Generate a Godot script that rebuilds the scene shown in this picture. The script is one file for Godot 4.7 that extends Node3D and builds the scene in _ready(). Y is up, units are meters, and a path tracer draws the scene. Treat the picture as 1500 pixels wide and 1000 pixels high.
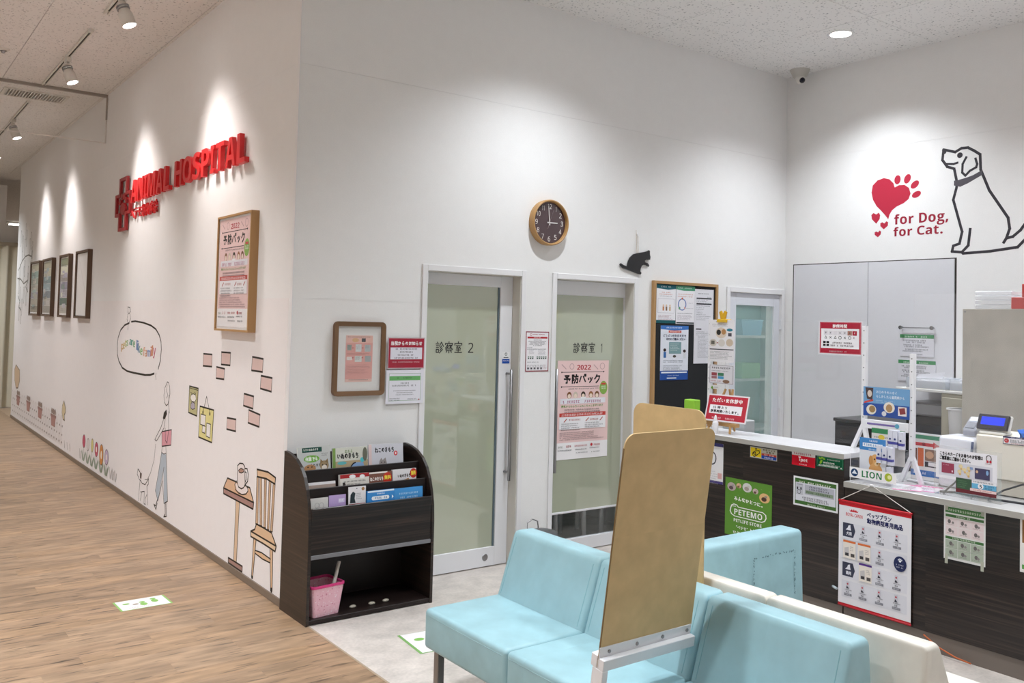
extends Node3D
# An animal hospital's waiting area beside a mall corridor. Metres, y up.
# x = 0 is the corridor wall, z = 0 the wall with the consulting room doors, x = 4.77 the wall behind the counter.
const CEIL := 4.05
const RX := 4.77
const WALL_END := -11.18

var used := {}
var M := {}
var glyphs := {}
var rng := RandomNumberGenerator.new()
var font_regular: SystemFont
var font_bold: SystemFont

# ---------------------------------------------------------------- mesh builder
class MB:
	var v := PackedVector3Array()
	var n := PackedVector3Array()
	var c := PackedColorArray()
	var col := Color.WHITE
	func paint(x: Color) -> MB:
		col = x.srgb_to_linear()
		return self
	func tri(p: Vector3, q: Vector3, r: Vector3) -> void:
		var k := (q - p).cross(r - p)
		if k.length_squared() < 1e-20:
			return
		k = k.normalized()
		v.append_array([p, r, q]); n.append_array([k, k, k]); c.append_array([col, col, col])
	func quad(p: Vector3, q: Vector3, r: Vector3, s: Vector3) -> void:
		tri(p, q, r); tri(p, r, s)
	func box(a: Vector3, b: Vector3) -> MB:
		var x := [a.x, b.x]; var y := [a.y, b.y]; var z := [a.z, b.z]
		var p := func(i, j, k): return Vector3(x[i], y[j], z[k])
		quad(p.call(0, 0, 1), p.call(1, 0, 1), p.call(1, 1, 1), p.call(0, 1, 1))
		quad(p.call(1, 0, 0), p.call(0, 0, 0), p.call(0, 1, 0), p.call(1, 1, 0))
		quad(p.call(1, 0, 1), p.call(1, 0, 0), p.call(1, 1, 0), p.call(1, 1, 1))
		quad(p.call(0, 0, 0), p.call(0, 0, 1), p.call(0, 1, 1), p.call(0, 1, 0))
		quad(p.call(0, 1, 1), p.call(1, 1, 1), p.call(1, 1, 0), p.call(0, 1, 0))
		quad(p.call(0, 0, 0), p.call(1, 0, 0), p.call(1, 0, 1), p.call(0, 0, 1))
		return self
	func cbox(a: Vector3, b: Vector3, r: float) -> MB:   # a box with chamfered edges
		var m := (a + b) / 2.0; var h := (b - a) / 2.0
		r = minf(r, minf(h.x, minf(h.y, h.z)) * 0.9)
		for ax in 3:
			var u := (ax + 1) % 3; var w := (ax + 2) % 3
			for s in [-1.0, 1.0]:
				var f := []
				for t in [[-1, -1], [1, -1], [1, 1], [-1, 1]]:
					var q := Vector3.ZERO
					q[ax] = s * h[ax]; q[u] = t[0] * (h[u] - r) * s; q[w] = t[1] * (h[w] - r)
					f.append(m + q)
				quad(f[0], f[1], f[2], f[3])
			for s in [-1.0, 1.0]:
				for t in [-1.0, 1.0]:
					var e := []
					for g in [[0, -1], [0, 1], [1, 1], [1, -1]]:
						var q := Vector3.ZERO
						q[u] = s * (h[u] if g[0] == 0 else h[u] - r); q[w] = t * (h[w] - r if g[0] == 0 else h[w]); q[ax] = g[1] * (h[ax] - r)
						e.append(m + q)
					var mid: Vector3 = (e[0] + e[2]) / 2.0 - m
					if (e[1] - e[0]).cross(e[2] - e[0]).dot(mid) < 0.0: quad(e[1], e[0], e[3], e[2])
					else: quad(e[0], e[1], e[2], e[3])
		for sx in [-1.0, 1.0]:
			for sy in [-1.0, 1.0]:
				for sz in [-1.0, 1.0]:
					var p := m + Vector3(sx * h.x, sy * (h.y - r), sz * (h.z - r))
					var q := m + Vector3(sx * (h.x - r), sy * h.y, sz * (h.z - r))
					var w := m + Vector3(sx * (h.x - r), sy * (h.y - r), sz * h.z)
					if sx * sy * sz > 0: tri(p, q, w)
					else: tri(q, p, w)
		return self
	func rbox(a: Vector3, b: Vector3, r: float, warp = null) -> MB:   # a box with rounded edges, bent by warp
		var m := (a + b) / 2.0; var h := (b - a) / 2.0
		for ax in 3:
			var u := (ax + 1) % 3; var w := (ax + 2) % 3
			var gu := grid(h[u], r); var gw := grid(h[w], r)
			for s in [-1.0, 1.0]:
				for i in gu.size() - 1:
					for j in gw.size() - 1:
						var f := []
						for t in [[0, 0], [1, 0], [1, 1], [0, 1]]:
							var q := Vector3.ZERO
							q[ax] = s * h[ax]; q[u] = gu[i + t[0]] * s; q[w] = gw[j + t[1]]
							var inner := q.clamp(-h + Vector3.ONE * r, h - Vector3.ONE * r)
							q = m + inner + (q - inner).normalized() * r
							f.append(warp.call(q) if warp != null else q)
						quad(f[0], f[1], f[2], f[3])
		return self
	func grid(h: float, r: float) -> Array:
		var g := [-h, -h + r * 0.35, -h + r * 0.7, -h + r]
		var k := maxi(1, int((h - r) * 2.0 / 0.12))
		for i in range(1, k): g.append(lerpf(-h + r, h - r, float(i) / k))
		g.append_array([h - r, h - r * 0.7, h - r * 0.35, h])
		return g
	func smooth() -> MB:
		var sum := {}
		for i in v.size():
			var k := Vector3i((v[i] * 20000.0).round())
			sum[k] = sum.get(k, Vector3.ZERO) + n[i]
		for i in v.size():
			n[i] = sum[Vector3i((v[i] * 20000.0).round())].normalized()
		return self
	func prism(poly: PackedVector2Array, z0: float, z1: float, t := Transform3D()) -> MB:
		var pl := poly
		if Geometry2D.is_polygon_clockwise(pl): pl = pl.duplicate(); pl.reverse()
		var ix := Geometry2D.triangulate_polygon(pl)
		for i in range(0, ix.size(), 3):
			var p := pl[ix[i]]; var q := pl[ix[i + 1]]; var r := pl[ix[i + 2]]
			if (q - p).cross(r - p) < 0.0:
				var w := q; q = r; r = w
			tri(t * Vector3(p.x, p.y, z1), t * Vector3(q.x, q.y, z1), t * Vector3(r.x, r.y, z1))
			tri(t * Vector3(p.x, p.y, z0), t * Vector3(r.x, r.y, z0), t * Vector3(q.x, q.y, z0))
		for i in pl.size():
			var p := pl[i]; var q := pl[(i + 1) % pl.size()]
			quad(t * Vector3(p.x, p.y, z0), t * Vector3(q.x, q.y, z0), t * Vector3(q.x, q.y, z1), t * Vector3(p.x, p.y, z1))
		return self
	func ring(o: PackedVector2Array, i: PackedVector2Array, z0: float, z1: float, zi := -1.0) -> MB:   # a frame between two outlines of equal count
		var k := o.size()
		var zj := z1 if zi < 0.0 else zi
		for a in k:
			var b := (a + 1) % k
			quad(Vector3(o[a].x, o[a].y, z1), Vector3(o[b].x, o[b].y, z1), Vector3(i[b].x, i[b].y, zj), Vector3(i[a].x, i[a].y, zj))
			quad(Vector3(o[b].x, o[b].y, z0), Vector3(o[a].x, o[a].y, z0), Vector3(i[a].x, i[a].y, z0), Vector3(i[b].x, i[b].y, z0))
			quad(Vector3(o[a].x, o[a].y, z0), Vector3(o[b].x, o[b].y, z0), Vector3(o[b].x, o[b].y, z1), Vector3(o[a].x, o[a].y, z1))
			quad(Vector3(i[b].x, i[b].y, z0), Vector3(i[a].x, i[a].y, z0), Vector3(i[a].x, i[a].y, zj), Vector3(i[b].x, i[b].y, zj))
		return self
	func tube(pts: Array, r: float, k := 8) -> MB:
		var rings := []
		for i in pts.size():
			var d: Vector3 = (pts[mini(i + 1, pts.size() - 1)] - pts[maxi(i - 1, 0)]).normalized()
			var s := d.cross(Vector3.UP if absf(d.y) < 0.9 else Vector3.RIGHT).normalized()
			var w := d.cross(s)
			var f := []
			for a in k:
				f.append(pts[i] + (s * cos(TAU * a / k) + w * sin(TAU * a / k)) * r)
			rings.append(f)
		for i in pts.size() - 1:
			for a in k:
				var b := (a + 1) % k
				quad(rings[i][a], rings[i][b], rings[i + 1][b], rings[i + 1][a])
		for a in range(1, k - 1):
			tri(rings[0][0], rings[0][a + 1], rings[0][a])
			tri(rings[-1][0], rings[-1][a], rings[-1][a + 1])
		return self
	func lathe(prof: Array, k := 24, t := Transform3D()) -> MB:   # prof: [radius, height] upwards, outer side
		for i in prof.size() - 1:
			for a in k:
				var f := []
				for g in [[i, a], [i, a + 1], [i + 1, a + 1], [i + 1, a]]:
					var an: float = TAU * (g[1] % k) / k
					f.append(t * Vector3(prof[g[0]][0] * cos(an), prof[g[0]][1], -prof[g[0]][0] * sin(an)))
				quad(f[0], f[1], f[2], f[3])
		return self
	func ball(m: Vector3, r: Vector3, k := 10) -> MB:
		var prof := []
		for i in k + 1:
			var an := -PI / 2 + PI * i / k
			prof.append([maxf(cos(an), 0.0), sin(an)])
		return lathe(prof, k * 2, Transform3D(Basis.from_scale(r), m))
	func mesh() -> ArrayMesh:
		var a := []
		a.resize(Mesh.ARRAY_MAX)
		a[Mesh.ARRAY_VERTEX] = v; a[Mesh.ARRAY_NORMAL] = n; a[Mesh.ARRAY_COLOR] = c
		var m := ArrayMesh.new()
		m.add_surface_from_arrays(Mesh.PRIMITIVE_TRIANGLES, a)
		return m

# ---------------------------------------------------------------- print: flat ink on paper, in layers a tenth of a millimetre apart
class Ink:
	var mb := MB.new()
	var root
	var o := Vector2.ZERO
	var s := Vector2.ONE
	var z := 0.0
	var w := 100.0
	var h := 100.0
	func up() -> Ink:
		z += 0.00006
		return self
	func design(tall: float) -> void:   # lay the sheet out as 100 by tall
		s.y *= h / tall
		h = tall
	func at(x: float, y: float) -> Vector3:
		return Vector3(o.x + s.x * x, o.y + s.y * y, z)
	func face(p: Vector3, q: Vector3, r: Vector3) -> void:
		if (q - p).cross(r - p).z < 0.0: mb.tri(p, r, q)
		else: mb.tri(p, q, r)
	func rect(x: float, y: float, a: float, b: float, c: Color) -> Ink:
		z += 0.00001
		return bar(x, y, a, b, c)
	func bar(x: float, y: float, a: float, b: float, c: Color) -> Ink:
		mb.paint(c)
		face(at(x, y), at(x + a, y), at(x + a, y + b)); face(at(x, y), at(x + a, y + b), at(x, y + b))
		return self
	func poly(f: Array, c: Color) -> Ink:
		z += 0.00001
		mb.paint(c)
		var p := PackedVector2Array()
		for i in range(0, f.size() - 1, 2): p.append(Vector2(f[i], f[i + 1]))
		var ix := Geometry2D.triangulate_polygon(p)
		for i in range(0, ix.size(), 3):
			face(at(p[ix[i]].x, p[ix[i]].y), at(p[ix[i + 1]].x, p[ix[i + 1]].y), at(p[ix[i + 2]].x, p[ix[i + 2]].y))
		return self
	func oval(x: float, y: float, a: float, b: float, c: Color, turn := 0.0, k := 18) -> Ink:
		z += 0.00001
		mb.paint(c)
		var m := Vector2(x, y)
		for i in k:
			var p := m + Vector2(a * cos(TAU * i / k), b * sin(TAU * i / k)).rotated(turn)
			var q := m + Vector2(a * cos(TAU * (i + 1) / k), b * sin(TAU * (i + 1) / k)).rotated(turn)
			face(at(x, y), at(p.x, p.y), at(q.x, q.y))
		return self
	func line(f: Array, wide: float, c: Color, closed := false) -> Ink:
		z += 0.000002
		mb.paint(c)
		var p := []
		for i in range(0, f.size() - 1, 2): p.append(Vector2(f[i], f[i + 1]))
		if closed: p.append(p[0])
		for i in p.size() - 1:
			var d: Vector2 = p[i + 1] - p[i]
			if d.length() < 1e-6: continue
			d = d.normalized() * wide / 2.0
			var e := Vector2(-d.y, d.x)
			z += 0.000004
			var a: Vector2 = p[i] - d * 0.7; var b: Vector2 = p[i + 1] + d * 0.7
			face(at(a.x - e.x, a.y - e.y), at(b.x - e.x, b.y - e.y), at(b.x + e.x, b.y + e.y))
			face(at(a.x - e.x, a.y - e.y), at(b.x + e.x, b.y + e.y), at(a.x + e.x, a.y + e.y))
		return self
	func loop(x: float, y: float, a: float, b: float, wide: float, c: Color, k := 20) -> Ink:
		var f := []
		for i in k + 1: f.append_array([x + a * cos(TAU * i / k), y + b * sin(TAU * i / k)])
		return line(f, wide, c)
	func latin(t: String, x: float, y: float, a: float, b: float, c: Color, bold := true, slope := 0.0) -> Ink:   # letters fitted to a box (x, y, a, b)
		z += 0.00001
		mb.paint(c)
		var g: PackedVector3Array = root.letters(t, bold)
		var lo := Vector3.INF; var hi := -Vector3.INF
		for p in g: lo = lo.min(p); hi = hi.max(p)
		for i in range(0, g.size(), 3):
			var f := []
			for j in 3:
				var q := (g[i + j] - lo) / Vector3(hi.x - lo.x, hi.y - lo.y, 1.0)
				var yy := 1.0 - q.y if s.y < 0.0 else q.y
				f.append(at(x + q.x * a, y + yy * b + slope * q.x))
			face(f[0], f[1], f[2])
		return self
	func kana(t: String, x: float, y: float, a: float, b: float, c: Color, weight := 0.11, slope := 0.0) -> Ink:   # Japanese, stroke by stroke, in a box
		var k := t.length()
		var step := a / k
		var size := minf(step * 0.94, b * 1.15)
		for i in k:
			var ch := t[i]
			if ch == " ": continue
			var strokes: Array = root.strokes(ch)
			for st in strokes:
				var f := []
				for j in range(0, st.size(), 2):
					f.append_array([x + i * step + (step - size) / 2.0 + st[j] / 20.0 * size, y + (st[j + 1] / 20.0 if s.y < 0.0 else 1.0 - st[j + 1] / 20.0) * b + slope * i / k])
				line(f, b * weight, c)
		return self
	func fine(x: float, y: float, a: float, b: float, c: Color, seed_value := 1) -> Ink:   # one row of print too small to read
		z += 0.00001
		mb.paint(c)
		var r: RandomNumberGenerator = root.rng
		r.seed = seed_value * 7919 + int(x * 31.0 + y * 57.0)
		var step := b * 0.95
		var k := int(a / step)
		for i in k:
			if r.randf() < 0.05: continue
			var x0 := x + i * step
			for j in 3:
				var yy := y + b * (0.08 + 0.32 * j)
				var l := r.randf_range(0.35, 0.85) * step
				var p := r.randf_range(0.0, step * 0.85 - l)
				bar(x0 + p, yy, l, b * 0.15, c)
			bar(x0 + r.randf_range(0.15, 0.6) * step, y, step * 0.14, b * r.randf_range(0.6, 1.0), c)
		return self
	func rows(x: float, y: float, a: float, b: float, gap: float, k: int, c: Color, ragged := 0.25) -> Ink:
		var r: RandomNumberGenerator = root.rng
		for i in k:
			r.seed = int(x * 13.0 + y * 29.0) + i * 101
			var l := a * (1.0 - ragged * r.randf())
			fine(x, y + i * gap, l, b, c, i + 3)
		return self

# ---------------------------------------------------------------- nodes
func numbered(s: String) -> String:
	var k: int = used.get(s, 0)
	used[s] = k + 1
	return s if k == 0 else "%s_%03d" % [s, k]

func tag(o: Node3D, label: String, category: String, group := "") -> Node3D:
	o.set_meta("label", label); o.set_meta("category", category)
	if group: o.set_meta("group", group)
	return o

func thing(called: String, label: String, category: String, at := Vector3.ZERO, group := "", turn := 0.0) -> Node3D:
	var o := Node3D.new()
	o.name = numbered(called); add_child(o); o.position = at; o.rotation.y = turn
	return tag(o, label, category, group)

func part(parent: Node3D, called: String, mb: MB, m: Material, label := "") -> MeshInstance3D:
	var o := MeshInstance3D.new()
	o.name = called if parent != self else numbered(called)
	o.mesh = mb.mesh(); o.material_override = m
	parent.add_child(o, true)
	if label: o.set_meta("label", label)
	return o

func one(called: String, label: String, category: String, mb: MB, m: Material, group := "") -> MeshInstance3D:
	return tag(part(self, called, mb, m), label, category, group)

func struct(called: String, mb: MB, m: Material, parent: Node3D = self) -> MeshInstance3D:
	var o := part(parent, called, mb, m)
	if parent == self: o.set_meta("kind", "structure")
	return o

func strokes(ch: String) -> Array:
	if glyphs.has(ch): return glyphs[ch]
	rng.seed = ch.unicode_at(0)
	var f := []
	for i in 3: f.append([rng.randi_range(1, 4), 3 + i * 7, rng.randi_range(15, 19), 3 + i * 7])
	for i in 2: f.append([4 + i * 9 + rng.randi_range(0, 4), rng.randi_range(0, 4), 4 + i * 9, rng.randi_range(14, 20)])
	glyphs[ch] = f
	return f

var letter_cache := {}
func letters(t: String, bold: bool) -> PackedVector3Array:
	var key := t + ("!" if bold else "")
	if not letter_cache.has(key):
		var m := TextMesh.new()
		m.font = font_bold if bold else font_regular
		m.text = t; m.font_size = 64; m.pixel_size = 0.01; m.depth = 0.0; m.curve_step = 1.5
		var a := m.get_mesh_arrays()
		var vs: PackedVector3Array = a[Mesh.ARRAY_VERTEX]
		var out := PackedVector3Array()
		if a[Mesh.ARRAY_INDEX] != null:
			for i in a[Mesh.ARRAY_INDEX]: out.append(vs[i])
		else: out = vs
		letter_cache[key] = out
	return letter_cache[key]

const LEFT := 0    # the corridor wall, seen from -x
const BACK := 1    # the wall with the doors
const RIGHT := 2   # the wall behind the counter
const FRONT := 3   # the counter's front
func place(o: Node3D, plane: int, a: float, b: float, off := 0.0, base := INF) -> void:
	if plane == BACK:
		o.transform = Transform3D(Basis.IDENTITY, Vector3(a, b, (0.0 if base == INF else base) + off))
	else:
		var x: float = [0.0, 0.0, RX, 2.655][plane] if base == INF else base
		o.transform = Transform3D(Basis(Vector3(0, 0, 1), Vector3(0, 1, 0), Vector3(-1, 0, 0)), Vector3(x - off, b, a))

# a printed sheet: r = [a0, b0, a1, b1] on a plane; draw gets an Ink whose x runs 0..100 and y runs down from the top
func sheet(called: String, label: String, category: String, plane: int, r: Array, paper: Color, draw: Callable, base := INF, rough := 0.45, thick := 0.0012, group := "", parent: Node3D = null) -> MeshInstance3D:
	var w: float = r[2] - r[0]; var h: float = r[3] - r[1]
	var k := ink(w, h, paper, thick)
	draw.call(k)
	var o := part(self if parent == null else parent, called, k.mb, M.print if rough > 0.3 else M.gloss_print)
	if parent == null: tag(o, label, category, group)
	place(o, plane, (r[0] + r[2]) / 2.0, (r[1] + r[3]) / 2.0, 0.001, base)
	return o

func ink(w: float, h: float, paper: Color, thick := 0.0012) -> Ink:
	var k := Ink.new()
	k.root = self
	k.mb.paint(paper).box(Vector3(-w / 2, -h / 2, 0), Vector3(w / 2, h / 2, thick))
	k.o = Vector2(-w / 2, h / 2); k.s = Vector2(w / 100.0, -w / 100.0)
	k.w = 100.0; k.h = 100.0 * h / w
	k.z = thick
	return k.up()

# ink straight on a wall, in that wall's own metres
func decal(called: String, label: String, category: String, plane: int, ca: float, cb: float, draw: Callable, base := INF, group := "", off := 0.0006) -> MeshInstance3D:
	var k := Ink.new()
	k.root = self
	k.o = Vector2(-ca, -cb)
	k.z = 0.0
	draw.call(k)
	var o := part(self, called, k.mb, M.print)
	tag(o, label, category, group)
	place(o, plane, ca, cb, off, base)
	return o

func rounded(w: float, h: float, r: float, k := 5, c := Vector2.ZERO) -> PackedVector2Array:
	var f := PackedVector2Array()
	for q in 4:
		var m := c + Vector2((w / 2 - r) * [1, -1, -1, 1][q], (h / 2 - r) * [1, 1, -1, -1][q])
		for i in k + 1:
			f.append(m + Vector2.from_angle(PI / 2 * q + PI / 2 * i / k) * r)
	return f

func rectangle(w: float, h: float) -> PackedVector2Array:
	return PackedVector2Array([Vector2(w / 2, h / 2), Vector2(-w / 2, h / 2), Vector2(-w / 2, -h / 2), Vector2(w / 2, -h / 2)])

func plain(c: Color, rough := 0.6, metal := 0.0, spec := 0.5) -> StandardMaterial3D:
	var m := StandardMaterial3D.new()
	m.albedo_color = c; m.roughness = rough; m.metallic = metal; m.metallic_specular = spec
	return m

func textured(img: Image, scale: Vector3, rough := 0.6) -> StandardMaterial3D:
	var m := StandardMaterial3D.new()
	m.albedo_texture = ImageTexture.create_from_image(img)
	m.uv1_triplanar = true; m.uv1_world_triplanar = true; m.uv1_scale = scale
	m.roughness = rough
	return m

func noise(seed_value: int, f: float, oct := 4) -> FastNoiseLite:
	var k := FastNoiseLite.new()
	k.seed = seed_value; k.frequency = f; k.fractal_octaves = oct
	k.noise_type = FastNoiseLite.TYPE_SIMPLEX_SMOOTH
	return k

func glow(c: Color, energy: float) -> StandardMaterial3D:
	var m := plain(Color(0.9, 0.9, 0.9), 0.5)
	m.emission_enabled = true; m.emission = c; m.emission_energy_multiplier = energy
	return m

func clear(c: Color, alpha: float, rough := 0.04) -> StandardMaterial3D:
	var m := plain(Color(c.r, c.g, c.b, alpha), rough)
	m.transparency = BaseMaterial3D.TRANSPARENCY_ALPHA
	return m

func hex(s: String) -> Color:
	return Color.html(s)

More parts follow.
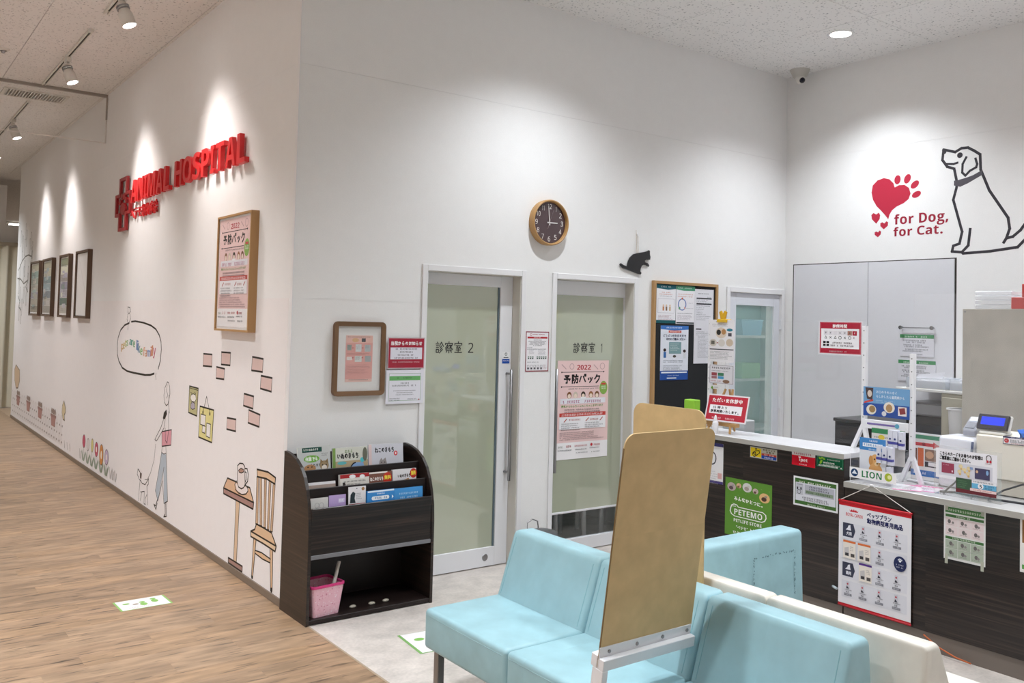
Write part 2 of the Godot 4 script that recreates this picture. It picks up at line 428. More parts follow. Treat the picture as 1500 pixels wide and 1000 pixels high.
# ---------------------------------------------------------------- Japanese characters as strokes on a 20 by 20 grid, y down
func set_glyphs() -> void:
	var ring := [16, 1, 19, 1, 19, 4, 16, 4, 16, 1]
	var dots := [[15, 0, 16, 3], [18, 0, 19, 3]]
	var gate := [[2, 2, 2, 19], [2, 2, 8, 2, 8, 8, 2, 8], [2, 5, 8, 5], [12, 2, 18, 2, 18, 19, 16, 19], [12, 2, 12, 8, 18, 8], [12, 5, 18, 5]]
	var hill := [[3, 2, 3, 19], [3, 2, 7, 2, 5, 8, 8, 12, 4, 14]]
	var sick := [[11, 0, 11, 2], [4, 3, 19, 3], [4, 3, 4, 12, 1, 19], [1, 6, 3, 8], [1, 12, 4, 10]]
	glyphs = {
		"パ": [[6, 5, 2, 16], [12, 5, 18, 16], ring], "ッ": [[5, 9, 6, 12], [10, 8, 11, 11], [16, 8, 14, 13, 9, 18]], "ク": [[8, 2, 5, 8, 2, 11], [7, 5, 16, 5, 14, 11, 10, 16, 6, 19]],
		"ペ": [[1, 12, 7, 6, 18, 16], [14, 3, 17, 3, 17, 6, 14, 6, 14, 3]], "テ": [[5, 3, 15, 3], [2, 8, 18, 8], [11, 8, 10, 14, 6, 19]], "モ": [[4, 4, 16, 4], [2, 10, 18, 10], [9, 4, 9, 17, 17, 17]],
		"ツ": [[3, 5, 5, 10], [9, 4, 10, 9], [17, 4, 15, 12, 8, 18]], "プ": [[2, 5, 15, 5, 13, 12, 6, 19], ring], "ラ": [[5, 3, 15, 3], [3, 8, 16, 8, 14, 14, 7, 19]], "ン": [[3, 5, 8, 8], [3, 18, 10, 16, 18, 6]],
		"カ": [[2, 6, 16, 6, 15, 17, 12, 17], [9, 2, 8, 10, 3, 18]], "ー": [[2, 10, 18, 10]], "ド": [[7, 2, 7, 19], [7, 9, 14, 13], [13, 2, 14, 5], [16, 1, 17, 4]], "メ": [[15, 3, 11, 12, 3, 18], [5, 7, 15, 16]],
		"い": [[4, 5, 4, 13, 7, 16, 9, 14], [15, 6, 17, 12]], "ぬ": [[5, 4, 8, 15], [12, 3, 9, 12, 5, 17, 3, 14, 5, 9, 12, 7, 17, 10, 17, 15, 13, 18, 12, 15, 18, 18]],
		"ね": [[6, 2, 6, 19], [2, 7, 8, 6, 2, 15], [6, 10, 12, 6, 17, 9, 17, 16, 13, 18, 12, 15, 19, 17]], "こ": [[5, 5, 15, 5], [4, 13, 7, 17, 16, 17]], "ご": [[5, 5, 14, 5], [4, 13, 7, 17, 16, 17]] + dots,
		"の": [[10, 5, 8, 13, 5, 15, 3, 11, 6, 6, 11, 4, 16, 7, 17, 12, 12, 17]], "き": [[4, 5, 15, 4], [4, 9, 16, 8], [9, 2, 14, 13], [14, 13, 6, 13, 5, 16, 9, 18, 14, 18]],
		"も": [[9, 2, 8, 14, 11, 18, 15, 16, 16, 12], [4, 7, 13, 7], [4, 12, 13, 12]], "ち": [[3, 6, 16, 5], [9, 2, 6, 11, 13, 9, 16, 13, 13, 18, 7, 18]], "か": [[2, 7, 12, 6, 12, 15, 9, 18], [8, 2, 3, 18], [14, 5, 18, 11]],
		"が": [[2, 7, 12, 6, 12, 15, 9, 18], [8, 2, 3, 18], [14, 6, 18, 12]] + dots, "ら": [[8, 2, 13, 4], [6, 7, 5, 14, 12, 10, 16, 13, 14, 18, 7, 18]], "お": [[3, 6, 13, 6], [8, 2, 8, 16, 4, 17, 4, 13, 11, 9, 16, 12, 14, 17], [15, 4, 18, 7]],
		"せ": [[2, 8, 18, 7], [14, 3, 14, 12, 11, 12], [6, 4, 6, 17, 15, 17]], "た": [[2, 6, 12, 6], [7, 2, 3, 18], [12, 9, 17, 9], [11, 13, 12, 17, 18, 17]], "だ": [[2, 6, 12, 6], [7, 2, 3, 18], [12, 9, 17, 9], [11, 13, 12, 17, 18, 17]] + dots,
		"ま": [[3, 5, 17, 5], [3, 9, 17, 9], [10, 2, 10, 16, 5, 17, 5, 14, 10, 13, 17, 18]], "よ": [[10, 2, 10, 15, 5, 17, 4, 14, 10, 13, 17, 18], [10, 7, 16, 7]], "り": [[6, 3, 5, 11, 7, 9], [14, 3, 14, 12, 9, 19]],
		"す": [[2, 5, 18, 5], [11, 2, 11, 12, 8, 14, 7, 10, 11, 10], [11, 12, 7, 19]], "し": [[6, 2, 6, 15, 10, 18, 16, 14]], "み": [[4, 4, 10, 4, 5, 16, 2, 15, 4, 11, 12, 12, 18, 15], [15, 8, 14, 14, 10, 19]],
		"ん": [[10, 2, 3, 18, 8, 10, 11, 11, 11, 17, 14, 18, 18, 13]], "な": [[2, 6, 10, 6], [7, 2, 3, 12], [13, 4, 17, 7], [12, 8, 12, 16, 7, 17, 7, 13, 12, 14, 17, 18]], "ひ": [[2, 6, 8, 5, 4, 12, 7, 17, 12, 15, 14, 5, 18, 11]],
		"と": [[6, 2, 8, 9], [16, 6, 6, 11, 5, 16, 16, 17]], "つ": [[2, 8, 12, 5, 17, 9, 14, 15, 7, 17]], "に": [[4, 3, 3, 17, 5, 14], [9, 6, 17, 6], [9, 13, 11, 17, 18, 17]], "て": [[2, 5, 17, 4, 9, 10, 10, 16, 15, 18]],
		"で": [[2, 5, 17, 4, 9, 10, 10, 16, 15, 18], [14, 9, 15, 12], [17, 8, 18, 11]], "れ": [[5, 2, 5, 19], [1, 7, 8, 6, 1, 16], [5, 10, 12, 5, 13, 15, 16, 17, 19, 15]], "く": [[13, 2, 5, 10, 14, 18]],
		"さ": [[3, 6, 16, 5], [9, 2, 14, 12], [14, 12, 6, 12, 5, 16, 9, 18, 14, 18]], "を": [[3, 5, 15, 5], [9, 2, 5, 11, 11, 9, 11, 14], [17, 8, 7, 14, 9, 18, 16, 18]], "は": [[4, 3, 3, 17, 5, 14], [9, 7, 18, 7], [14, 3, 14, 16, 10, 17, 10, 14, 18, 17]],
		"。": [[4, 15, 7, 15, 7, 18, 4, 18, 4, 15]], "“": [[12, 5, 14, 2], [16, 5, 18, 2]], "”": [[3, 2, 3, 5], [7, 2, 7, 5]], "!": [[10, 2, 10, 13], [10, 17, 10, 18]],
		"入": [[7, 3, 10, 4, 9, 10, 2, 18], [10, 8, 18, 18]], "何": [[5, 2, 1, 10], [3, 7, 3, 19], [7, 4, 19, 4], [17, 4, 17, 18, 14, 18], [8, 8, 14, 8, 14, 14, 8, 14, 8, 8]],
		"歳": [[10, 0, 10, 4], [4, 0, 4, 4], [2, 4, 18, 4], [3, 7, 18, 7], [4, 7, 4, 14, 2, 19], [6, 10, 11, 10], [8.5, 10, 8.5, 19], [6, 13, 5, 16], [11, 13, 12, 16], [13, 5, 15, 14, 19, 18], [18, 10, 13, 18]],
		"知": [[5, 2, 2, 7], [2, 6, 10, 6], [1, 11, 11, 11], [6, 6, 6, 12, 1, 18], [6, 12, 10, 17], [12, 5, 18, 5, 18, 16, 12, 16, 12, 5]],
		"診": [[5, 1, 6, 2], [2, 4, 9, 4], [3, 7, 8, 7], [3, 10, 8, 10], [3, 13, 8, 13, 8, 18, 3, 18, 3, 13], [14, 1, 10, 8], [14, 1, 19, 8], [15, 7, 11, 11], [16, 10, 11, 15], [17, 13, 10, 19]],
		"察": [[10, 0, 10, 2], [2, 5, 2, 3, 18, 3, 18, 5], [7, 5, 2, 11], [5, 7, 9, 7, 3, 13], [11, 6, 17, 6, 12, 11], [12, 7, 18, 13], [6, 11, 14, 11], [3, 14, 17, 14], [10, 14, 10, 19], [6, 15, 4, 18], [14, 15, 16, 18]],
		"室": [[10, 0, 10, 2], [2, 6, 2, 3, 18, 3, 18, 6], [5, 7, 15, 7], [9, 7, 6, 11, 14, 10], [13, 9, 15, 12], [10, 11, 10, 18], [5, 14, 15, 14], [2, 18, 18, 18]],
		"予": [[4, 3, 15, 3, 10, 7], [6, 5, 12, 9], [2, 10, 18, 10, 16, 13], [10, 10, 10, 18, 7, 18]], "防": hill + [[14, 1, 14, 4], [9, 5, 19, 5], [13, 5, 12, 13, 8, 19], [12, 10, 18, 10, 17, 18, 14, 18]],
		"動": [[9, 1, 2, 3], [1, 5, 11, 5], [3, 7, 9, 7, 9, 12, 3, 12, 3, 7], [3, 9.5, 9, 9.5], [6, 3, 6, 17], [2, 14, 10, 14], [1, 17, 11, 16], [12, 7, 19, 7, 18, 18, 16, 18], [15, 2, 15, 10, 11, 19]],
		"物": [[3, 3, 2, 7], [2, 5, 8, 5], [5, 1, 5, 19], [1, 13, 8, 11], [12, 1, 9, 8], [11, 5, 19, 5, 18, 18, 15, 18], [14, 5, 10, 13], [17, 6, 12, 17]],
		"病": sick + [[7, 6, 18, 6], [7, 9, 7, 19], [7, 9, 18, 9, 18, 18, 16, 18], [12.5, 6, 12, 10, 9, 14], [12, 11, 16, 14]],
		"療": sick + [[7, 6, 19, 6], [12, 4, 6, 11], [13, 6, 19, 11], [10, 10, 16, 10, 16, 14, 10, 14, 10, 10], [10, 12, 16, 12], [13, 14, 13, 19], [9, 15, 7, 18], [16, 15, 18, 18]],
		"院": hill + [[14, 0, 14, 2], [9, 6, 9, 3, 19, 3, 19, 6], [11, 7, 17, 7], [9, 11, 19, 11], [12, 11, 12, 15, 8, 19], [15, 11, 15, 18, 19, 18, 19, 16]],
		"当": [[10, 1, 10, 8], [4, 3, 6, 7], [16, 3, 14, 7], [3, 9, 17, 9, 17, 18, 3, 18], [3, 13.5, 17, 13.5]],
		"時": [[2, 3, 7, 3, 7, 16, 2, 16, 2, 3], [2, 9, 7, 9], [10, 4, 18, 4], [14, 1, 14, 8], [9, 8, 19, 8], [9, 12, 19, 12], [16, 9, 16, 19, 14, 19], [11, 14, 13, 16]],
		"間": gate + [[7, 10, 13, 10, 13, 17, 7, 17, 7, 10], [7, 13.5, 13, 13.5]], "開": gate + [[6, 11, 14, 11], [5, 14, 15, 14], [8, 11, 8, 15, 6, 19], [12, 11, 12, 19]],
		"休": [[6, 1, 1, 10], [4, 7, 4, 19], [7, 6, 19, 6], [13, 1, 13, 19], [13, 7, 7, 16], [13, 7, 19, 16]], "中": [[3, 5, 17, 5, 17, 13, 3, 13, 3, 5], [10, 1, 10, 19]],
		"専": [[3, 3, 17, 3], [10, 1, 10, 10], [4, 5, 16, 5, 16, 10, 4, 10, 4, 5], [4, 7.5, 16, 7.5], [2, 13, 18, 13], [14, 11, 14, 19, 11, 19], [5, 15, 8, 17]],
		"用": [[4, 2, 4, 12, 2, 19], [4, 2, 17, 2, 17, 19, 15, 19], [4, 7, 17, 7], [4, 12, 17, 12], [10.5, 2, 10.5, 18]],
		"商": [[10, 0, 10, 3], [2, 3, 18, 3], [7, 4, 8, 6], [13, 4, 12, 6], [2, 19, 2, 7, 18, 7, 18, 19, 16, 19], [8, 8, 6, 11], [12, 8, 14, 11], [6, 12, 14, 12, 14, 17, 6, 17, 6, 12]],
		"品": [[6, 1, 14, 1, 14, 8, 6, 8, 6, 1], [1, 11, 8, 11, 8, 18, 1, 18, 1, 11], [12, 11, 19, 11, 19, 18, 12, 18, 12, 11]], "犬": [[2, 7, 18, 7], [10, 1, 9, 10, 2, 19], [10, 8, 18, 19], [14, 2, 17, 5]],
		"猫": [[6, 2, 2, 6], [3, 2, 6, 9, 5, 18, 3, 18], [6, 9, 1, 15], [9, 4, 19, 4], [12, 1, 12, 7], [16, 1, 16, 7], [9, 8, 19, 8, 19, 18, 9, 18, 9, 8], [9, 13, 19, 13], [14, 8, 14, 18]],
		"再": [[2, 3, 18, 3], [10, 3, 10, 14], [4, 6, 16, 6, 16, 19, 14, 19], [4, 6, 4, 19], [4, 10, 16, 10], [1, 14, 19, 14]], "年": [[6, 1, 2, 7], [5, 4, 17, 4], [5, 9, 16, 9], [5, 9, 5, 14], [1, 14, 19, 14], [11, 4, 11, 19]],
		"月": [[5, 2, 5, 12, 3, 19], [5, 2, 15, 2, 15, 19, 13, 19], [5, 7, 15, 7], [5, 12, 15, 12]], "日": [[4, 2, 16, 2, 16, 18, 4, 18, 4, 2], [4, 10, 16, 10]], "作": [[6, 1, 1, 10], [4, 7, 4, 19], [11, 1, 8, 7], [10, 5, 19, 5], [13, 5, 13, 19], [13, 9, 18, 9], [13, 14, 18, 14]],
		"犯": [[6, 2, 2, 6], [3, 2, 6, 9, 5, 18, 3, 18], [6, 9, 1, 15], [10, 4, 17, 4, 17, 11, 14, 11], [10, 4, 10, 18, 18, 18, 18, 14]], "持": [[2, 6, 8, 6], [5, 1, 5, 18, 3, 18], [1, 13, 8, 10], [10, 4, 18, 4], [14, 1, 14, 8], [9, 8, 19, 8], [9, 12, 19, 12], [16, 9, 16, 19], [11, 14, 13, 16]],
		"前": [[6, 1, 8, 4], [14, 1, 12, 4], [1, 5, 19, 5], [3, 8, 3, 19], [3, 8, 9, 8, 9, 19], [3, 11.5, 9, 11.5], [3, 15, 9, 15], [13, 8, 13, 15], [17, 7, 17, 19, 15, 19]], "示": [[5, 3, 15, 3], [2, 8, 18, 8], [10, 8, 10, 18, 8, 18], [5, 11, 2, 16], [14, 11, 18, 16]],
		"口": [[4, 4, 16, 4, 16, 17, 4, 17, 4, 4]], "そ": [[5, 3, 14, 3, 5, 9, 17, 8, 10, 12, 9, 16, 14, 18]], "ニ": [[5, 6, 15, 6], [2, 15, 18, 15]], "オ": [[2, 7, 18, 7], [12, 2, 12, 18, 9, 17], [12, 8, 3, 15]], "イ": [[15, 2, 10, 8, 2, 12], [11, 8, 11, 19]],
		"歯": [[10, 0, 10, 6], [10, 3, 16, 3], [5, 2, 5, 6], [1, 6, 19, 6], [3, 9, 3, 18, 17, 18, 17, 9], [10, 8, 10, 16], [5, 12, 15, 12], [9, 13, 6, 16], [11, 13, 14, 16], [7, 9, 8, 11], [13, 9, 12, 11]],
		"周": [[4, 2, 4, 12, 2, 19], [4, 2, 17, 2, 17, 19, 15, 19], [7, 5, 14, 5], [10.5, 3, 10.5, 9], [6, 9, 15, 9], [8, 12, 13, 12, 13, 16, 8, 16, 8, 12]], "様": [[1, 6, 8, 6], [5, 1, 5, 19], [5, 7, 1, 14], [5, 8, 8, 12], [11, 1, 12, 3], [17, 1, 16, 3], [9, 4, 19, 4], [10, 6.5, 18, 6.5], [9, 9, 19, 9], [14, 4, 14, 19], [10, 12, 13, 13, 9, 18], [18, 11, 15, 13], [15, 13, 19, 18]],
		"精": [[2, 3, 3, 6], [8, 3, 7, 6], [1, 8, 9, 8], [5, 1, 5, 19], [5, 9, 1, 15], [5, 10, 9, 13], [10, 3, 19, 3], [11, 6, 18, 6], [14.5, 1, 14.5, 9], [10, 9, 19, 9], [11, 11, 11, 19], [11, 11, 18, 11, 18, 19, 16, 19], [11, 14, 18, 14], [11, 16.5, 18, 16.5]],
		"算": [[4, 0, 2, 4], [3, 2, 9, 2], [13, 0, 11, 4], [12, 2, 18, 2], [5, 5, 15, 5, 15, 13, 5, 13, 5, 5], [5, 7.6, 15, 7.6], [5, 10.3, 15, 10.3], [1, 15, 19, 15], [7, 13, 6, 17, 4, 19], [13, 13, 13, 19]],
		"提": [[1, 6, 8, 6], [5, 1, 5, 18, 3, 18], [1, 13, 8, 10], [10, 2, 18, 2, 18, 8, 10, 8, 10, 2], [10, 5, 18, 5], [9, 11, 19, 11], [14, 11, 14, 18], [14, 14, 18, 14], [11, 13, 9, 19], [10, 16, 14, 18, 19, 18.5]],
		"無": [[5, 0, 2, 5], [4, 3, 18, 3], [1, 8, 19, 8], [2, 13, 18, 13], [5, 3, 5, 13], [9, 3, 9, 13], [13, 3, 13, 13], [16, 3, 16, 13], [3, 15, 2, 19], [7, 15, 8, 18], [12, 15, 13, 18], [16, 15, 18, 19]],
		"料": [[2, 2, 3, 6], [8, 2, 7, 6], [1, 8, 9, 8], [5, 1, 5, 19], [5, 9, 1, 15], [5, 10, 9, 13], [11, 3, 13, 6], [11, 8, 13, 11], [10, 14, 19, 12], [16, 1, 16, 19]],
		"う": [[8, 2, 13, 4], [5, 8, 12, 6, 15, 10, 13, 16, 8, 19]], "ど": [[6, 2, 8, 9], [15, 6, 6, 11, 5, 16, 16, 17]] + dots, "ぶ": [[9, 3, 11, 6], [9, 9, 11, 13, 8, 17], [5, 11, 2, 17], [14, 11, 17, 16]] + dots, "わ": [[6, 2, 6, 19], [2, 7, 8, 6, 2, 15], [6, 10, 12, 6, 17, 9, 16, 15, 12, 18]],
		"ゃ": [[4, 11, 12, 8, 16, 10, 13, 13], [7, 8, 10, 19], [11, 6, 12, 9]], "守": [[10, 0, 10, 2], [2, 6, 2, 3, 18, 3, 18, 6], [3, 9, 17, 9], [13, 6, 13, 18, 10, 18], [6, 12, 8, 14]], "気": [[6, 1, 2, 7], [5, 3, 18, 3], [5, 6, 15, 6], [3, 9, 15, 9, 15, 16, 18, 19, 19, 16], [5, 12, 12, 19], [12, 12, 4, 18]],
		"客": [[10, 0, 10, 2], [2, 6, 2, 3, 18, 3, 18, 6], [8, 5, 3, 11], [7, 7, 14, 7, 4, 14], [7, 8, 17, 13], [6, 14, 14, 14, 14, 19, 6, 19, 6, 14]],
	}

# ---------------------------------------------------------------- the scene
func _ready() -> void:
	# camera: a phone held at eye height, its frame cut a little below the lens axis
	var cam := Camera3D.new()
	cam.name = "camera"
	add_child(cam)
	cam.position = Vector3(-2.12654, 1.73519, 5.07584)
	cam.rotation = Vector3(0.0335, -0.6388, 0.0249)
	cam.projection = Camera3D.PROJECTION_FRUSTUM
	cam.near = 0.05; cam.far = 60.0
	cam.size = 0.05 * 1000.0 / 1302.794
	cam.frustum_offset = Vector2(0, -0.05 * 73.134 / 1302.794)
	cam.current = true
	# air: the place is closed on all sides, the sky only fills what lies beyond
	var we := WorldEnvironment.new()
	we.name = "environment"
	var env := Environment.new()
	env.background_mode = Environment.BG_COLOR
	env.background_color = Color(0.05, 0.05, 0.05)
	env.tonemap_mode = Environment.TONE_MAPPER_LINEAR
	env.tonemap_exposure = 1.56
	env.sdfgi_enabled = true; env.ssao_enabled = true; env.ssil_enabled = true
	we.environment = env
	add_child(we)
	rng.seed = 7
	font_regular = SystemFont.new(); font_regular.font_names = PackedStringArray(["Droid Sans"])
	font_bold = SystemFont.new(); font_bold.font_names = PackedStringArray(["Droid Sans"]); font_bold.font_weight = 700
	set_glyphs()
	make_materials()
	lamps()
	setting()
	doors()
	corridor_fittings()
	corridor_wall_things()
	mural()
	back_wall_things()
	right_wall_things()
	magazine_rack()
	seats()
	counters()
	reception()
	counter_front()

func make_materials() -> void:
	M.print = plain(Color.WHITE, 0.5, 0.0, 0.4); M.print.vertex_color_use_as_albedo = true
	M.gloss_print = plain(Color.WHITE, 0.16, 0.0, 0.5); M.gloss_print.vertex_color_use_as_albedo = true
	# wallpaper: white with a faint woven unevenness
	var im := Image.create(256, 256, false, Image.FORMAT_RGB8)
	var n1 := noise(3, 0.25, 2); var n2 := noise(4, 0.02, 3)
	for y in 256:
		for x in 256:
			var k := 0.985 + 0.010 * n1.get_noise_2d(x, y) + 0.005 * n2.get_noise_2d(x, y)
			im.set_pixel(x, y, Color(k, k, k))
	M.wall = textured(im, Vector3.ONE * 1.6, 0.75); M.wall.albedo_color = hex("f1f0ef")
	M.wall_mural = textured(im, Vector3.ONE * 1.6, 0.75); M.wall_mural.albedo_color = hex("f2edec")
	M.wall_grey = textured(im, Vector3.ONE * 1.6, 0.7); M.wall_grey.albedo_color = hex("dcdce1")
	M.white_paint = plain(hex("eae9ea"), 0.4)
	M.white_metal = plain(hex("e9e9ec"), 0.35)
	M.beige_jamb = plain(hex("d8d4cb"), 0.5)
	# acoustic ceiling board: off white with dark pin holes and short fissures
	var ci := Image.create(512, 512, false, Image.FORMAT_RGB8)
	ci.fill(Color(0.955, 0.95, 0.945))
	rng.seed = 21
	for i in 2200:
		var x := rng.randi_range(0, 511); var y := rng.randi_range(0, 511)
		var g := rng.randf_range(0.66, 0.86)
		var l := rng.randi_range(2, 5); var t := rng.randi_range(1, 3)
		if rng.randf() < 0.5: ci.fill_rect(Rect2i(x, y, l, t), Color(g, g, g))
		else: ci.fill_rect(Rect2i(x, y, t, l), Color(g, g, g))
	M.ceiling = textured(ci, Vector3.ONE * 0.62, 0.85); M.ceiling.albedo_color = hex("f4f3f3")
	# printed oak planks, grain along x; four boards with streaks of their own
	M.plank = []
	for v in 5:
		var wi := Image.create(512, 128, false, Image.FORMAT_RGB8)
		var a := noise(40 + v, 0.012, 5); var b := noise(60 + v, 0.03, 3)
		for y in 128:
			for x in 512:
				var s := a.get_noise_2d(x * 0.5, y * 4.0) * 0.45 + b.get_noise_2d(x * 0.22, y * 1.1) * 0.5
				var d := maxf(0.0, a.get_noise_2d(x * 0.7 + 700.0, y * 6.0) - 0.3) * 1.3
				var k := clampf(1.03 + 0.30 * s - d * 1.0, 0.3, 1.3)
				wi.set_pixel(x, y, Color(0.612 * k, 0.508 * k, 0.408 * k))
		var m := textured(wi, Vector3(0.75, 0.75, 3.1), 0.42)
		m.uv1_offset = Vector3(0.37 * v, 0.2 * v, 0.13 * v)
		m.albedo_color = [Color(1, 1, 1), Color(0.95, 0.945, 0.94), Color(1.0, 0.985, 0.96), Color(0.92, 0.915, 0.91), Color(0.98, 0.97, 0.965)][v]
		M.plank.append(m)
	# grey-beige stone vinyl
	var ti := Image.create(512, 512, false, Image.FORMAT_RGB8)
	var t1 := noise(81, 0.014, 5); var t2 := noise(82, 0.11, 3)
	for y in 512:
		for x in 512:
			var k := 1.0 + 0.10 * t1.get_noise_2d(x, y * 1.4) + 0.05 * t2.get_noise_2d(x, y)
			ti.set_pixel(x, y, Color(0.80 * k, 0.765 * k, 0.735 * k))
	M.stone = textured(ti, Vector3.ONE * 0.7, 0.35)
	# dark stained wood laminate, grain along z
	var di := Image.create(256, 512, false, Image.FORMAT_RGB8)
	var d1 := noise(91, 0.02, 4); var d2 := noise(92, 0.012, 3)
	for y in 512:
		for x in 256:
			var s := d1.get_noise_2d(x * 0.3, y * 4.0) + 0.6 * d2.get_noise_2d(x * 0.2, y * 1.5)
			var k := clampf(0.9 + 0.55 * s + 0.5 * maxf(0.0, s - 0.3), 0.55, 2.0)
			di.set_pixel(x, y, Color(0.168 * k, 0.132 * k, 0.118 * k))
	M.dark_wood = textured(di, Vector3(0.8, 1.6, 0.8), 0.3)
	M.rack_side = textured(di, Vector3(0.8, 1.6, 0.8), 0.36); M.rack_side.albedo_color = Color(1.0, 0.97, 0.93)
	M.rack = plain(hex("231a18"), 0.4, 0.0, 0.4)
	M.black = plain(hex("17171a"), 0.45)
	M.skirting = plain(hex("7d6e60"), 0.5)
	M.kick = plain(hex("756b63"), 0.45)
	M.worktop = plain(hex("dedde0"), 0.25)
	M.worktop_edge = plain(hex("aaa69f"), 0.35)
	M.vinyl = plain(hex("98cdd8"), 0.36)
	var vi := Image.create(256, 256, false, Image.FORMAT_RGB8)
	var v1 := noise(51, 0.02, 4)
	for y in 256:
		for x in 256:
			var k := 0.97 + 0.05 * v1.get_noise_2d(x, y)
			vi.set_pixel(x, y, Color(k, k, k))
	M.vinyl = textured(vi, Vector3.ONE * 1.3, 0.36); M.vinyl.albedo_color = hex("9ec5ce")
	M.white_vinyl = textured(vi, Vector3.ONE * 1.3, 0.34); M.white_vinyl.albedo_color = hex("e8e3d8")
	M.seam = plain(hex("84b4be"), 0.5)
	M.card_board = textured(vi, Vector3.ONE * 2.0, 0.6); M.card_board.albedo_color = hex("dabb87")
	M.card_edge = plain(hex("7a6038"), 0.7)
	M.chrome = plain(hex("c9c9cb"), 0.22, 1.0)
	M.steel = plain(hex("9a9a9c"), 0.35, 0.9)
	M.oak = plain(hex("b48d5e"), 0.5)
	M.light_oak = plain(hex("b58c58"), 0.45)
	M.walnut = plain(hex("76573a"), 0.5)
	M.dark_frame = plain(hex("5f4938"), 0.5)
	M.film = plain(hex("b3b8a3"), 0.02, 0.0, 0.7); M.film.clearcoat_enabled = true; M.film.clearcoat = 1.0; M.film.clearcoat_roughness = 0.03
	M.glass = clear(Color(0.9, 0.97, 0.95), 0.02)
	M.frame_glass = clear(Color(0.97, 0.98, 0.98), 0.02); M.frame_glass.metallic_specular = 0.15
	M.acrylic = clear(Color(0.93, 0.95, 0.97), 0.01); M.acrylic.metallic_specular = 0.35
	M.red_sign = plain(hex("d8262a"), 0.35)
	M.red_side = plain(hex("a01d22"), 0.4)
	M.cream = plain(hex("ece5d6"), 0.45)
	M.grey_board = textured(vi, Vector3.ONE * 0.9, 0.65); M.grey_board.albedo_color = hex("b9b3a8")
	M.lamp_white = plain(hex("d9d6cf"), 0.4)
	M.curtain = plain(hex("ddd7c4"), 0.8)
	M.rubber = plain(hex("3a3a3c"), 0.7)

func lamps() -> void:
	var k := 0
	for p in [[4.02, 1.04, 0.85], [1.75, 0.9, 0.85], [4.02, 3.2, 1.0], [1.75, 3.2, 1.1], [-0.2, 2.4, 0.9], [4.02, 5.4, 0.8], [1.75, 5.4, 0.7], [-2.2, 2.6, 1.4], [-2.2, 5.4, 0.8], [-2.2, -0.4, 1.5], [-2.2, -3.2, 1.3], [-2.2, -6.0, 1.2], [-2.2, -8.8, 1.2], [-1.2, -11.4, 1.6], [1.5, -17.0, 1.0], [-4.0, 1.2, 1.4], [-4.0, -1.8, 1.4]]:  # lamps off the outer corner and around the far end are added for brightness
		var label := "round white recessed downlight shining in ceiling above reception counter" if k == 0 else "round recessed downlight in ceiling outside the picture, of a set partly added for brightness"
		var t := thing("downlight", label, "ceiling light", Vector3(p[0], CEIL, p[1]), "ceiling downlights")
		part(t, "trim_ring", MB.new().lathe([[0.075, -0.001], [0.1, -0.006], [0.103, -0.003], [0.103, 0.0]], 28).smooth(), M.white_paint)
		part(t, "lens", MB.new().lathe([[0.0, -0.0035], [0.078, -0.0035], [0.078, 0.0]], 28), M.lens if M.has("lens") else lens_material())
		var l := SpotLight3D.new()
		l.name = "light"
		t.add_child(l)
		l.position = Vector3(0, -0.012, 0); l.rotation.x = -PI / 2
		l.spot_angle = 62.0; l.spot_angle_attenuation = 1.0; l.spot_range = 30.0; l.spot_attenuation = 2.0
		l.light_color = Color(0.95, 0.975, 1.0); l.light_energy = 5.2 * p[2]; l.light_size = 0.075; l.shadow_enabled = true
		k += 1

func lens_material() -> StandardMaterial3D:
	M.lens = glow(Color(1.0, 0.97, 0.93), 6.0)
	return M.lens

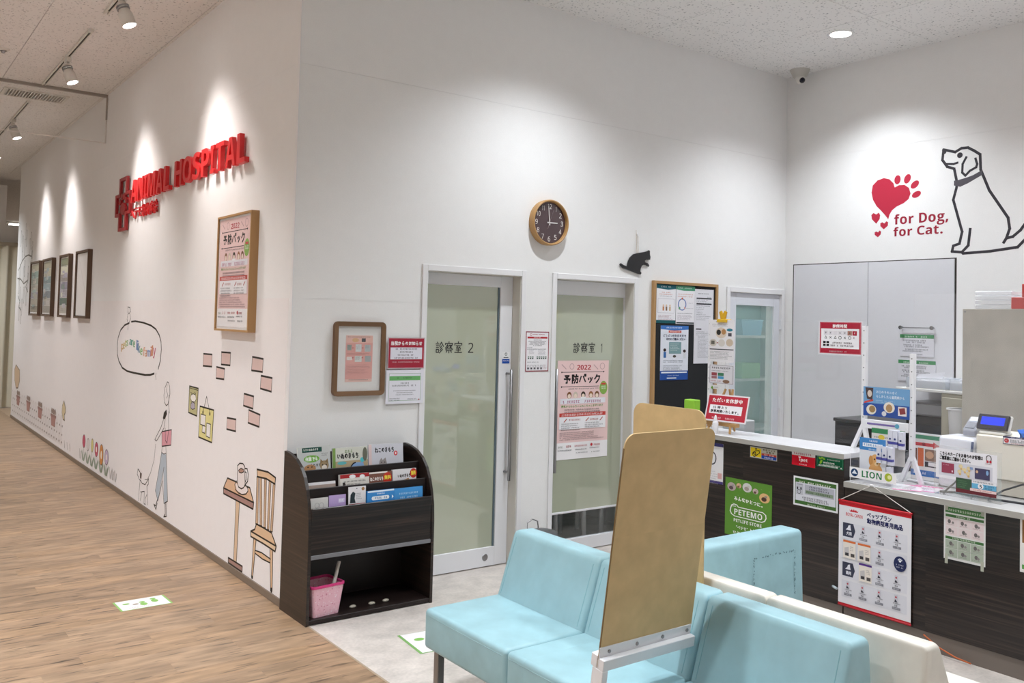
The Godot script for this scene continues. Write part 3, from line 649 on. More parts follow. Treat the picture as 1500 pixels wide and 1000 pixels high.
func setting() -> void:
	# floor: planks across the corridor; those in view are boards of their own
	var fl := struct("floor", MB.new().box(Vector3(-4.7, -0.1, -26.0), Vector3(0.0, -0.006, 7.6)), plain(hex("5d4a3a"), 0.8))
	var far := MB.new()
	var pw := 0.152
	var board := MB.new().cbox(Vector3(0, -0.006, 0), Vector3(1.2, 0, pw), 0.0007).mesh()
	rng.seed = 5
	var row := 0
	var z := 1.85
	while z > -25.8:
		var x := 0.0
		var l: float = [0.45, 1.2, 0.8][row % 3] + rng.randf_range(-0.1, 0.0)
		while x > -4.6:
			if z > -9.0 and x > -2.3 + 0.12 * z and x > -2.6:
				var o := MeshInstance3D.new()
				o.name = "plank"
				o.mesh = board if l == 1.2 else MB.new().cbox(Vector3(1.2 - l, -0.006, 0), Vector3(1.2, 0, pw), 0.0007).mesh()
				o.material_override = M.plank[rng.randi_range(0, 4)]
				fl.add_child(o, true)
				o.position = Vector3(x - 1.2, 0, z - pw)
			else:
				far.box(Vector3(maxf(x - l, -4.7), -0.006, z - pw), Vector3(x - 0.001, 0, z - 0.001))
			x -= l
			l = 1.2
		z -= pw
		row += 1
	far.box(Vector3(-4.7, -0.006, 1.85), Vector3(0, 0, 7.6))
	var fo := part(fl, "plank_field", far, M.plank[0])
	fo.set_meta("kind", "stuff")
	struct("floor", MB.new().box(Vector3(0.0, -0.1, -0.16), Vector3(RX + 0.15, 0, 7.6)), M.stone)
	part(self, "trim_1", MB.new().box(Vector3(-0.006, -0.002, 0.0), Vector3(0.006, 0.0015, 7.6)), plain(hex("a8957f"), 0.5)).set_meta("kind", "structure")
	struct("floor", MB.new().box(Vector3(0.16, -0.1, -3.5), Vector3(7.2, 0, -0.16)), M.stone)
	struct("floor", MB.new().box(Vector3(0.0, -0.1, -26.0), Vector3(5.0, 0, WALL_END)), plain(hex("b49a80"), 0.5))
	# ceiling of square acoustic boards
	var ce := struct("ceiling", MB.new().box(Vector3(-4.8, CEIL + 0.012, -26.0), Vector3(7.2, CEIL + 0.15, -5.86)).box(Vector3(-4.8, CEIL + 0.012, -5.52), Vector3(7.2, CEIL + 0.15, 7.7)).box(Vector3(-4.8, CEIL + 0.012, -5.86), Vector3(-0.9, CEIL + 0.15, -5.52)).box(Vector3(-0.34, CEIL + 0.012, -5.86), Vector3(7.2, CEIL + 0.15, -5.52)), plain(hex("d8d6d4"), 0.9))
	var tile := MB.new().cbox(Vector3(0.0015, 0, 0.0015), Vector3(0.9635, 0.012, 0.9735), 0.002).mesh()
	var rest := MB.new()
	for i in range(-5, 6):
		for j in range(-13, 8):
			var p := Vector3(-0.03 + 0.965 * i, CEIL, 0.43 + 0.975 * j)
			if p.x + 0.96 > RX + 0.4 or p.x < -4.9: continue
			if p.x > 0.0 and p.z < -0.6: continue
			var o := MeshInstance3D.new()
			o.name = "ceiling_board"
			o.mesh = tile; o.material_override = M.ceiling
			if i == -1 and j == -7:   # the board cut out for the air vent
				var x0 := -0.9 - p.x; var x1 := -0.34 - p.x; var z0 := -5.86 - p.z; var z1 := -5.52 - p.z
				o.mesh = MB.new().box(Vector3(0.0015, 0, 0.0015), Vector3(0.9635, 0.012, z0)).box(Vector3(0.0015, 0, z1), Vector3(0.9635, 0.012, 0.9735)).box(Vector3(0.0015, 0, z0), Vector3(x0, 0.012, z1)).box(Vector3(x1, 0, z0), Vector3(0.9635, 0.012, z1)).mesh()
			ce.add_child(o, true)
			o.position = p
	rest.box(Vector3(-4.8, CEIL, -26.0), Vector3(5.0, CEIL + 0.012, -12.26))
	part(ce, "ceiling_field", rest, M.ceiling).set_meta("kind", "stuff")
	# corridor wall: a core with two widths of wallpaper and the printed mural sheet
	var g := 0.0012
	var wl := struct("wall_left", MB.new().box(Vector3(0.0012, 0, WALL_END), Vector3(0.16, CEIL, -0.003)), M.wall)
	part(wl, "wallpaper_sheet", MB.new().box(Vector3(0, 1.842 + g, WALL_END), Vector3(0.0012, 3.27, -0.012)), M.wall)
	part(wl, "wallpaper_sheet", MB.new().box(Vector3(0, 3.27 + g, WALL_END), Vector3(0.0012, CEIL, -0.012)), M.wall)
	part(wl, "mural_sheet", MB.new().box(Vector3(0, 0.047, WALL_END), Vector3(0.0012, 1.842, -0.055)), M.wall_mural, "pale pink printed wallpaper")
	part(wl, "corner_bead", MB.new().cbox(Vector3(-0.0025, 0.047, -0.03), Vector3(0.004, CEIL, 0.0035), 0.001), M.white_paint)
	struct("baseboard_left", MB.new().cbox(Vector3(-0.008, 0, WALL_END), Vector3(0.003, 0.047, 0.004), 0.002), M.skirting)
	# wall with the doors: cut round the three openings
	var openings := [[0.94, 1.722], [2.05, 2.845], [4.0, 4.72]]
	var top := 2.06
	var core := MB.new(); var low := MB.new(); var mid := MB.new()
	var x0 := 0.003
	for o in openings + [[RX, RX]]:
		core.box(Vector3(x0, 0, -0.16), Vector3(o[0], top, -0.003))
		low.box(Vector3(x0, 0, -0.003), Vector3(o[0], 1.842, 0)); mid.box(Vector3(x0, 1.842 + g, -0.003), Vector3(o[0], top, 0))
		x0 = o[1]
	core.box(Vector3(0.003, top, -0.16), Vector3(RX, CEIL, -0.003))
	mid.box(Vector3(0.003, top, -0.003), Vector3(RX, 3.27, 0))
	var wb := struct("wall_back", core, M.wall)
	part(wb, "wallpaper_sheet", low, M.wall); part(wb, "wallpaper_sheet", mid, M.wall)
	part(wb, "wallpaper_sheet", MB.new().box(Vector3(0.003, 3.27 + g, -0.003), Vector3(RX, CEIL, 0)), M.wall)
	var bb := MB.new()
	for s in [[0.01, 0.899], [1.7645, 2.009], [2.886, 3.956]]: bb.cbox(Vector3(s[0], 0, 0), Vector3(s[1], 0.08, 0.008), 0.002)
	struct("baseboard_back", bb, M.skirting)
	# wall behind the counter
	var wr := struct("wall_right", MB.new().box(Vector3(RX + 0.003, 0, -0.16), Vector3(RX + 0.16, CEIL, 7.7)), M.wall)
	part(wr, "wallpaper_sheet", MB.new().box(Vector3(RX, 0, 0), Vector3(RX + 0.003, 3.27, 7.6)), M.wall)
	part(wr, "wallpaper_sheet", MB.new().box(Vector3(RX, 3.27 + g, 0), Vector3(RX + 0.003, CEIL, 7.6)), M.wall)
	# the mall's other sides, behind the viewer
	struct("wall_rear", MB.new().box(Vector3(-4.8, 0, 7.6), Vector3(RX + 0.16, CEIL, 7.75)), M.wall)
	struct("wall_opposite", MB.new().box(Vector3(-4.85, 0, -26.0), Vector3(-4.7, CEIL, 7.7)), M.wall)
	struct("wall_far", MB.new().box(Vector3(-4.85, 0, -26.1), Vector3(5.0, CEIL, -26.0)), M.wall)
	struct("wall_far_side", MB.new().box(Vector3(5.0, 0, -26.1), Vector3(5.1, CEIL, WALL_END)), M.wall)
	struct("wall_end", MB.new().box(Vector3(0.16, 0, WALL_END), Vector3(5.05, CEIL, WALL_END + 0.12)), M.wall)
	# rooms behind the doors
	var rm := MB.new()
	rm.box(Vector3(0.16, 0, -3.5), Vector3(7.2, 2.7, -3.4)).box(Vector3(0.16, 2.6, -3.4), Vector3(7.2, 2.7, -0.16)).box(Vector3(7.1, 0, -3.4), Vector3(7.2, 2.6, -0.16)).box(Vector3(RX + 0.16, 0, -0.17), Vector3(7.2, 2.6, -0.16))
	rm.box(Vector3(1.83, 0, -3.4), Vector3(1.93, 2.6, -0.16)).box(Vector3(3.3, 0, -3.4), Vector3(3.4, 2.6, -0.16))
	struct("wall_rooms", rm, M.wall)

func frame_bars(w: float, h: float, t: float, d: float) -> MB:   # an architrave round an opening, open at the floor; local x 0..w, y 0..h
	return MB.new().cbox(Vector3(0, 0, 0), Vector3(t, h, d), 0.002).cbox(Vector3(w - t, 0, 0), Vector3(w, h, d), 0.002).cbox(Vector3(t, h - t, 0), Vector3(w - t, h, d), 0.002)

func door_node(called: String, x: float) -> Node3D:
	var t := Node3D.new()
	t.name = called
	add_child(t)
	t.position = Vector3(x, 0, 0)
	t.set_meta("kind", "structure")
	return t

func doors() -> void:
	# consulting room 2
	var d := door_node("door_1", 0.899)
	part(d, "architrave", frame_bars(0.8655, 2.1, 0.041, 0.012), M.white_paint)
	part(d, "jamb", MB.new().box(Vector3(0.041, 0, -0.16), Vector3(0.046, 2.06, 0.0)).box(Vector3(0.8185, 0, -0.16), Vector3(0.8235, 2.06, 0.0)).box(Vector3(0.046, 2.055, -0.16), Vector3(0.8185, 2.06, 0.0)), M.beige_jamb)
	var leaf := part(d, "sliding_leaf", MB.new().cbox(Vector3(0.047, 0.006, -0.125), Vector3(0.092, 2.054, -0.088), 0.002).cbox(Vector3(0.71, 0.006, -0.125), Vector3(0.817, 2.054, -0.088), 0.002).cbox(Vector3(0.092, 1.975, -0.125), Vector3(0.71, 2.054, -0.088), 0.002).cbox(Vector3(0.092, 0.006, -0.125), Vector3(0.71, 0.138, -0.088), 0.002), M.white_metal)
	part(d, "glass_pane", MB.new().box(Vector3(0.092, 0.138, -0.112), Vector3(0.71, 1.975, -0.104)), M.film, "sage green frosted glass")
	part(leaf, "gasket", MB.new().box(Vector3(0.695, 0.138, -0.104), Vector3(0.71, 1.975, -0.099)), plain(hex("5c6b72"), 0.4))
	part(d, "handle", MB.new().tube([Vector3(0.79, 0.6, -0.045), Vector3(0.79, 1.39, -0.045)], 0.011, 12).tube([Vector3(0.79, 0.66, -0.045), Vector3(0.775, 0.66, -0.088)], 0.008, 8).tube([Vector3(0.79, 1.36, -0.045), Vector3(0.775, 1.36, -0.088)], 0.008, 8).smooth(), M.steel, "brushed steel pull bar")
	part(leaf, "lock", MB.new().lathe([[0.0, 0.004], [0.022, 0.003], [0.025, 0.0]], 20, Transform3D(Basis(Vector3.RIGHT, PI / 2), Vector3(0.63, 0.07, -0.088))), M.steel)
	# consulting room 1
	d = door_node("door_2", 2.009)
	part(d, "architrave", frame_bars(0.877, 2.1, 0.041, 0.012), M.white_paint)
	part(d, "jamb", MB.new().box(Vector3(0.041, 0, -0.16), Vector3(0.046, 2.06, 0.0)).box(Vector3(0.831, 0, -0.16), Vector3(0.836, 2.06, 0.0)).box(Vector3(0.046, 2.055, -0.16), Vector3(0.831, 2.06, 0.0)), M.beige_jamb)
	leaf = part(d, "sliding_leaf", MB.new().cbox(Vector3(0.047, 0.006, -0.125), Vector3(0.09, 2.054, -0.088), 0.002).cbox(Vector3(0.822, 0.006, -0.125), Vector3(0.83, 2.054, -0.088), 0.002).cbox(Vector3(0.09, 1.945, -0.125), Vector3(0.822, 2.054, -0.088), 0.002).cbox(Vector3(0.09, 0.006, -0.125), Vector3(0.822, 0.1, -0.088), 0.002), M.white_metal)
	part(d, "glass_pane", MB.new().box(Vector3(0.09, 0.306, -0.112), Vector3(0.822, 1.945, -0.104)), M.film, "sage green frosted glass")
	part(d, "clear_glass_pane", MB.new().box(Vector3(0.09, 0.1, -0.112), Vector3(0.822, 0.296, -0.104)), M.glass, "clear strip of glass above the bottom rail")
	part(leaf, "glazing_bar", MB.new().cbox(Vector3(0.09, 0.294, -0.114), Vector3(0.822, 0.31, -0.101), 0.002), M.white_metal)
	part(d, "handle", MB.new().tube([Vector3(0.098, 0.62, -0.04), Vector3(0.098, 1.39, -0.04)], 0.011, 12).tube([Vector3(0.098, 0.68, -0.04), Vector3(0.075, 0.68, -0.088)], 0.008, 8).tube([Vector3(0.098, 1.33, -0.04), Vector3(0.075, 1.33, -0.088)], 0.008, 8).smooth(), M.steel, "brushed steel pull bar")
	# staff door beside the notice board
	d = door_node("door_3", 3.956)
	part(d, "architrave", frame_bars(0.806, 2.084, 0.044, 0.012), M.white_paint)
	var pale := plain(hex("dfe1e8"), 0.4)
	part(d, "door_leaf", MB.new().cbox(Vector3(0.05, 0.006, -0.05), Vector3(0.15, 2.036, -0.012), 0.002).cbox(Vector3(0.68, 0.006, -0.05), Vector3(0.756, 2.036, -0.012), 0.002).cbox(Vector3(0.15, 1.93, -0.05), Vector3(0.68, 2.036, -0.012), 0.002).cbox(Vector3(0.15, 0.006, -0.05), Vector3(0.68, 0.3, -0.012), 0.002), pale)
	part(d, "glass_pane", MB.new().box(Vector3(0.15, 0.3, -0.034), Vector3(0.68, 1.93, -0.028)), clear(Color(0.62, 0.78, 0.76), 0.28, 0.1), "pale teal tinted glass")
	for y in [0.35, 1.0, 1.72]:
		part(d, "hinge", MB.new().cbox(Vector3(0.752, y, -0.012), Vector3(0.77, y + 0.1, 0.016), 0.003), M.white_metal)
	var st := part(d, "stop", MB.new().box(Vector3(0.044, 0, -0.16), Vector3(0.049, 2.04, -0.004)).box(Vector3(0.757, 0, -0.16), Vector3(0.762, 2.04, -0.004)).box(Vector3(0.049, 2.037, -0.16), Vector3(0.757, 2.04, -0.004)), M.white_paint)
	# things glimpsed behind the glass
	var sh := thing("storage_shelf", "white storage shelf seen through the teal glass of the staff door", "shelf", Vector3(4.55, 0, -0.86))
	part(sh, "side_panel", MB.new().cbox(Vector3(0, 0, 0), Vector3(0.02, 2.0, 0.34), 0.002), M.white_paint); part(sh, "side_panel", MB.new().cbox(Vector3(0.98, 0, 0), Vector3(1.0, 2.0, 0.34), 0.002), M.white_paint)
	part(sh, "back_panel", MB.new().box(Vector3(0.02, 0, 0), Vector3(0.98, 2.0, 0.01)), plain(hex("b9cfcb"), 0.5))
	for y in [0.3, 0.72, 1.21, 1.63, 1.97]: part(sh, "shelf_board", MB.new().cbox(Vector3(0.02, y, 0.01), Vector3(0.98, y + 0.025, 0.34), 0.002), M.white_paint)
	var bk := thing("storage_basket", "light blue plastic basket on the shelf behind the staff door", "basket", Vector3(5.05, 1.655, -0.7))
	part(bk, "tub", MB.new().prism(PackedVector2Array([Vector2(-0.14, 0), Vector2(0.14, 0), Vector2(0.165, 0.15), Vector2(-0.165, 0.15)]), -0.12, 0.12), plain(hex("8cc3e6"), 0.4))
	part(bk, "rim", MB.new().cbox(Vector3(-0.172, 0.145, -0.127), Vector3(0.172, 0.158, 0.127), 0.003), plain(hex("a9d6f0"), 0.4))
	one("file_box", "pale green labelled box on the shelf behind the staff door", "box", MB.new().cbox(Vector3(4.84, 1.235, -0.78), Vector3(5.12, 1.385, -0.53), 0.004), plain(hex("a6dc9a"), 0.5))
	one("storage_box", "yellow box on top of the shelf behind the staff door", "box", MB.new().cbox(Vector3(4.62, 2.001, -0.8), Vector3(4.95, 2.125, -0.54), 0.004), plain(hex("d9b832"), 0.5))
	var rl := thing("ceiling_panel_light", "square ceiling light in the room behind the staff door", "ceiling light", Vector3(5.2, 2.6, -1.9))
	part(rl, "diffuser", MB.new().cbox(Vector3(-0.3, -0.03, -0.3), Vector3(0.3, 0, 0.3), 0.004), glow(Color(1, 0.98, 0.95), 3.0))
	var l := AreaLight3D.new()
	l.name = "light"; rl.add_child(l); l.position = Vector3(0, -0.04, 0); l.rotation.x = -PI / 2; l.area_size = Vector2(0.6, 0.6); l.light_energy = 5.0; l.area_range = 20.0; l.shadow_enabled = true
	# stools behind the clear strip of the other door
	for q in [[2.5, -0.46], [3.02, -0.5]]:
		var s := thing("stool", "stool with pale steel legs seen under the frosted door glass" + (", left one" if q[0] < 2.6 else ", right one"), "stool", Vector3(q[0], 0, q[1]), "stools in the consulting room")
		part(s, "seat", MB.new().cbox(Vector3(-0.17, 0.42, -0.17), Vector3(0.17, 0.48, 0.17), 0.015), M.rubber)
		for e in [[-1, -1], [1, -1], [1, 1], [-1, 1]]:
			part(s, "leg", MB.new().tube([Vector3(e[0] * 0.15, 0, e[1] * 0.15), Vector3(e[0] * 0.14, 0.42, e[1] * 0.14)], 0.019, 8).smooth(), M.white_metal)
	# lettering on the glass
	for q in [[1.076, 1.306, 1.35, 1.394, "2", "black lettering for consulting room two on the left green glass door"], [2.309, 2.545, 2.6, 2.614, "1", "black lettering for consulting room one on the right green glass door"]]:
		var t := thing("door_lettering", q[5], "lettering", Vector3(q[0], 1.503, -0.1034), "door lettering")
		var step: float = (q[1] - q[0]) / 3.0
		for i in 3:
			var k := Ink.new()
			k.root = self
			k.kana("診察室"[i], step * i, 0, step, 0.082, hex("2c2e2c"), 0.085)
			part(t, "character", k.mb, M.print)
		var n := Ink.new()
		n.root = self
		n.latin(q[4], q[2] - q[0], 0.005, q[3] - q[2], 0.07, hex("2c2e2c"), false)
		part(t, "numeral", n.mb, M.print)
	sheet("door_sticker", "small white and blue sticker on the left sliding door's stile", "sticker", BACK, [1.635, 1.43, 1.7, 1.515], hex("f2f2f4"), func(k: Ink):
		k.rect(0, 78, 100, 50, hex("1d4fa8")); k.up()
		k.fine(12, 92, 80, 14, hex("ffffff")); k.loop(50, 25, 14, 14, 6, hex("333333")); k.line([20, 62, 80, 62], 8, hex("444444")), -0.088)
	poster_prevention("vaccination_poster", "pink prevention pack poster with black heading taped to right sliding door", BACK, [2.165, 0.699, 2.687, 1.448], -0.104, false)

# the pink poster hangs twice in the place: on a door and in a frame
func poster_prevention(called: String, label: String, plane: int, r: Array, base: float, framed: bool, parent: Node3D = null) -> MeshInstance3D:
	return sheet(called, label, "poster", plane, r, hex("f0cfcd"), func(k: Ink):
		var H := k.h
		k.rect(0, H * 0.83, 100, H * 0.17, hex("f6f3f4"))
		k.line([8, H * 0.04, 16, H * 0.085], 1.4, hex("c6a3a3")); k.loop(27, H * 0.06, 4, 4, 1.0, hex("c6a3a3")); k.line([70, H * 0.045, 78, H * 0.09], 1.4, hex("c6a3a3")); k.loop(87, H * 0.06, 4.5, 4.5, 1.0, hex("c6a3a3"))
		k.latin("2022", 37, H * 0.045, 27, H * 0.05, hex("b32a35"))
		k.line([8, H * 0.118, 90, H * 0.118], 0.8, hex("3a2a2a")); k.oval(8, H * 0.118, 1.2, 1.2, hex("3a2a2a")); k.oval(90, H * 0.118, 1.2, 1.2, hex("3a2a2a"))
		k.kana("予防パック", 11, H * 0.14, 74, H * 0.095, hex("201618"), 0.17)
		k.line([8, H * 0.266, 80, H * 0.266], 0.8, hex("3a2a2a")); k.oval(8, H * 0.266, 1.2, 1.2, hex("3a2a2a"))
		k.latin("AEON PET Prevention pack 2022", 21, H * 0.28, 60, H * 0.02, hex("4a3a3a"), false)
		k.up()
		k.oval(90, H * 0.285, 8, 10, hex("8db255")); k.up(); k.fine(85, H * 0.265, 11, 2.2, hex("f6f8e8")); k.fine(85, H * 0.285, 11, 2.2, hex("f6f8e8")); k.rect(85.5, H * 0.235, 9, 2.6, hex("c8403f"))
		# a row of pets and a vet
		for q in [[23, "8a5a3a"], [35, "d8c9b8"], [50, "3a2b25"], [65, "a06a44"], [77, "7a5236"]]:
			k.oval(q[0], H * 0.352, 4.4, 5.0, hex(q[1])); k.up(); k.oval(q[0], H * 0.362, 3.0, 3.2, hex("f2ddcc")); k.up()
		k.rect(6, H * 0.385, 88, H * 0.055, hex("eceaf0")); k.up()
		k.rect(45, H * 0.372, 10, H * 0.02, hex("f4f4f6"))
		k.fine(10, H * 0.405, 34, 4.4, hex("b04a7a"), 2); k.fine(52, H * 0.405, 36, 4.4, hex("b04a7a"), 4)
		k.kana("病気からわんちゃんねこちゃんを守ります", 8, H * 0.452, 82, H * 0.025, hex("6f9a4e"), 0.13)
		k.rows(14, H * 0.492, 74, 2.3, 3.4, 2, hex("6a5858"), 0.1)
		k.rect(5, H * 0.54, 90, H * 0.155, hex("f3f1f4")); k.up()
		k.rect(5, H * 0.532, 90, H * 0.038, hex("c9473f")); k.up(); k.fine(9, H * 0.54, 82, 3.4, hex("fbeeee"), 6)
		k.line([14, H * 0.62, 19, H * 0.59], 1.4, hex("b24a3e")); k.fine(23, H * 0.592, 24, 3.0, hex("b24a3e"), 8); k.line([56, H * 0.62, 61, H * 0.59], 1.4, hex("b24a3e")); k.fine(64, H * 0.597, 18, 3.0, hex("b24a3e"), 9); k.line([84, H * 0.62, 89, H * 0.59], 1.4, hex("b24a3e"))
		k.rows(9, H * 0.635, 40, 1.9, 2.9, 4, hex("5b5560")); k.rows(54, H * 0.635, 38, 1.9, 2.9, 3, hex("5b5560"))
		k.rows(6, H * 0.725, 88, 1.7, 2.5, 5, hex("8a6a6a"))
		k.fine(4, H * 0.862, 11, 3, hex("8a8f80"), 1); k.fine(19, H * 0.858, 12, 3.4, hex("c04a50"), 2); k.fine(35, H * 0.86, 26, 2.6, hex("b8474e"), 3); k.oval(68, H * 0.866, 2.2, 2.2, hex("c0303a")); k.fine(72, H * 0.86, 14, 2.8, hex("b8474e"), 4)
		k.fine(3, H * 0.9, 28, 2, hex("44404a"), 5); k.fine(36, H * 0.9, 24, 2, hex("44404a"), 6); k.fine(64, H * 0.895, 20, 1.6, hex("44404a"), 7); k.fine(38, H * 0.935, 24, 1.6, hex("44404a"), 8); k.fine(68, H * 0.935, 18, 1.8, hex("222222"), 9), base, 0.25 if framed else 0.45, 0.0012, "", parent)
func corridor_fittings() -> void:
	# ceiling tracks with spotlights that wash the wall
	var dark := plain(hex("2b2624"), 0.6)
	var labels := ["white ceiling track with dark slot nearest the corner", "white ceiling track over the red hospital sign", "white ceiling track beyond the glass smoke screen"]
	var k := 0
	for q in [[-2.3, 0.4], [-5.06, -2.82], [-10.6, -6.0]]:
		var t := thing("lighting_track", labels[k], "light track", Vector3(-0.63, CEIL, q[0]), "ceiling light tracks")
		var l: float = q[1] - q[0]
		part(t, "rail", MB.new().box(Vector3(-0.019, -0.022, 0), Vector3(-0.008, 0, l)).box(Vector3(0.008, -0.022, 0), Vector3(0.019, 0, l)).box(Vector3(-0.008, -0.006, 0), Vector3(0.008, 0, l)), M.lamp_white)
		part(t, "slot", MB.new().box(Vector3(-0.008, -0.012, 0.07), Vector3(0.008, -0.006, l - 0.07)), dark)
		part(t, "end_cap", MB.new().cbox(Vector3(-0.021, -0.024, l - 0.05), Vector3(0.021, 0, l + 0.004), 0.002), M.lamp_white)
		k += 1
	var names := ["white track spotlight at the top edge above the red sign", "lit white track spotlight above the red cross emblem", "lit white track spotlight just beyond the glass smoke screen", "lit white track spotlight farthest along the corridor"]
	k = 0
	for q in [[-1.75, -1.28], [-3.8, -3.35], [-7.15, -6.73], [-9.0, -8.52]]:
		var t := thing("track_spotlight", names[k], "spotlight", Vector3(-0.63, CEIL - 0.022, q[0]), "corridor spotlights")
		part(t, "adapter", MB.new().cbox(Vector3(-0.02, -0.045, -0.07), Vector3(0.02, 0, 0.07), 0.005), M.lamp_white)
		part(t, "stem", MB.new().tube([Vector3(0, -0.045, 0), Vector3(0, -0.1, 0)], 0.012, 10).smooth(), M.lamp_white)
		var lamp := Vector3(0.0, -0.12, 0.03)
		var aim: Vector3 = Vector3(0.63, -1.75, q[1] - q[0]) - lamp
		var d := aim.normalized()
		var e := Vector3(0.25, -0.95, 0.12).normalized().lerp(d, 0.6).normalized()
		var b := Basis(Quaternion(Vector3.UP, -e))
		part(t, "head", MB.new().lathe([[0.0, 0.06], [0.028, 0.058], [0.036, 0.045], [0.036, 0.0], [0.05, -0.03], [0.05, -0.12], [0.046, -0.12], [0.046, -0.11]], 20, Transform3D(b, lamp)).smooth(), M.lamp_white)
		part(t, "cooling_rib", MB.new().lathe([[0.036, 0.03], [0.046, 0.03], [0.046, 0.022], [0.036, 0.022], [0.036, 0.012], [0.046, 0.012], [0.046, 0.004], [0.036, 0.004]], 20, Transform3D(b, lamp)), M.steel)
		part(t, "lens", MB.new().lathe([[0.0, -0.118], [0.046, -0.118], [0.046, -0.112]], 20, Transform3D(b, lamp)), spot_lens())
		var l := SpotLight3D.new()
		l.name = "light"
		t.add_child(l)
		l.position = lamp + e * 0.14
		l.basis = Basis.looking_at(d, Vector3.UP)
		l.spot_angle = 36.0; l.spot_angle_attenuation = 1.0; l.spot_range = 30.0; l.spot_attenuation = 2.0
		l.light_color = Color(1.0, 0.97, 0.96); l.light_energy = 2.2; l.light_size = 0.16; l.shadow_enabled = true
		k += 1
	# hanging glass smoke screen across the corridor
	var s := thing("smoke_screen", "clear glass smoke screen hanging from corridor ceiling", "glass panel", Vector3(0, 0, -5.14))
	part(s, "glass_sheet", MB.new().box(Vector3(-2.3, 3.536, -0.004), Vector3(-0.012, 4.03, 0.004)), M.glass)
	part(s, "glass_sheet", MB.new().box(Vector3(-4.69, 3.536, -0.004), Vector3(-2.304, 4.03, 0.004)), M.glass)
	part(s, "ceiling_channel", MB.new().cbox(Vector3(-4.69, 4.02, -0.018), Vector3(-0.005, CEIL, 0.018), 0.002), plain(hex("9b948c"), 0.4))
	part(s, "end_post", MB.new().cbox(Vector3(-0.016, 3.78, -0.012), Vector3(-0.001, 4.02, 0.012), 0.002), plain(hex("a9a39b"), 0.4))
	part(s, "edge_trim", MB.new().box(Vector3(-0.014, 3.53, -0.006), Vector3(-0.004, 3.78, 0.006)).box(Vector3(-4.69, 3.528, -0.005), Vector3(-0.004, 3.537, 0.005)), plain(hex("ded9d4"), 0.35))
	# air vent
	var v := thing("air_vent", "slotted white air vent in ceiling behind the smoke screen", "air vent", Vector3(-0.62, CEIL, -5.69))
	part(v, "frame", MB.new().ring(rectangle(0.62, 0.40), rectangle(0.56, 0.34), 0.0, 0.012), M.lamp_white).rotation.x = PI / 2
	part(v, "duct", MB.new().box(Vector3(-0.284, 0.0, -0.174), Vector3(-0.28, 0.45, 0.174)).box(Vector3(0.28, 0.0, -0.174), Vector3(0.284, 0.45, 0.174)).box(Vector3(-0.28, 0.0, -0.174), Vector3(0.28, 0.45, -0.17)).box(Vector3(-0.28, 0.0, 0.17), Vector3(0.28, 0.45, 0.174)).box(Vector3(-0.284, 0.45, -0.174), Vector3(0.284, 0.454, 0.174)), plain(hex("a7a8aa"), 0.5, 0.6), "galvanised duct above the slats")
	for i in 20:
		part(v, "slat", MB.new().box(Vector3(-0.276 + 0.0283 * i, -0.01, -0.17), Vector3(-0.266 + 0.0283 * i, 0.025, 0.17)), M.lamp_white)
	var se := thing("ceiling_sensor", "small round sensor on the corridor ceiling at left edge", "sensor", Vector3(-1.126, CEIL, -3.96))
	part(se, "base", MB.new().lathe([[0.03, -0.02], [0.05, -0.014], [0.055, 0.0]], 20).smooth(), M.lamp_white); part(se, "tip", MB.new().lathe([[0.0, -0.045], [0.014, -0.04], [0.016, -0.02]], 12).smooth(), M.steel)
	# far end: curtain below a bulkhead, strip lamp in the hall behind it
	struct("wall_bulkhead", MB.new().box(Vector3(-4.7, 2.9, -13.1), Vector3(5.0, 3.22, -12.9)).box(Vector3(-4.7, 3.22, -13.1), Vector3(0.02, 3.92, -12.9)), M.wall)
	var cu := thing("curtain", "cream floor-length curtain at the far end of the corridor", "curtain", Vector3(0, 0, -12.72))
	var c := MB.new()
	var px := []
	for i in 181:
		var x := -3.0 + i * 0.02
		px.append(Vector3(x, 0, 0.035 * sin(x * 38.0) + 0.015 * sin(x * 17.0 + 1.0)))
	for i in 180:
		var p: Vector3 = px[i]; var q: Vector3 = px[i + 1]
		var a := Vector3(0, 0.015, 0); var t := Vector3(0, 2.84, 0); var w := Vector3(0, 0, -0.004)
		c.quad(p + a, q + a, q + t, p + t); c.quad(q + a + w, p + a + w, p + t + w, q + t + w)
	part(cu, "cloth", c.smooth(), M.curtain)
	part(cu, "rail", MB.new().cbox(Vector3(-3.05, 2.83, -0.03), Vector3(0.65, 2.9, 0.03), 0.004), plain(hex("a79d8b"), 0.5))
	var sl := thing("strip_light", "bright strip light in hall beyond the corridor's end", "ceiling light", Vector3(2.32, CEIL, -21.9))
	part(sl, "housing", MB.new().cbox(Vector3(-1.2, -0.04, -0.09), Vector3(1.2, 0, 0.09), 0.004), M.lamp_white)
	part(sl, "tube", MB.new().cbox(Vector3(-1.15, -0.1, -0.07), Vector3(1.15, -0.04, 0.07), 0.02), glow(Color(1, 0.98, 0.94), 4.0))
	var al := AreaLight3D.new()
	al.name = "light"; sl.add_child(al); al.position = Vector3(0, -0.115, 0); al.rotation.x = -PI / 2; al.area_size = Vector2(2.3, 0.14); al.light_energy = 4.0; al.area_range = 30.0; al.shadow_enabled = true
	# floor sticker on the planks
	var fs := ink(0.295, 0.19, hex("8fbf6d"), 0.0006)
	footprints(fs)
	var fo := part(self, "floor_sticker", fs.mb, M.print)
	tag(fo, "white floor sticker with green footprints on the wood planks", "floor sticker", "footprint stickers")
	fo.transform = Transform3D(Basis(Vector3(1, 0, 0), Vector3(0, 0, -1), Vector3(0, 1, 0)).rotated(Vector3.UP, 0.03), Vector3(-0.655, 0.0002, -0.525))
	fs = ink(0.42, 0.3, hex("7aa860"), 0.0006)
	footprints(fs)
	fo = part(self, "floor_sticker", fs.mb, M.print)
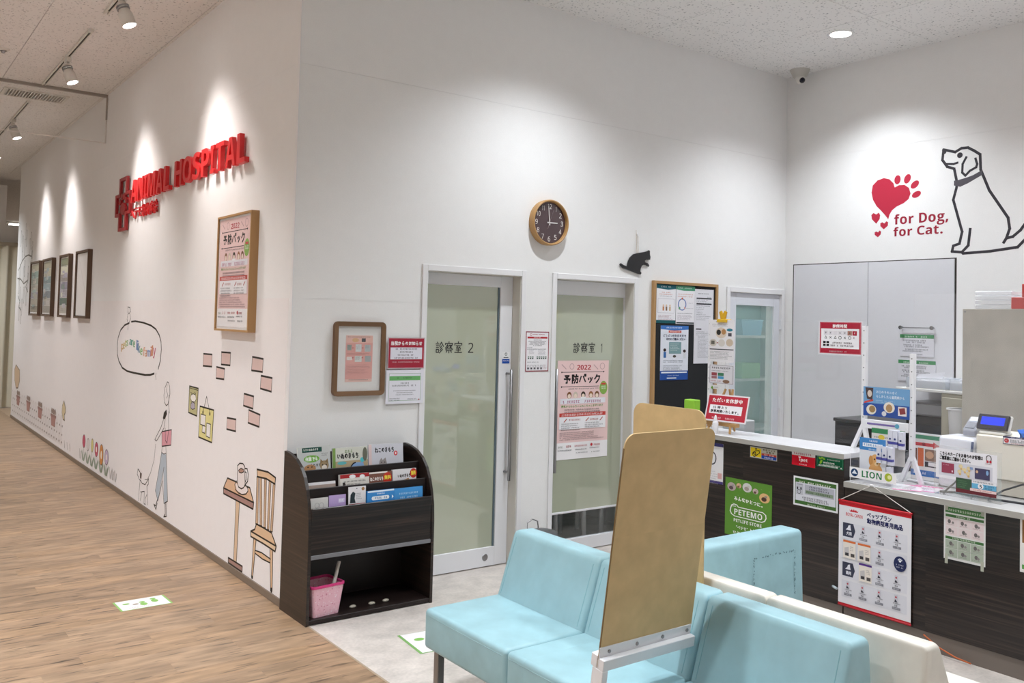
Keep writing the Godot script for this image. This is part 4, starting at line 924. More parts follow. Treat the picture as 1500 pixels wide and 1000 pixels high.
	tag(fo, "green edged footprint sticker on stone floor behind the blue sofa", "floor sticker", "footprint stickers")
	fo.transform = Transform3D(Basis(Vector3(1, 0, 0), Vector3(0, 0, -1), Vector3(0, 1, 0)).rotated(Vector3.UP, -0.1), Vector3(0.54, 0.0002, 0.94))

func footprints(k: Ink) -> void:
	var H := k.h
	k.rect(4, 0.5, 92, H - 2.5, hex("ebe6e6")); k.up()
	for q in [[50, 0.6], [74, 0.45]]:
		k.oval(q[0], H * q[1], 7, 9.5, hex("86bb5e")); k.oval(q[0], H * q[1] - 14, 6, 5, hex("86bb5e"))
	k.oval(20, H * 0.35, 7, 5, hex("86bb5e")); k.oval(36, H * 0.5, 6, 4.5, hex("9a8f7c"))
	k.rows(18, H * 0.78, 60, 3, 5, 2, hex("a9a49c"))

func spot_lens() -> StandardMaterial3D:
	if not M.has("spot_lens"): M.spot_lens = glow(Color(1, 0.98, 0.97), 14.0)
	return M.spot_lens

func corridor_wall_things() -> void:
	# four narrow frames far along the wall
	var k := 0
	var where := ["empty white picture in dark wooden frame, nearest of four in corridor", "dark wooden frame with painted green and violet reflections, second nearest of four", "dark wooden frame with painted blue-grey reflections, third of four in corridor", "dark wooden frame with painted grey-green reflections, farthest of four in corridor"]
	for z in [[-6.25, -5.58], [-7.26, -6.66], [-8.48, -7.77], [-9.5, -8.75]]:
		var w: float = z[1] - z[0]
		var h := 0.77
		var f := thing("picture_frame", where[k], "picture frame", Vector3.ZERO, "narrow frames along the corridor wall")
		place(f, LEFT, (z[0] + z[1]) / 2, 2.033)
		part(f, "frame", MB.new().ring(rectangle(w, h), rectangle(w - 0.06, h - 0.05), 0.0, 0.05, 0.047), M.dark_frame)
		var c := ink(w - 0.07, h - 0.06, hex("ece9e8"), 0.002)
		var H := c.h
		if k == 0:
			c.line([20, 14, 78, H * 0.62], 1.2, hex("c9c5c6"))
		else:
			var bands: Array = [[], ["7c8462", "cfd0bc", "938b86", "8c86a0", "a09aa6", "3f5a50", "b3ada4"], ["a8a58e", "b9b6a0", "6f8a90", "8aa0a8", "74808c", "a9a6a2", "9a958e"], ["a9a58f", "7f9a96", "8f9a90", "a8a49a", "9a94a6", "aaa498", "8f897c"]][k]  # reflections of the shop painted as bands, in place of a picture
			for i in 7:
				c.rect(2, H * (0.02 + 0.137 * i), 96, H * 0.132, hex(bands[i]))
			c.up()
			for i in 12:
				rng.seed = k * 100 + i
				c.rect(rng.randf_range(6, 50), H * rng.randf_range(0.1, 0.85), rng.randf_range(12, 42), H * rng.randf_range(0.03, 0.09), hex(bands[rng.randi_range(0, 6)]).lightened(0.25)); c.up()
				c.rows(rng.randf_range(6, 40), H * rng.randf_range(0.1, 0.9), 40, 2.2, 3.6, 2, hex("5d5d64")); c.up()
		var pr := part(f, "picture", c.mb, M.print)
		pr.position.z = 0.03
		part(f, "glass", MB.new().box(Vector3(-(w - 0.07) / 2, -(h - 0.06) / 2, 0.038), Vector3((w - 0.07) / 2, (h - 0.06) / 2, 0.04)), M.frame_glass)
		k += 1
	# the big poster frame near the corner
	var p := thing("framed_poster", "deep oak poster frame holding the pink prevention pack poster", "picture frame")
	place(p, LEFT, -0.913, 2.02)
	part(p, "frame", MB.new().ring(rectangle(0.662, 0.8), rectangle(0.634, 0.772), 0.0, 0.055), M.oak)
	part(p, "backing", MB.new().box(Vector3(-0.317, -0.386, 0.0), Vector3(0.317, 0.386, 0.042)), M.white_paint)
	var po := poster_prevention("poster", "", LEFT, [-0.3, -0.372, 0.3, 0.372], 0.0, true, p)
	po.transform = Transform3D(Basis.IDENTITY, Vector3(0, 0, 0.043))
	part(p, "glass", MB.new().box(Vector3(-0.317, -0.386, 0.047), Vector3(0.317, 0.386, 0.049)), M.frame_glass)
	# the red sign: letters standing off the wall
	var s := thing("hospital_sign", "raised red sign letters reading ANIMAL HOSPITAL with cross emblem", "sign")
	place(s, LEFT, 0, 0)
	var wide := {"A": 1.0, "N": 1.0, "I": 0.42, "M": 1.25, "L": 0.8, "H": 1.0, "O": 1.08, "S": 0.9, "P": 0.88, "T": 0.88}
	for q in [["ANIMAL", -3.8, -2.55], ["HOSPITAL", -2.4, -0.77]]:
		var total := 0.0
		for ch in q[0]: total += wide[ch] + 0.17
		var u: float = (q[2] - q[1]) / (total - 0.17)
		var z: float = q[1]
		for ch in q[0]:
			var m := MB.new()
			solid_letter(m, ch, z, 2.762, wide[ch] * u, 0.208, 0.014, 0.046)
			part(s, "letter", m, M.red_sign)
			z += (wide[ch] + 0.17) * u
	var small := "ペテモ動物病院"
	for i in small.length():
		var m := MB.new()
		var step: float = (-2.965 - -3.88) / small.length()
		for st in strokes(small[i]):
			for j in range(0, st.size() - 2, 2):
				var a := Vector2(-3.88 + i * step + st[j] / 20.0 * step * 0.92, 2.722 - st[j + 1] / 20.0 * 0.115)
				var b := Vector2(-3.88 + i * step + st[j + 2] / 20.0 * step * 0.92, 2.722 - st[j + 3] / 20.0 * 0.115)
				var d := (b - a).normalized() * 0.0052
				var e := Vector2(-d.y, d.x)
				m.prism(PackedVector2Array([a - d - e, b + d - e, b + d + e, a - d + e]), 0.01, 0.024)
		part(s, "small_letter", m, M.red_sign)
	var cr := MB.new()
	var c0 := Vector2(-4.16, 2.785)
	var o := PackedVector2Array(); var inn := PackedVector2Array()
	var arm := [[0.5, 1.0], [-0.5, 1.0], [-0.5, 0.42], [-1.0, 0.42], [-1.0, -0.42], [-0.5, -0.42], [-0.5, -1.0], [0.5, -1.0], [0.5, -0.42], [1.0, -0.42], [1.0, 0.42], [0.5, 0.42]]
	for q in arm:
		o.append(c0 + Vector2(q[0] * 0.30, q[1] * 0.262))
		inn.append(c0 + Vector2(q[0] * 0.30 - signf(q[0]) * (0.05 if absf(q[0]) > 0.4 else 0.0), q[1] * 0.262 - signf(q[1]) * 0.03))
	cr.ring(o, inn, 0.012, 0.036)
	var em := part(s, "cross_emblem", cr, M.red_side)
	var pw := MB.new()
	for q in [[0.0, -0.045, 0.1, 0.062], [-0.12, 0.03, 0.036, 0.032], [-0.045, 0.075, 0.036, 0.034], [0.045, 0.075, 0.036, 0.034], [0.12, 0.03, 0.036, 0.032]]:
		var f := PackedVector2Array()
		for i in 16: f.append(c0 + Vector2(q[0], q[1]) + Vector2(q[2] * cos(TAU * i / 16), q[3] * sin(TAU * i / 16)))
		pw.prism(f, 0.012, 0.034)
	part(em, "paw", pw, M.red_side)

func solid_letter(m: MB, ch: String, x: float, y: float, w: float, h: float, z0: float, z1: float) -> void:
	var t := TextMesh.new()
	t.font = font_bold; t.text = ch; t.font_size = 64; t.pixel_size = 0.01; t.depth = 1.0; t.curve_step = 1.5
	var a := t.get_mesh_arrays()
	var vs: PackedVector3Array = a[Mesh.ARRAY_VERTEX]
	var ix := []
	if a[Mesh.ARRAY_INDEX] != null: ix = Array(a[Mesh.ARRAY_INDEX])
	else: ix = range(vs.size())
	var lo := Vector3.INF; var hi := -Vector3.INF
	for p in vs: lo = lo.min(p); hi = hi.max(p)
	for i in range(0, ix.size(), 3):
		var f := []
		for j in 3:
			var q: Vector3 = (vs[ix[i + j]] - lo) / (hi - lo)
			f.append(Vector3(x + q.x * w, y + q.y * h, lerpf(z0, z1, q.z)))
		m.tri(f[0], f[2], f[1])
func mural() -> void:
	var inkc := hex("2a2320")
	var lw := 0.011
	# cafe table with a mug
	decal("wall_drawing", "drawn brown cafe table with cup and saucer on pink wall", "wall drawing", LEFT, -0.750, 0.397, func(k: Ink):
		k.poly([-0.834, 0.486, -0.765, 0.489, -0.785, 0.090, -0.839, 0.086], hex("dcbfa0"))
		k.poly([-0.944, 0.085, -0.673, 0.089, -0.675, 0.052, -0.940, 0.052], hex("a5837a"))
		k.poly([-1.011, 0.611, -0.586, 0.614, -0.511, 0.532, -1.086, 0.532], hex("dcb594")); k.poly([-1.086, 0.532, -0.511, 0.532, -0.518, 0.489, -1.082, 0.494], hex("a9847c")); k.up()
		k.line([-0.834, 0.484, -0.839, 0.086], lw * 0.7, inkc); k.line([-0.765, 0.487, -0.785, 0.090], lw * 0.7, inkc)
		k.line([-0.944, 0.085, -0.673, 0.089, -0.675, 0.052, -0.940, 0.052], lw, inkc, true)
		k.line([-1.011, 0.611, -0.586, 0.614, -0.511, 0.532, -1.086, 0.532], lw, inkc, true); k.line([-1.086, 0.532, -1.082, 0.494, -0.518, 0.489, -0.511, 0.532], lw, inkc); k.up()
		k.poly([-0.861, 0.607, -0.826, 0.560, -0.721, 0.549, -0.636, 0.569, -0.608, 0.606, -0.649, 0.618, -0.710, 0.590, -0.785, 0.593], hex("ece3e0")); k.up()
		k.line([-0.838, 0.619, -0.866, 0.590, -0.851, 0.561, -0.795, 0.547, -0.721, 0.547, -0.650, 0.564, -0.618, 0.587, -0.625, 0.606, -0.655, 0.617], lw * 0.8, inkc)
		k.poly([-0.825, 0.722, -0.785, 0.744, -0.726, 0.750, -0.690, 0.737, -0.673, 0.621, -0.697, 0.597, -0.739, 0.583, -0.793, 0.586, -0.820, 0.613], hex("ece3e0")); k.up()
		k.line([-0.825, 0.722, -0.785, 0.744, -0.726, 0.750, -0.690, 0.737, -0.673, 0.621, -0.697, 0.597, -0.739, 0.583, -0.793, 0.586, -0.820, 0.613], lw * 0.8, inkc, true)
		k.poly([-0.804, 0.694, -0.758, 0.716, -0.711, 0.713, -0.704, 0.700, -0.749, 0.685, -0.791, 0.685], hex("b08a7a")); k.up()
		k.line([-0.804, 0.694, -0.758, 0.716, -0.711, 0.713, -0.704, 0.700, -0.749, 0.685, -0.791, 0.685], lw * 0.6, inkc, true)
		k.line([-0.686, 0.725, -0.643, 0.728, -0.623, 0.696, -0.629, 0.649, -0.675, 0.616], lw * 0.8, inkc); k.line([-0.678, 0.703, -0.657, 0.701, -0.651, 0.661, -0.674, 0.636], lw * 0.6, inkc))
	# chair
	decal("wall_drawing", "drawn light brown slat-back chair on pink wall", "wall drawing", LEFT, -0.333, 0.418, func(k: Ink):
		var tan := hex("dfbd99")
		k.poly([-0.471, 0.750, -0.286, 0.761, -0.162, 0.745, -0.169, 0.705, -0.308, 0.716, -0.462, 0.705], tan)
		for q in [[-0.472, 0.703, -0.440, 0.705, -0.423, 0.412, -0.466, 0.405], [-0.424, 0.706, -0.386, 0.710, -0.354, 0.413, -0.391, 0.412], [-0.344, 0.710, -0.307, 0.712, -0.293, 0.414, -0.327, 0.411], [-0.266, 0.709, -0.230, 0.707, -0.239, 0.412, -0.270, 0.411], [-0.199, 0.707, -0.164, 0.708, -0.183, 0.411, -0.218, 0.412]]:
			k.poly(q, hex("c9a98c")); k.line(q, lw * 0.5, inkc, true)
		k.up()
		k.poly([-0.450, 0.408, -0.332, 0.408, -0.197, 0.404, -0.117, 0.340, -0.543, 0.344, -0.476, 0.369], tan); k.poly([-0.543, 0.344, -0.117, 0.340, -0.131, 0.305, -0.540, 0.311], hex("e6cbab"))
		k.poly([-0.490, 0.307, -0.446, 0.311, -0.483, 0.062, -0.505, 0.065], tan); k.poly([-0.213, 0.298, -0.168, 0.304, -0.157, 0.064, -0.182, 0.058], tan)
		k.poly([-0.451, 0.241, -0.344, 0.250, -0.198, 0.244, -0.201, 0.220, -0.328, 0.215, -0.449, 0.222], tan); k.up()
		k.line([-0.471, 0.750, -0.286, 0.761, -0.162, 0.745, -0.169, 0.705, -0.308, 0.716, -0.462, 0.705], lw, inkc, true)
		k.line([-0.450, 0.408, -0.332, 0.408, -0.197, 0.404, -0.117, 0.340, -0.543, 0.344, -0.476, 0.369], lw, inkc, true); k.line([-0.543, 0.344, -0.540, 0.311, -0.323, 0.311, -0.131, 0.305, -0.117, 0.340], lw, inkc)
		k.line([-0.490, 0.307, -0.505, 0.065, -0.483, 0.062, -0.446, 0.311], lw * 0.8, inkc); k.line([-0.213, 0.298, -0.182, 0.058, -0.157, 0.064, -0.168, 0.304], lw * 0.8, inkc)
		k.line([-0.451, 0.241, -0.344, 0.250, -0.198, 0.244], lw * 0.8, inkc); k.line([-0.449, 0.222, -0.328, 0.215, -0.201, 0.220], lw * 0.8, inkc)
		k.oval(-0.494, 0.062, 0.014, 0.012, inkc); k.oval(-0.169, 0.063, 0.014, 0.016, inkc))
	# loose bricks
	var bn := 0
	var which := ["leftmost of the upper three", "upper one beside the framed poster", "lowest of the upper left three", "upper of the right-hand pair", "lower of the right-hand pair", "middle one above the lowest", "lower right one", "lowest on the left"]
	for q in [[-1.625, 1.437, -1.429, 1.440, -1.424, 1.352, -1.626, 1.347], [-1.228, 1.466, -1.040, 1.469, -1.041, 1.382, -1.224, 1.379], [-1.322, 1.356, -1.149, 1.352, -1.156, 1.278, -1.324, 1.275], [-0.621, 1.461, -0.430, 1.456, -0.435, 1.373, -0.630, 1.372], [-0.458, 1.348, -0.271, 1.345, -0.276, 1.260, -0.463, 1.266], [-0.750, 1.210, -0.574, 1.206, -0.580, 1.126, -0.756, 1.131], [-0.654, 1.111, -0.452, 1.099, -0.461, 1.021, -0.659, 1.027], [-1.063, 1.018, -0.887, 1.025, -0.884, 0.945, -1.065, 0.940]]:
		decal("brick_drawing", "drawn pink brick outlined in black on corridor wall, " + which[bn], "wall drawing", LEFT, q[0], q[1], func(k: Ink):
			k.poly(q, hex("dec3bd")); k.up()
			k.line([q[0], q[1], q[2], q[3]], lw * 1.1, inkc); k.line([q[4], q[5], q[6], q[7]], lw * 1.1, inkc); k.line([q[2], q[3], q[4], q[5]], lw * 0.55, inkc); k.line([q[6], q[7], q[0], q[1]], lw * 0.55, inkc))
		bn += 1
	# two drawn pictures
	decal("wall_drawing", "drawn olive picture of a pig hanging on pink wall", "wall drawing", LEFT, -1.831, 1.071, func(k: Ink):
		k.poly([-1.935, 1.174, -1.717, 1.172, -1.728, 0.964, -1.936, 0.971], hex("bfb98a")); k.up()
		k.poly([-1.837, 1.123, -1.776, 1.117, -1.760, 1.087, -1.794, 1.063, -1.866, 1.063, -1.899, 1.082, -1.890, 1.108], hex("eeeae2")); k.poly([-1.842, 1.063, -1.792, 1.051, -1.782, 1.015, -1.841, 1.003, -1.885, 1.012, -1.882, 1.043], hex("b7aebb")); k.up()
		k.line([-1.935, 1.174, -1.717, 1.172, -1.728, 0.964, -1.936, 0.971], lw, inkc, true); k.line([-1.937, 1.161, -1.721, 1.157], lw * 0.5, inkc); k.line([-1.837, 1.123, -1.776, 1.117, -1.760, 1.087, -1.794, 1.063, -1.866, 1.063, -1.899, 1.082, -1.890, 1.108], lw * 0.5, inkc, true)
		k.line([-1.842, 1.063, -1.792, 1.051, -1.782, 1.015, -1.841, 1.003, -1.885, 1.012, -1.882, 1.043], lw * 0.5, inkc, true); k.line([-1.899, 1.130, -1.867, 1.121], lw * 0.6, inkc); k.line([-1.802, 1.137, -1.777, 1.126], lw * 0.6, inkc))
	decal("wall_drawing", "drawn yellow notice board with white cards on a string", "wall drawing", LEFT, -1.503, 0.938, func(k: Ink):
		k.poly([-1.661, 1.044, -1.347, 1.044, -1.364, 0.810, -1.669, 0.814], hex("e3d994")); k.up()
		for q in [[-1.637, 0.989, -1.523, 0.988, -1.531, 0.911, -1.640, 0.912], [-1.587, 0.909, -1.519, 0.909, -1.525, 0.858, -1.593, 0.859], [-1.494, 0.937, -1.405, 0.936, -1.411, 0.837, -1.495, 0.842]]:
			k.poly(q, hex("f0ece8")); k.up(); k.line(q, lw * 0.6, inkc, true); k.up()
		k.line([-1.661, 1.044, -1.347, 1.044, -1.364, 0.810, -1.669, 0.814], lw, inkc, true)
		k.line([-1.587, 1.006, -1.516, 1.130, -1.425, 1.008], lw * 0.6, inkc); k.oval(-1.587, 1.005, 0.012, 0.014, inkc); k.oval(-1.430, 1.010, 0.012, 0.014, inkc))
	# woman walking a small dog
	decal("wall_drawing", "line drawing of walking woman with pink bag and wide blue trousers", "wall drawing", LEFT, -2.579, 0.592, func(k: Ink):
		k.poly([-2.644, 0.743, -2.364, 0.790, -2.364, 0.666, -2.619, 0.624], hex("dfa0ab"))
		k.poly([-2.621, 0.574, -2.510, 0.570, -2.490, 0.579, -2.398, 0.209, -2.501, 0.173, -2.551, 0.447, -2.677, 0.164, -2.765, 0.233], hex("b9c4ce")); k.up()
		k.poly([-2.529, 0.938, -2.599, 0.906, -2.623, 0.854, -2.561, 0.854, -2.511, 0.903], inkc)
		k.line([-2.635, 0.744, -2.364, 0.790, -2.364, 0.666, -2.619, 0.624], lw * 0.8, inkc, true)
		k.line([-2.533, 1.164, -2.596, 1.112, -2.618, 1.048, -2.598, 0.994, -2.541, 0.968, -2.492, 0.985, -2.471, 1.023, -2.448, 1.074, -2.463, 1.128, -2.498, 1.163, -2.533, 1.164], lw * 0.7, inkc); k.line([-2.530, 1.142, -2.549, 1.091, -2.501, 1.058, -2.541, 1.030], lw * 0.5, inkc); k.line([-2.467, 1.060, -2.475, 0.986, -2.436, 0.918], lw * 0.7, inkc)
		k.line([-2.593, 0.857, -2.670, 0.774, -2.808, 0.676, -2.837, 0.654, -2.790, 0.647, -2.747, 0.671, -2.582, 0.778, -2.553, 0.855], lw * 0.7, inkc); k.line([-2.467, 0.925, -2.443, 0.781, -2.475, 0.667, -2.526, 0.685, -2.543, 0.782], lw * 0.7, inkc)
		k.line([-2.610, 0.625, -2.621, 0.574, -2.554, 0.568, -2.490, 0.585, -2.506, 0.638], lw * 0.6, inkc)
		k.line([-2.621, 0.574, -2.687, 0.402, -2.765, 0.233, -2.677, 0.164, -2.586, 0.318, -2.539, 0.461], lw * 0.7, inkc); k.line([-2.490, 0.581, -2.450, 0.413, -2.398, 0.209, -2.501, 0.173, -2.563, 0.346], lw * 0.7, inkc)
		k.line([-2.692, 0.170, -2.738, 0.111, -2.794, 0.114, -2.725, 0.082, -2.696, 0.138], lw, inkc); k.line([-2.471, 0.180, -2.451, 0.096, -2.491, 0.067, -2.415, 0.085, -2.446, 0.185], lw, inkc)
		k.line([-2.809, 0.619, -2.836, 0.482, -2.936, 0.352, -3.024, 0.287, -3.105, 0.274], lw * 0.5, inkc))
	decal("wall_drawing", "line drawing of small dog on a lead beside woman", "wall drawing", LEFT, -3.137, 0.217, func(k: Ink):
		k.poly([-3.272, 0.314, -3.211, 0.310, -3.223, 0.256, -3.265, 0.262], hex("4a3a34"))
		k.line([-3.347, 0.330, -3.361, 0.281, -3.283, 0.246, -3.231, 0.241, -3.188, 0.228, -3.089, 0.231, -3.022, 0.274, -2.986, 0.299, -2.985, 0.254, -3.030, 0.228, -2.984, 0.076], lw * 0.8, inkc); k.line([-3.347, 0.330, -3.277, 0.314], lw, inkc)
		k.line([-3.261, 0.236, -3.273, 0.181, -3.285, 0.057], lw * 0.7, inkc); k.line([-3.227, 0.149, -3.196, 0.141, -3.226, 0.070], lw * 0.7, inkc); k.line([-3.197, 0.151, -3.105, 0.170, -3.104, 0.065, -3.055, 0.064, -3.071, 0.110, -3.020, 0.158], lw * 0.7, inkc))
	# speech bubble with coloured letters
	decal("wall_drawing", "drawn speech bubble with bird and rainbow words pets are like family", "wall drawing", LEFT, -3.452, 1.408, func(k: Ink):
		k.line([-3.783, 1.643, -3.634, 1.650, -3.345, 1.640, -3.097, 1.620, -2.936, 1.591, -2.828, 1.544, -2.765, 1.490, -2.746, 1.422, -2.761, 1.331, -2.818, 1.255], 0.016, inkc); k.line([-3.858, 1.629, -4.027, 1.607, -4.180, 1.556, -4.268, 1.481, -4.294, 1.400, -4.273, 1.312, -4.203, 1.251, -4.057, 1.195, -3.864, 1.174, -3.621, 1.173, -3.222, 1.178, -3.062, 1.189, -2.939, 1.208], 0.018, inkc); k.line([-2.879, 1.216, -2.890, 1.187, -2.871, 1.163], lw * 0.6, inkc)
		k.line([-3.935, 1.782, -3.849, 1.773, -3.823, 1.742, -3.886, 1.714, -3.927, 1.734, -3.935, 1.782], lw * 0.7, inkc); k.line([-3.930, 1.714, -3.947, 1.663, -3.897, 1.625, -3.901, 1.566], lw * 0.7, inkc); k.line([-3.840, 1.715, -3.812, 1.672, -3.879, 1.625], lw * 0.7, inkc)
		for q in [["p", "d8b07a", -4.133, 1.347, -4.043, 1.425], ["e", "cfc080", -4.058, 1.379, -3.991, 1.440], ["t", "c9c07a", -3.992, 1.396, -3.930, 1.467], ["s", "9fbf8c", -3.935, 1.412, -3.864, 1.466], ["a", "5f9a94", -3.825, 1.424, -3.749, 1.479], ["r", "6fae9a", -3.751, 1.421, -3.682, 1.475], ["e", "7fb488", -3.689, 1.408, -3.615, 1.464], ["l", "8a9cc0", -3.573, 1.389, -3.530, 1.479], ["i", "6f86b8", -3.537, 1.383, -3.494, 1.476], ["k", "6f96a8", -3.505, 1.365, -3.423, 1.455], ["e", "8fbf7c", -3.424, 1.350, -3.347, 1.409], ["f", "e0b090", -3.327, 1.343, -3.257, 1.424], ["a", "e0a888", -3.260, 1.339, -3.191, 1.401], ["m", "8a9cc8", -3.190, 1.345, -3.079, 1.404], ["i", "d88f80", -3.082, 1.351, -3.043, 1.437], ["l", "d89a70", -3.041, 1.358, -3.002, 1.449], ["y", "d07a90", -3.001, 1.338, -2.911, 1.429]]:
			k.latin(q[0], q[2], q[3], q[4] - q[2], q[5] - q[3], hex(q[1])))
	# flowers along the skirting
	decal("wall_drawing", "row of six drawn flowers in pink, yellow, orange with green leaves", "wall drawing", LEFT, -5.039, 0.185, func(k: Ink):
		for q in [[-5.639, 0.297, 0.075, 0.07, "c8526e", 0.0], [-5.426, 0.286, 0.06, 0.065, "e6dcd8", 0.0], [-5.219, 0.302, 0.055, 0.07, "dcd28a", 0.0], [-5.013, 0.288, 0.075, 0.075, "c8506c", 1.0], [-4.781, 0.262, 0.085, 0.105, "d9904a", 1.0], [-4.552, 0.269, 0.08, 0.075, "c8b4ce", 1.0]]:
			k.line([q[0], q[1], q[0], 0.1], lw * 0.7, hex("5a6a50")); k.up()
			k.oval(q[0], q[1], q[2], q[3], hex(q[4])); k.up(); k.loop(q[0], q[1], q[2], q[3], lw * 0.7, hex("5a4a4a"))
			if q[5] > 0.5: k.oval(q[0], q[1], q[2] * 0.4, q[3] * 0.4, hex("efe6d8"))
			k.up()
			for s in [-1.0, 1.0]:
				k.poly([q[0], 0.08, q[0] + s * 0.05, 0.09, q[0] + s * 0.10, 0.17, q[0] + s * 0.09, 0.2, q[0] + s * 0.03, 0.14], hex("8fa08a"))
		for z in [-5.813, -4.370, -4.273, -4.162]: k.line([z, 0.09, z - 0.03, 0.19], lw, hex("9a938c")); k.line([z + 0.03, 0.09, z + 0.05, 0.17], lw, hex("9a938c")))
	# picket fence with pots and a cat
	decal("wall_drawing", "drawn white picket fence with four flower pots and small figures", "wall drawing", LEFT, -8.6, 0.6, func(k: Ink):
		var z := -11.1
		while z < -6.9:
			k.line([z, 0.09, z, 0.42, z + 0.04, 0.45, z + 0.08, 0.42, z + 0.08, 0.09], 0.009, hex("cfc3bc"))
			for y in [0.13, 0.22, 0.325]: k.oval(z + 0.125, y, 0.02, 0.014, hex("8d7a70"), 0.0, 8)
			z += 0.17
		k.up()
		for q in [-10.454, -9.483, -8.488, -7.501]:
			k.poly([q - 0.17, 0.40, q + 0.17, 0.40, q + 0.12, 0.26, q - 0.12, 0.26], hex("b48880")); k.up(); k.rect(q - 0.19, 0.375, 0.38, 0.03, hex("a07a74"))
			for s in [-0.1, 0.0, 0.1]: k.oval(q + s, 0.445, 0.055, 0.035, hex("9c8a80")); k.line([q + s, 0.40, q + s * 1.3, 0.48], 0.012, hex("7d6a62"))
			k.up()
		k.poly([-6.846, 0.636, -6.727, 0.556, -6.733, 0.506, -6.810, 0.466, -6.755, 0.409, -6.867, 0.411, -6.944, 0.486, -6.936, 0.570], hex("d9c6a0")); k.line([-6.846, 0.636, -6.727, 0.556, -6.733, 0.506, -6.810, 0.466, -6.755, 0.409, -6.867, 0.411, -6.944, 0.486, -6.936, 0.570], 0.012, hex("6a5a4c"), true)
		k.poly([-10.818, 0.861, -10.420, 0.798, -10.376, 0.644, -10.520, 0.519, -10.714, 0.504, -10.892, 0.620, -10.938, 0.779], hex("d3b99c")); k.line([-10.818, 0.861, -10.420, 0.798, -10.376, 0.644, -10.520, 0.519, -10.714, 0.504, -10.892, 0.620, -10.938, 0.779], 0.014, hex("7a6450"), true)
		for z2 in [-6.692, -6.526, -6.364]: k.line([z2, 0.09, z2 - 0.04, 0.17], lw, hex("9a938c")))
	# leafy branches at the far end
	decal("wall_drawing", "drawn grey leafy branches at far end of corridor wall", "wall drawing", LEFT, -10.304, 2.314, func(k: Ink):
		var g := hex("6e6a62")
		for q in [[-10.987, 2.351, -10.656, 2.485, -10.367, 2.544, -10.075, 2.555, -9.734, 2.517, -9.806, 2.436], [-11.059, 2.225, -10.733, 2.206, -10.403, 2.127, -10.021, 2.174, -10.189, 2.076, -9.973, 1.996], [-10.923, 1.942, -10.740, 1.860, -10.787, 1.764, -10.543, 1.716], [-10.656, 2.485, -10.722, 2.906], [-9.734, 2.517, -9.744, 2.662]]: k.line(q, 0.022, g)
		for q in [[-10.373, 2.932], [-10.294, 2.824], [-10.863, 2.850], [-10.649, 2.757], [-10.458, 2.691], [-9.844, 2.759], [-9.963, 2.673], [-9.714, 2.614], [-9.724, 2.478], [-9.806, 2.329], [-10.367, 2.363], [-10.442, 2.270], [-10.816, 2.313], [-9.996, 2.258], [-10.863, 2.103], [-10.355, 1.953], [-10.098, 1.920], [-10.715, 1.956], [-10.505, 1.764], [-10.764, 1.683], [-10.572, 1.637], [-10.015, 2.151]]:
			k.loop(q[0], q[1], 0.045, 0.13, 0.012, hex("8a867c"), 12))
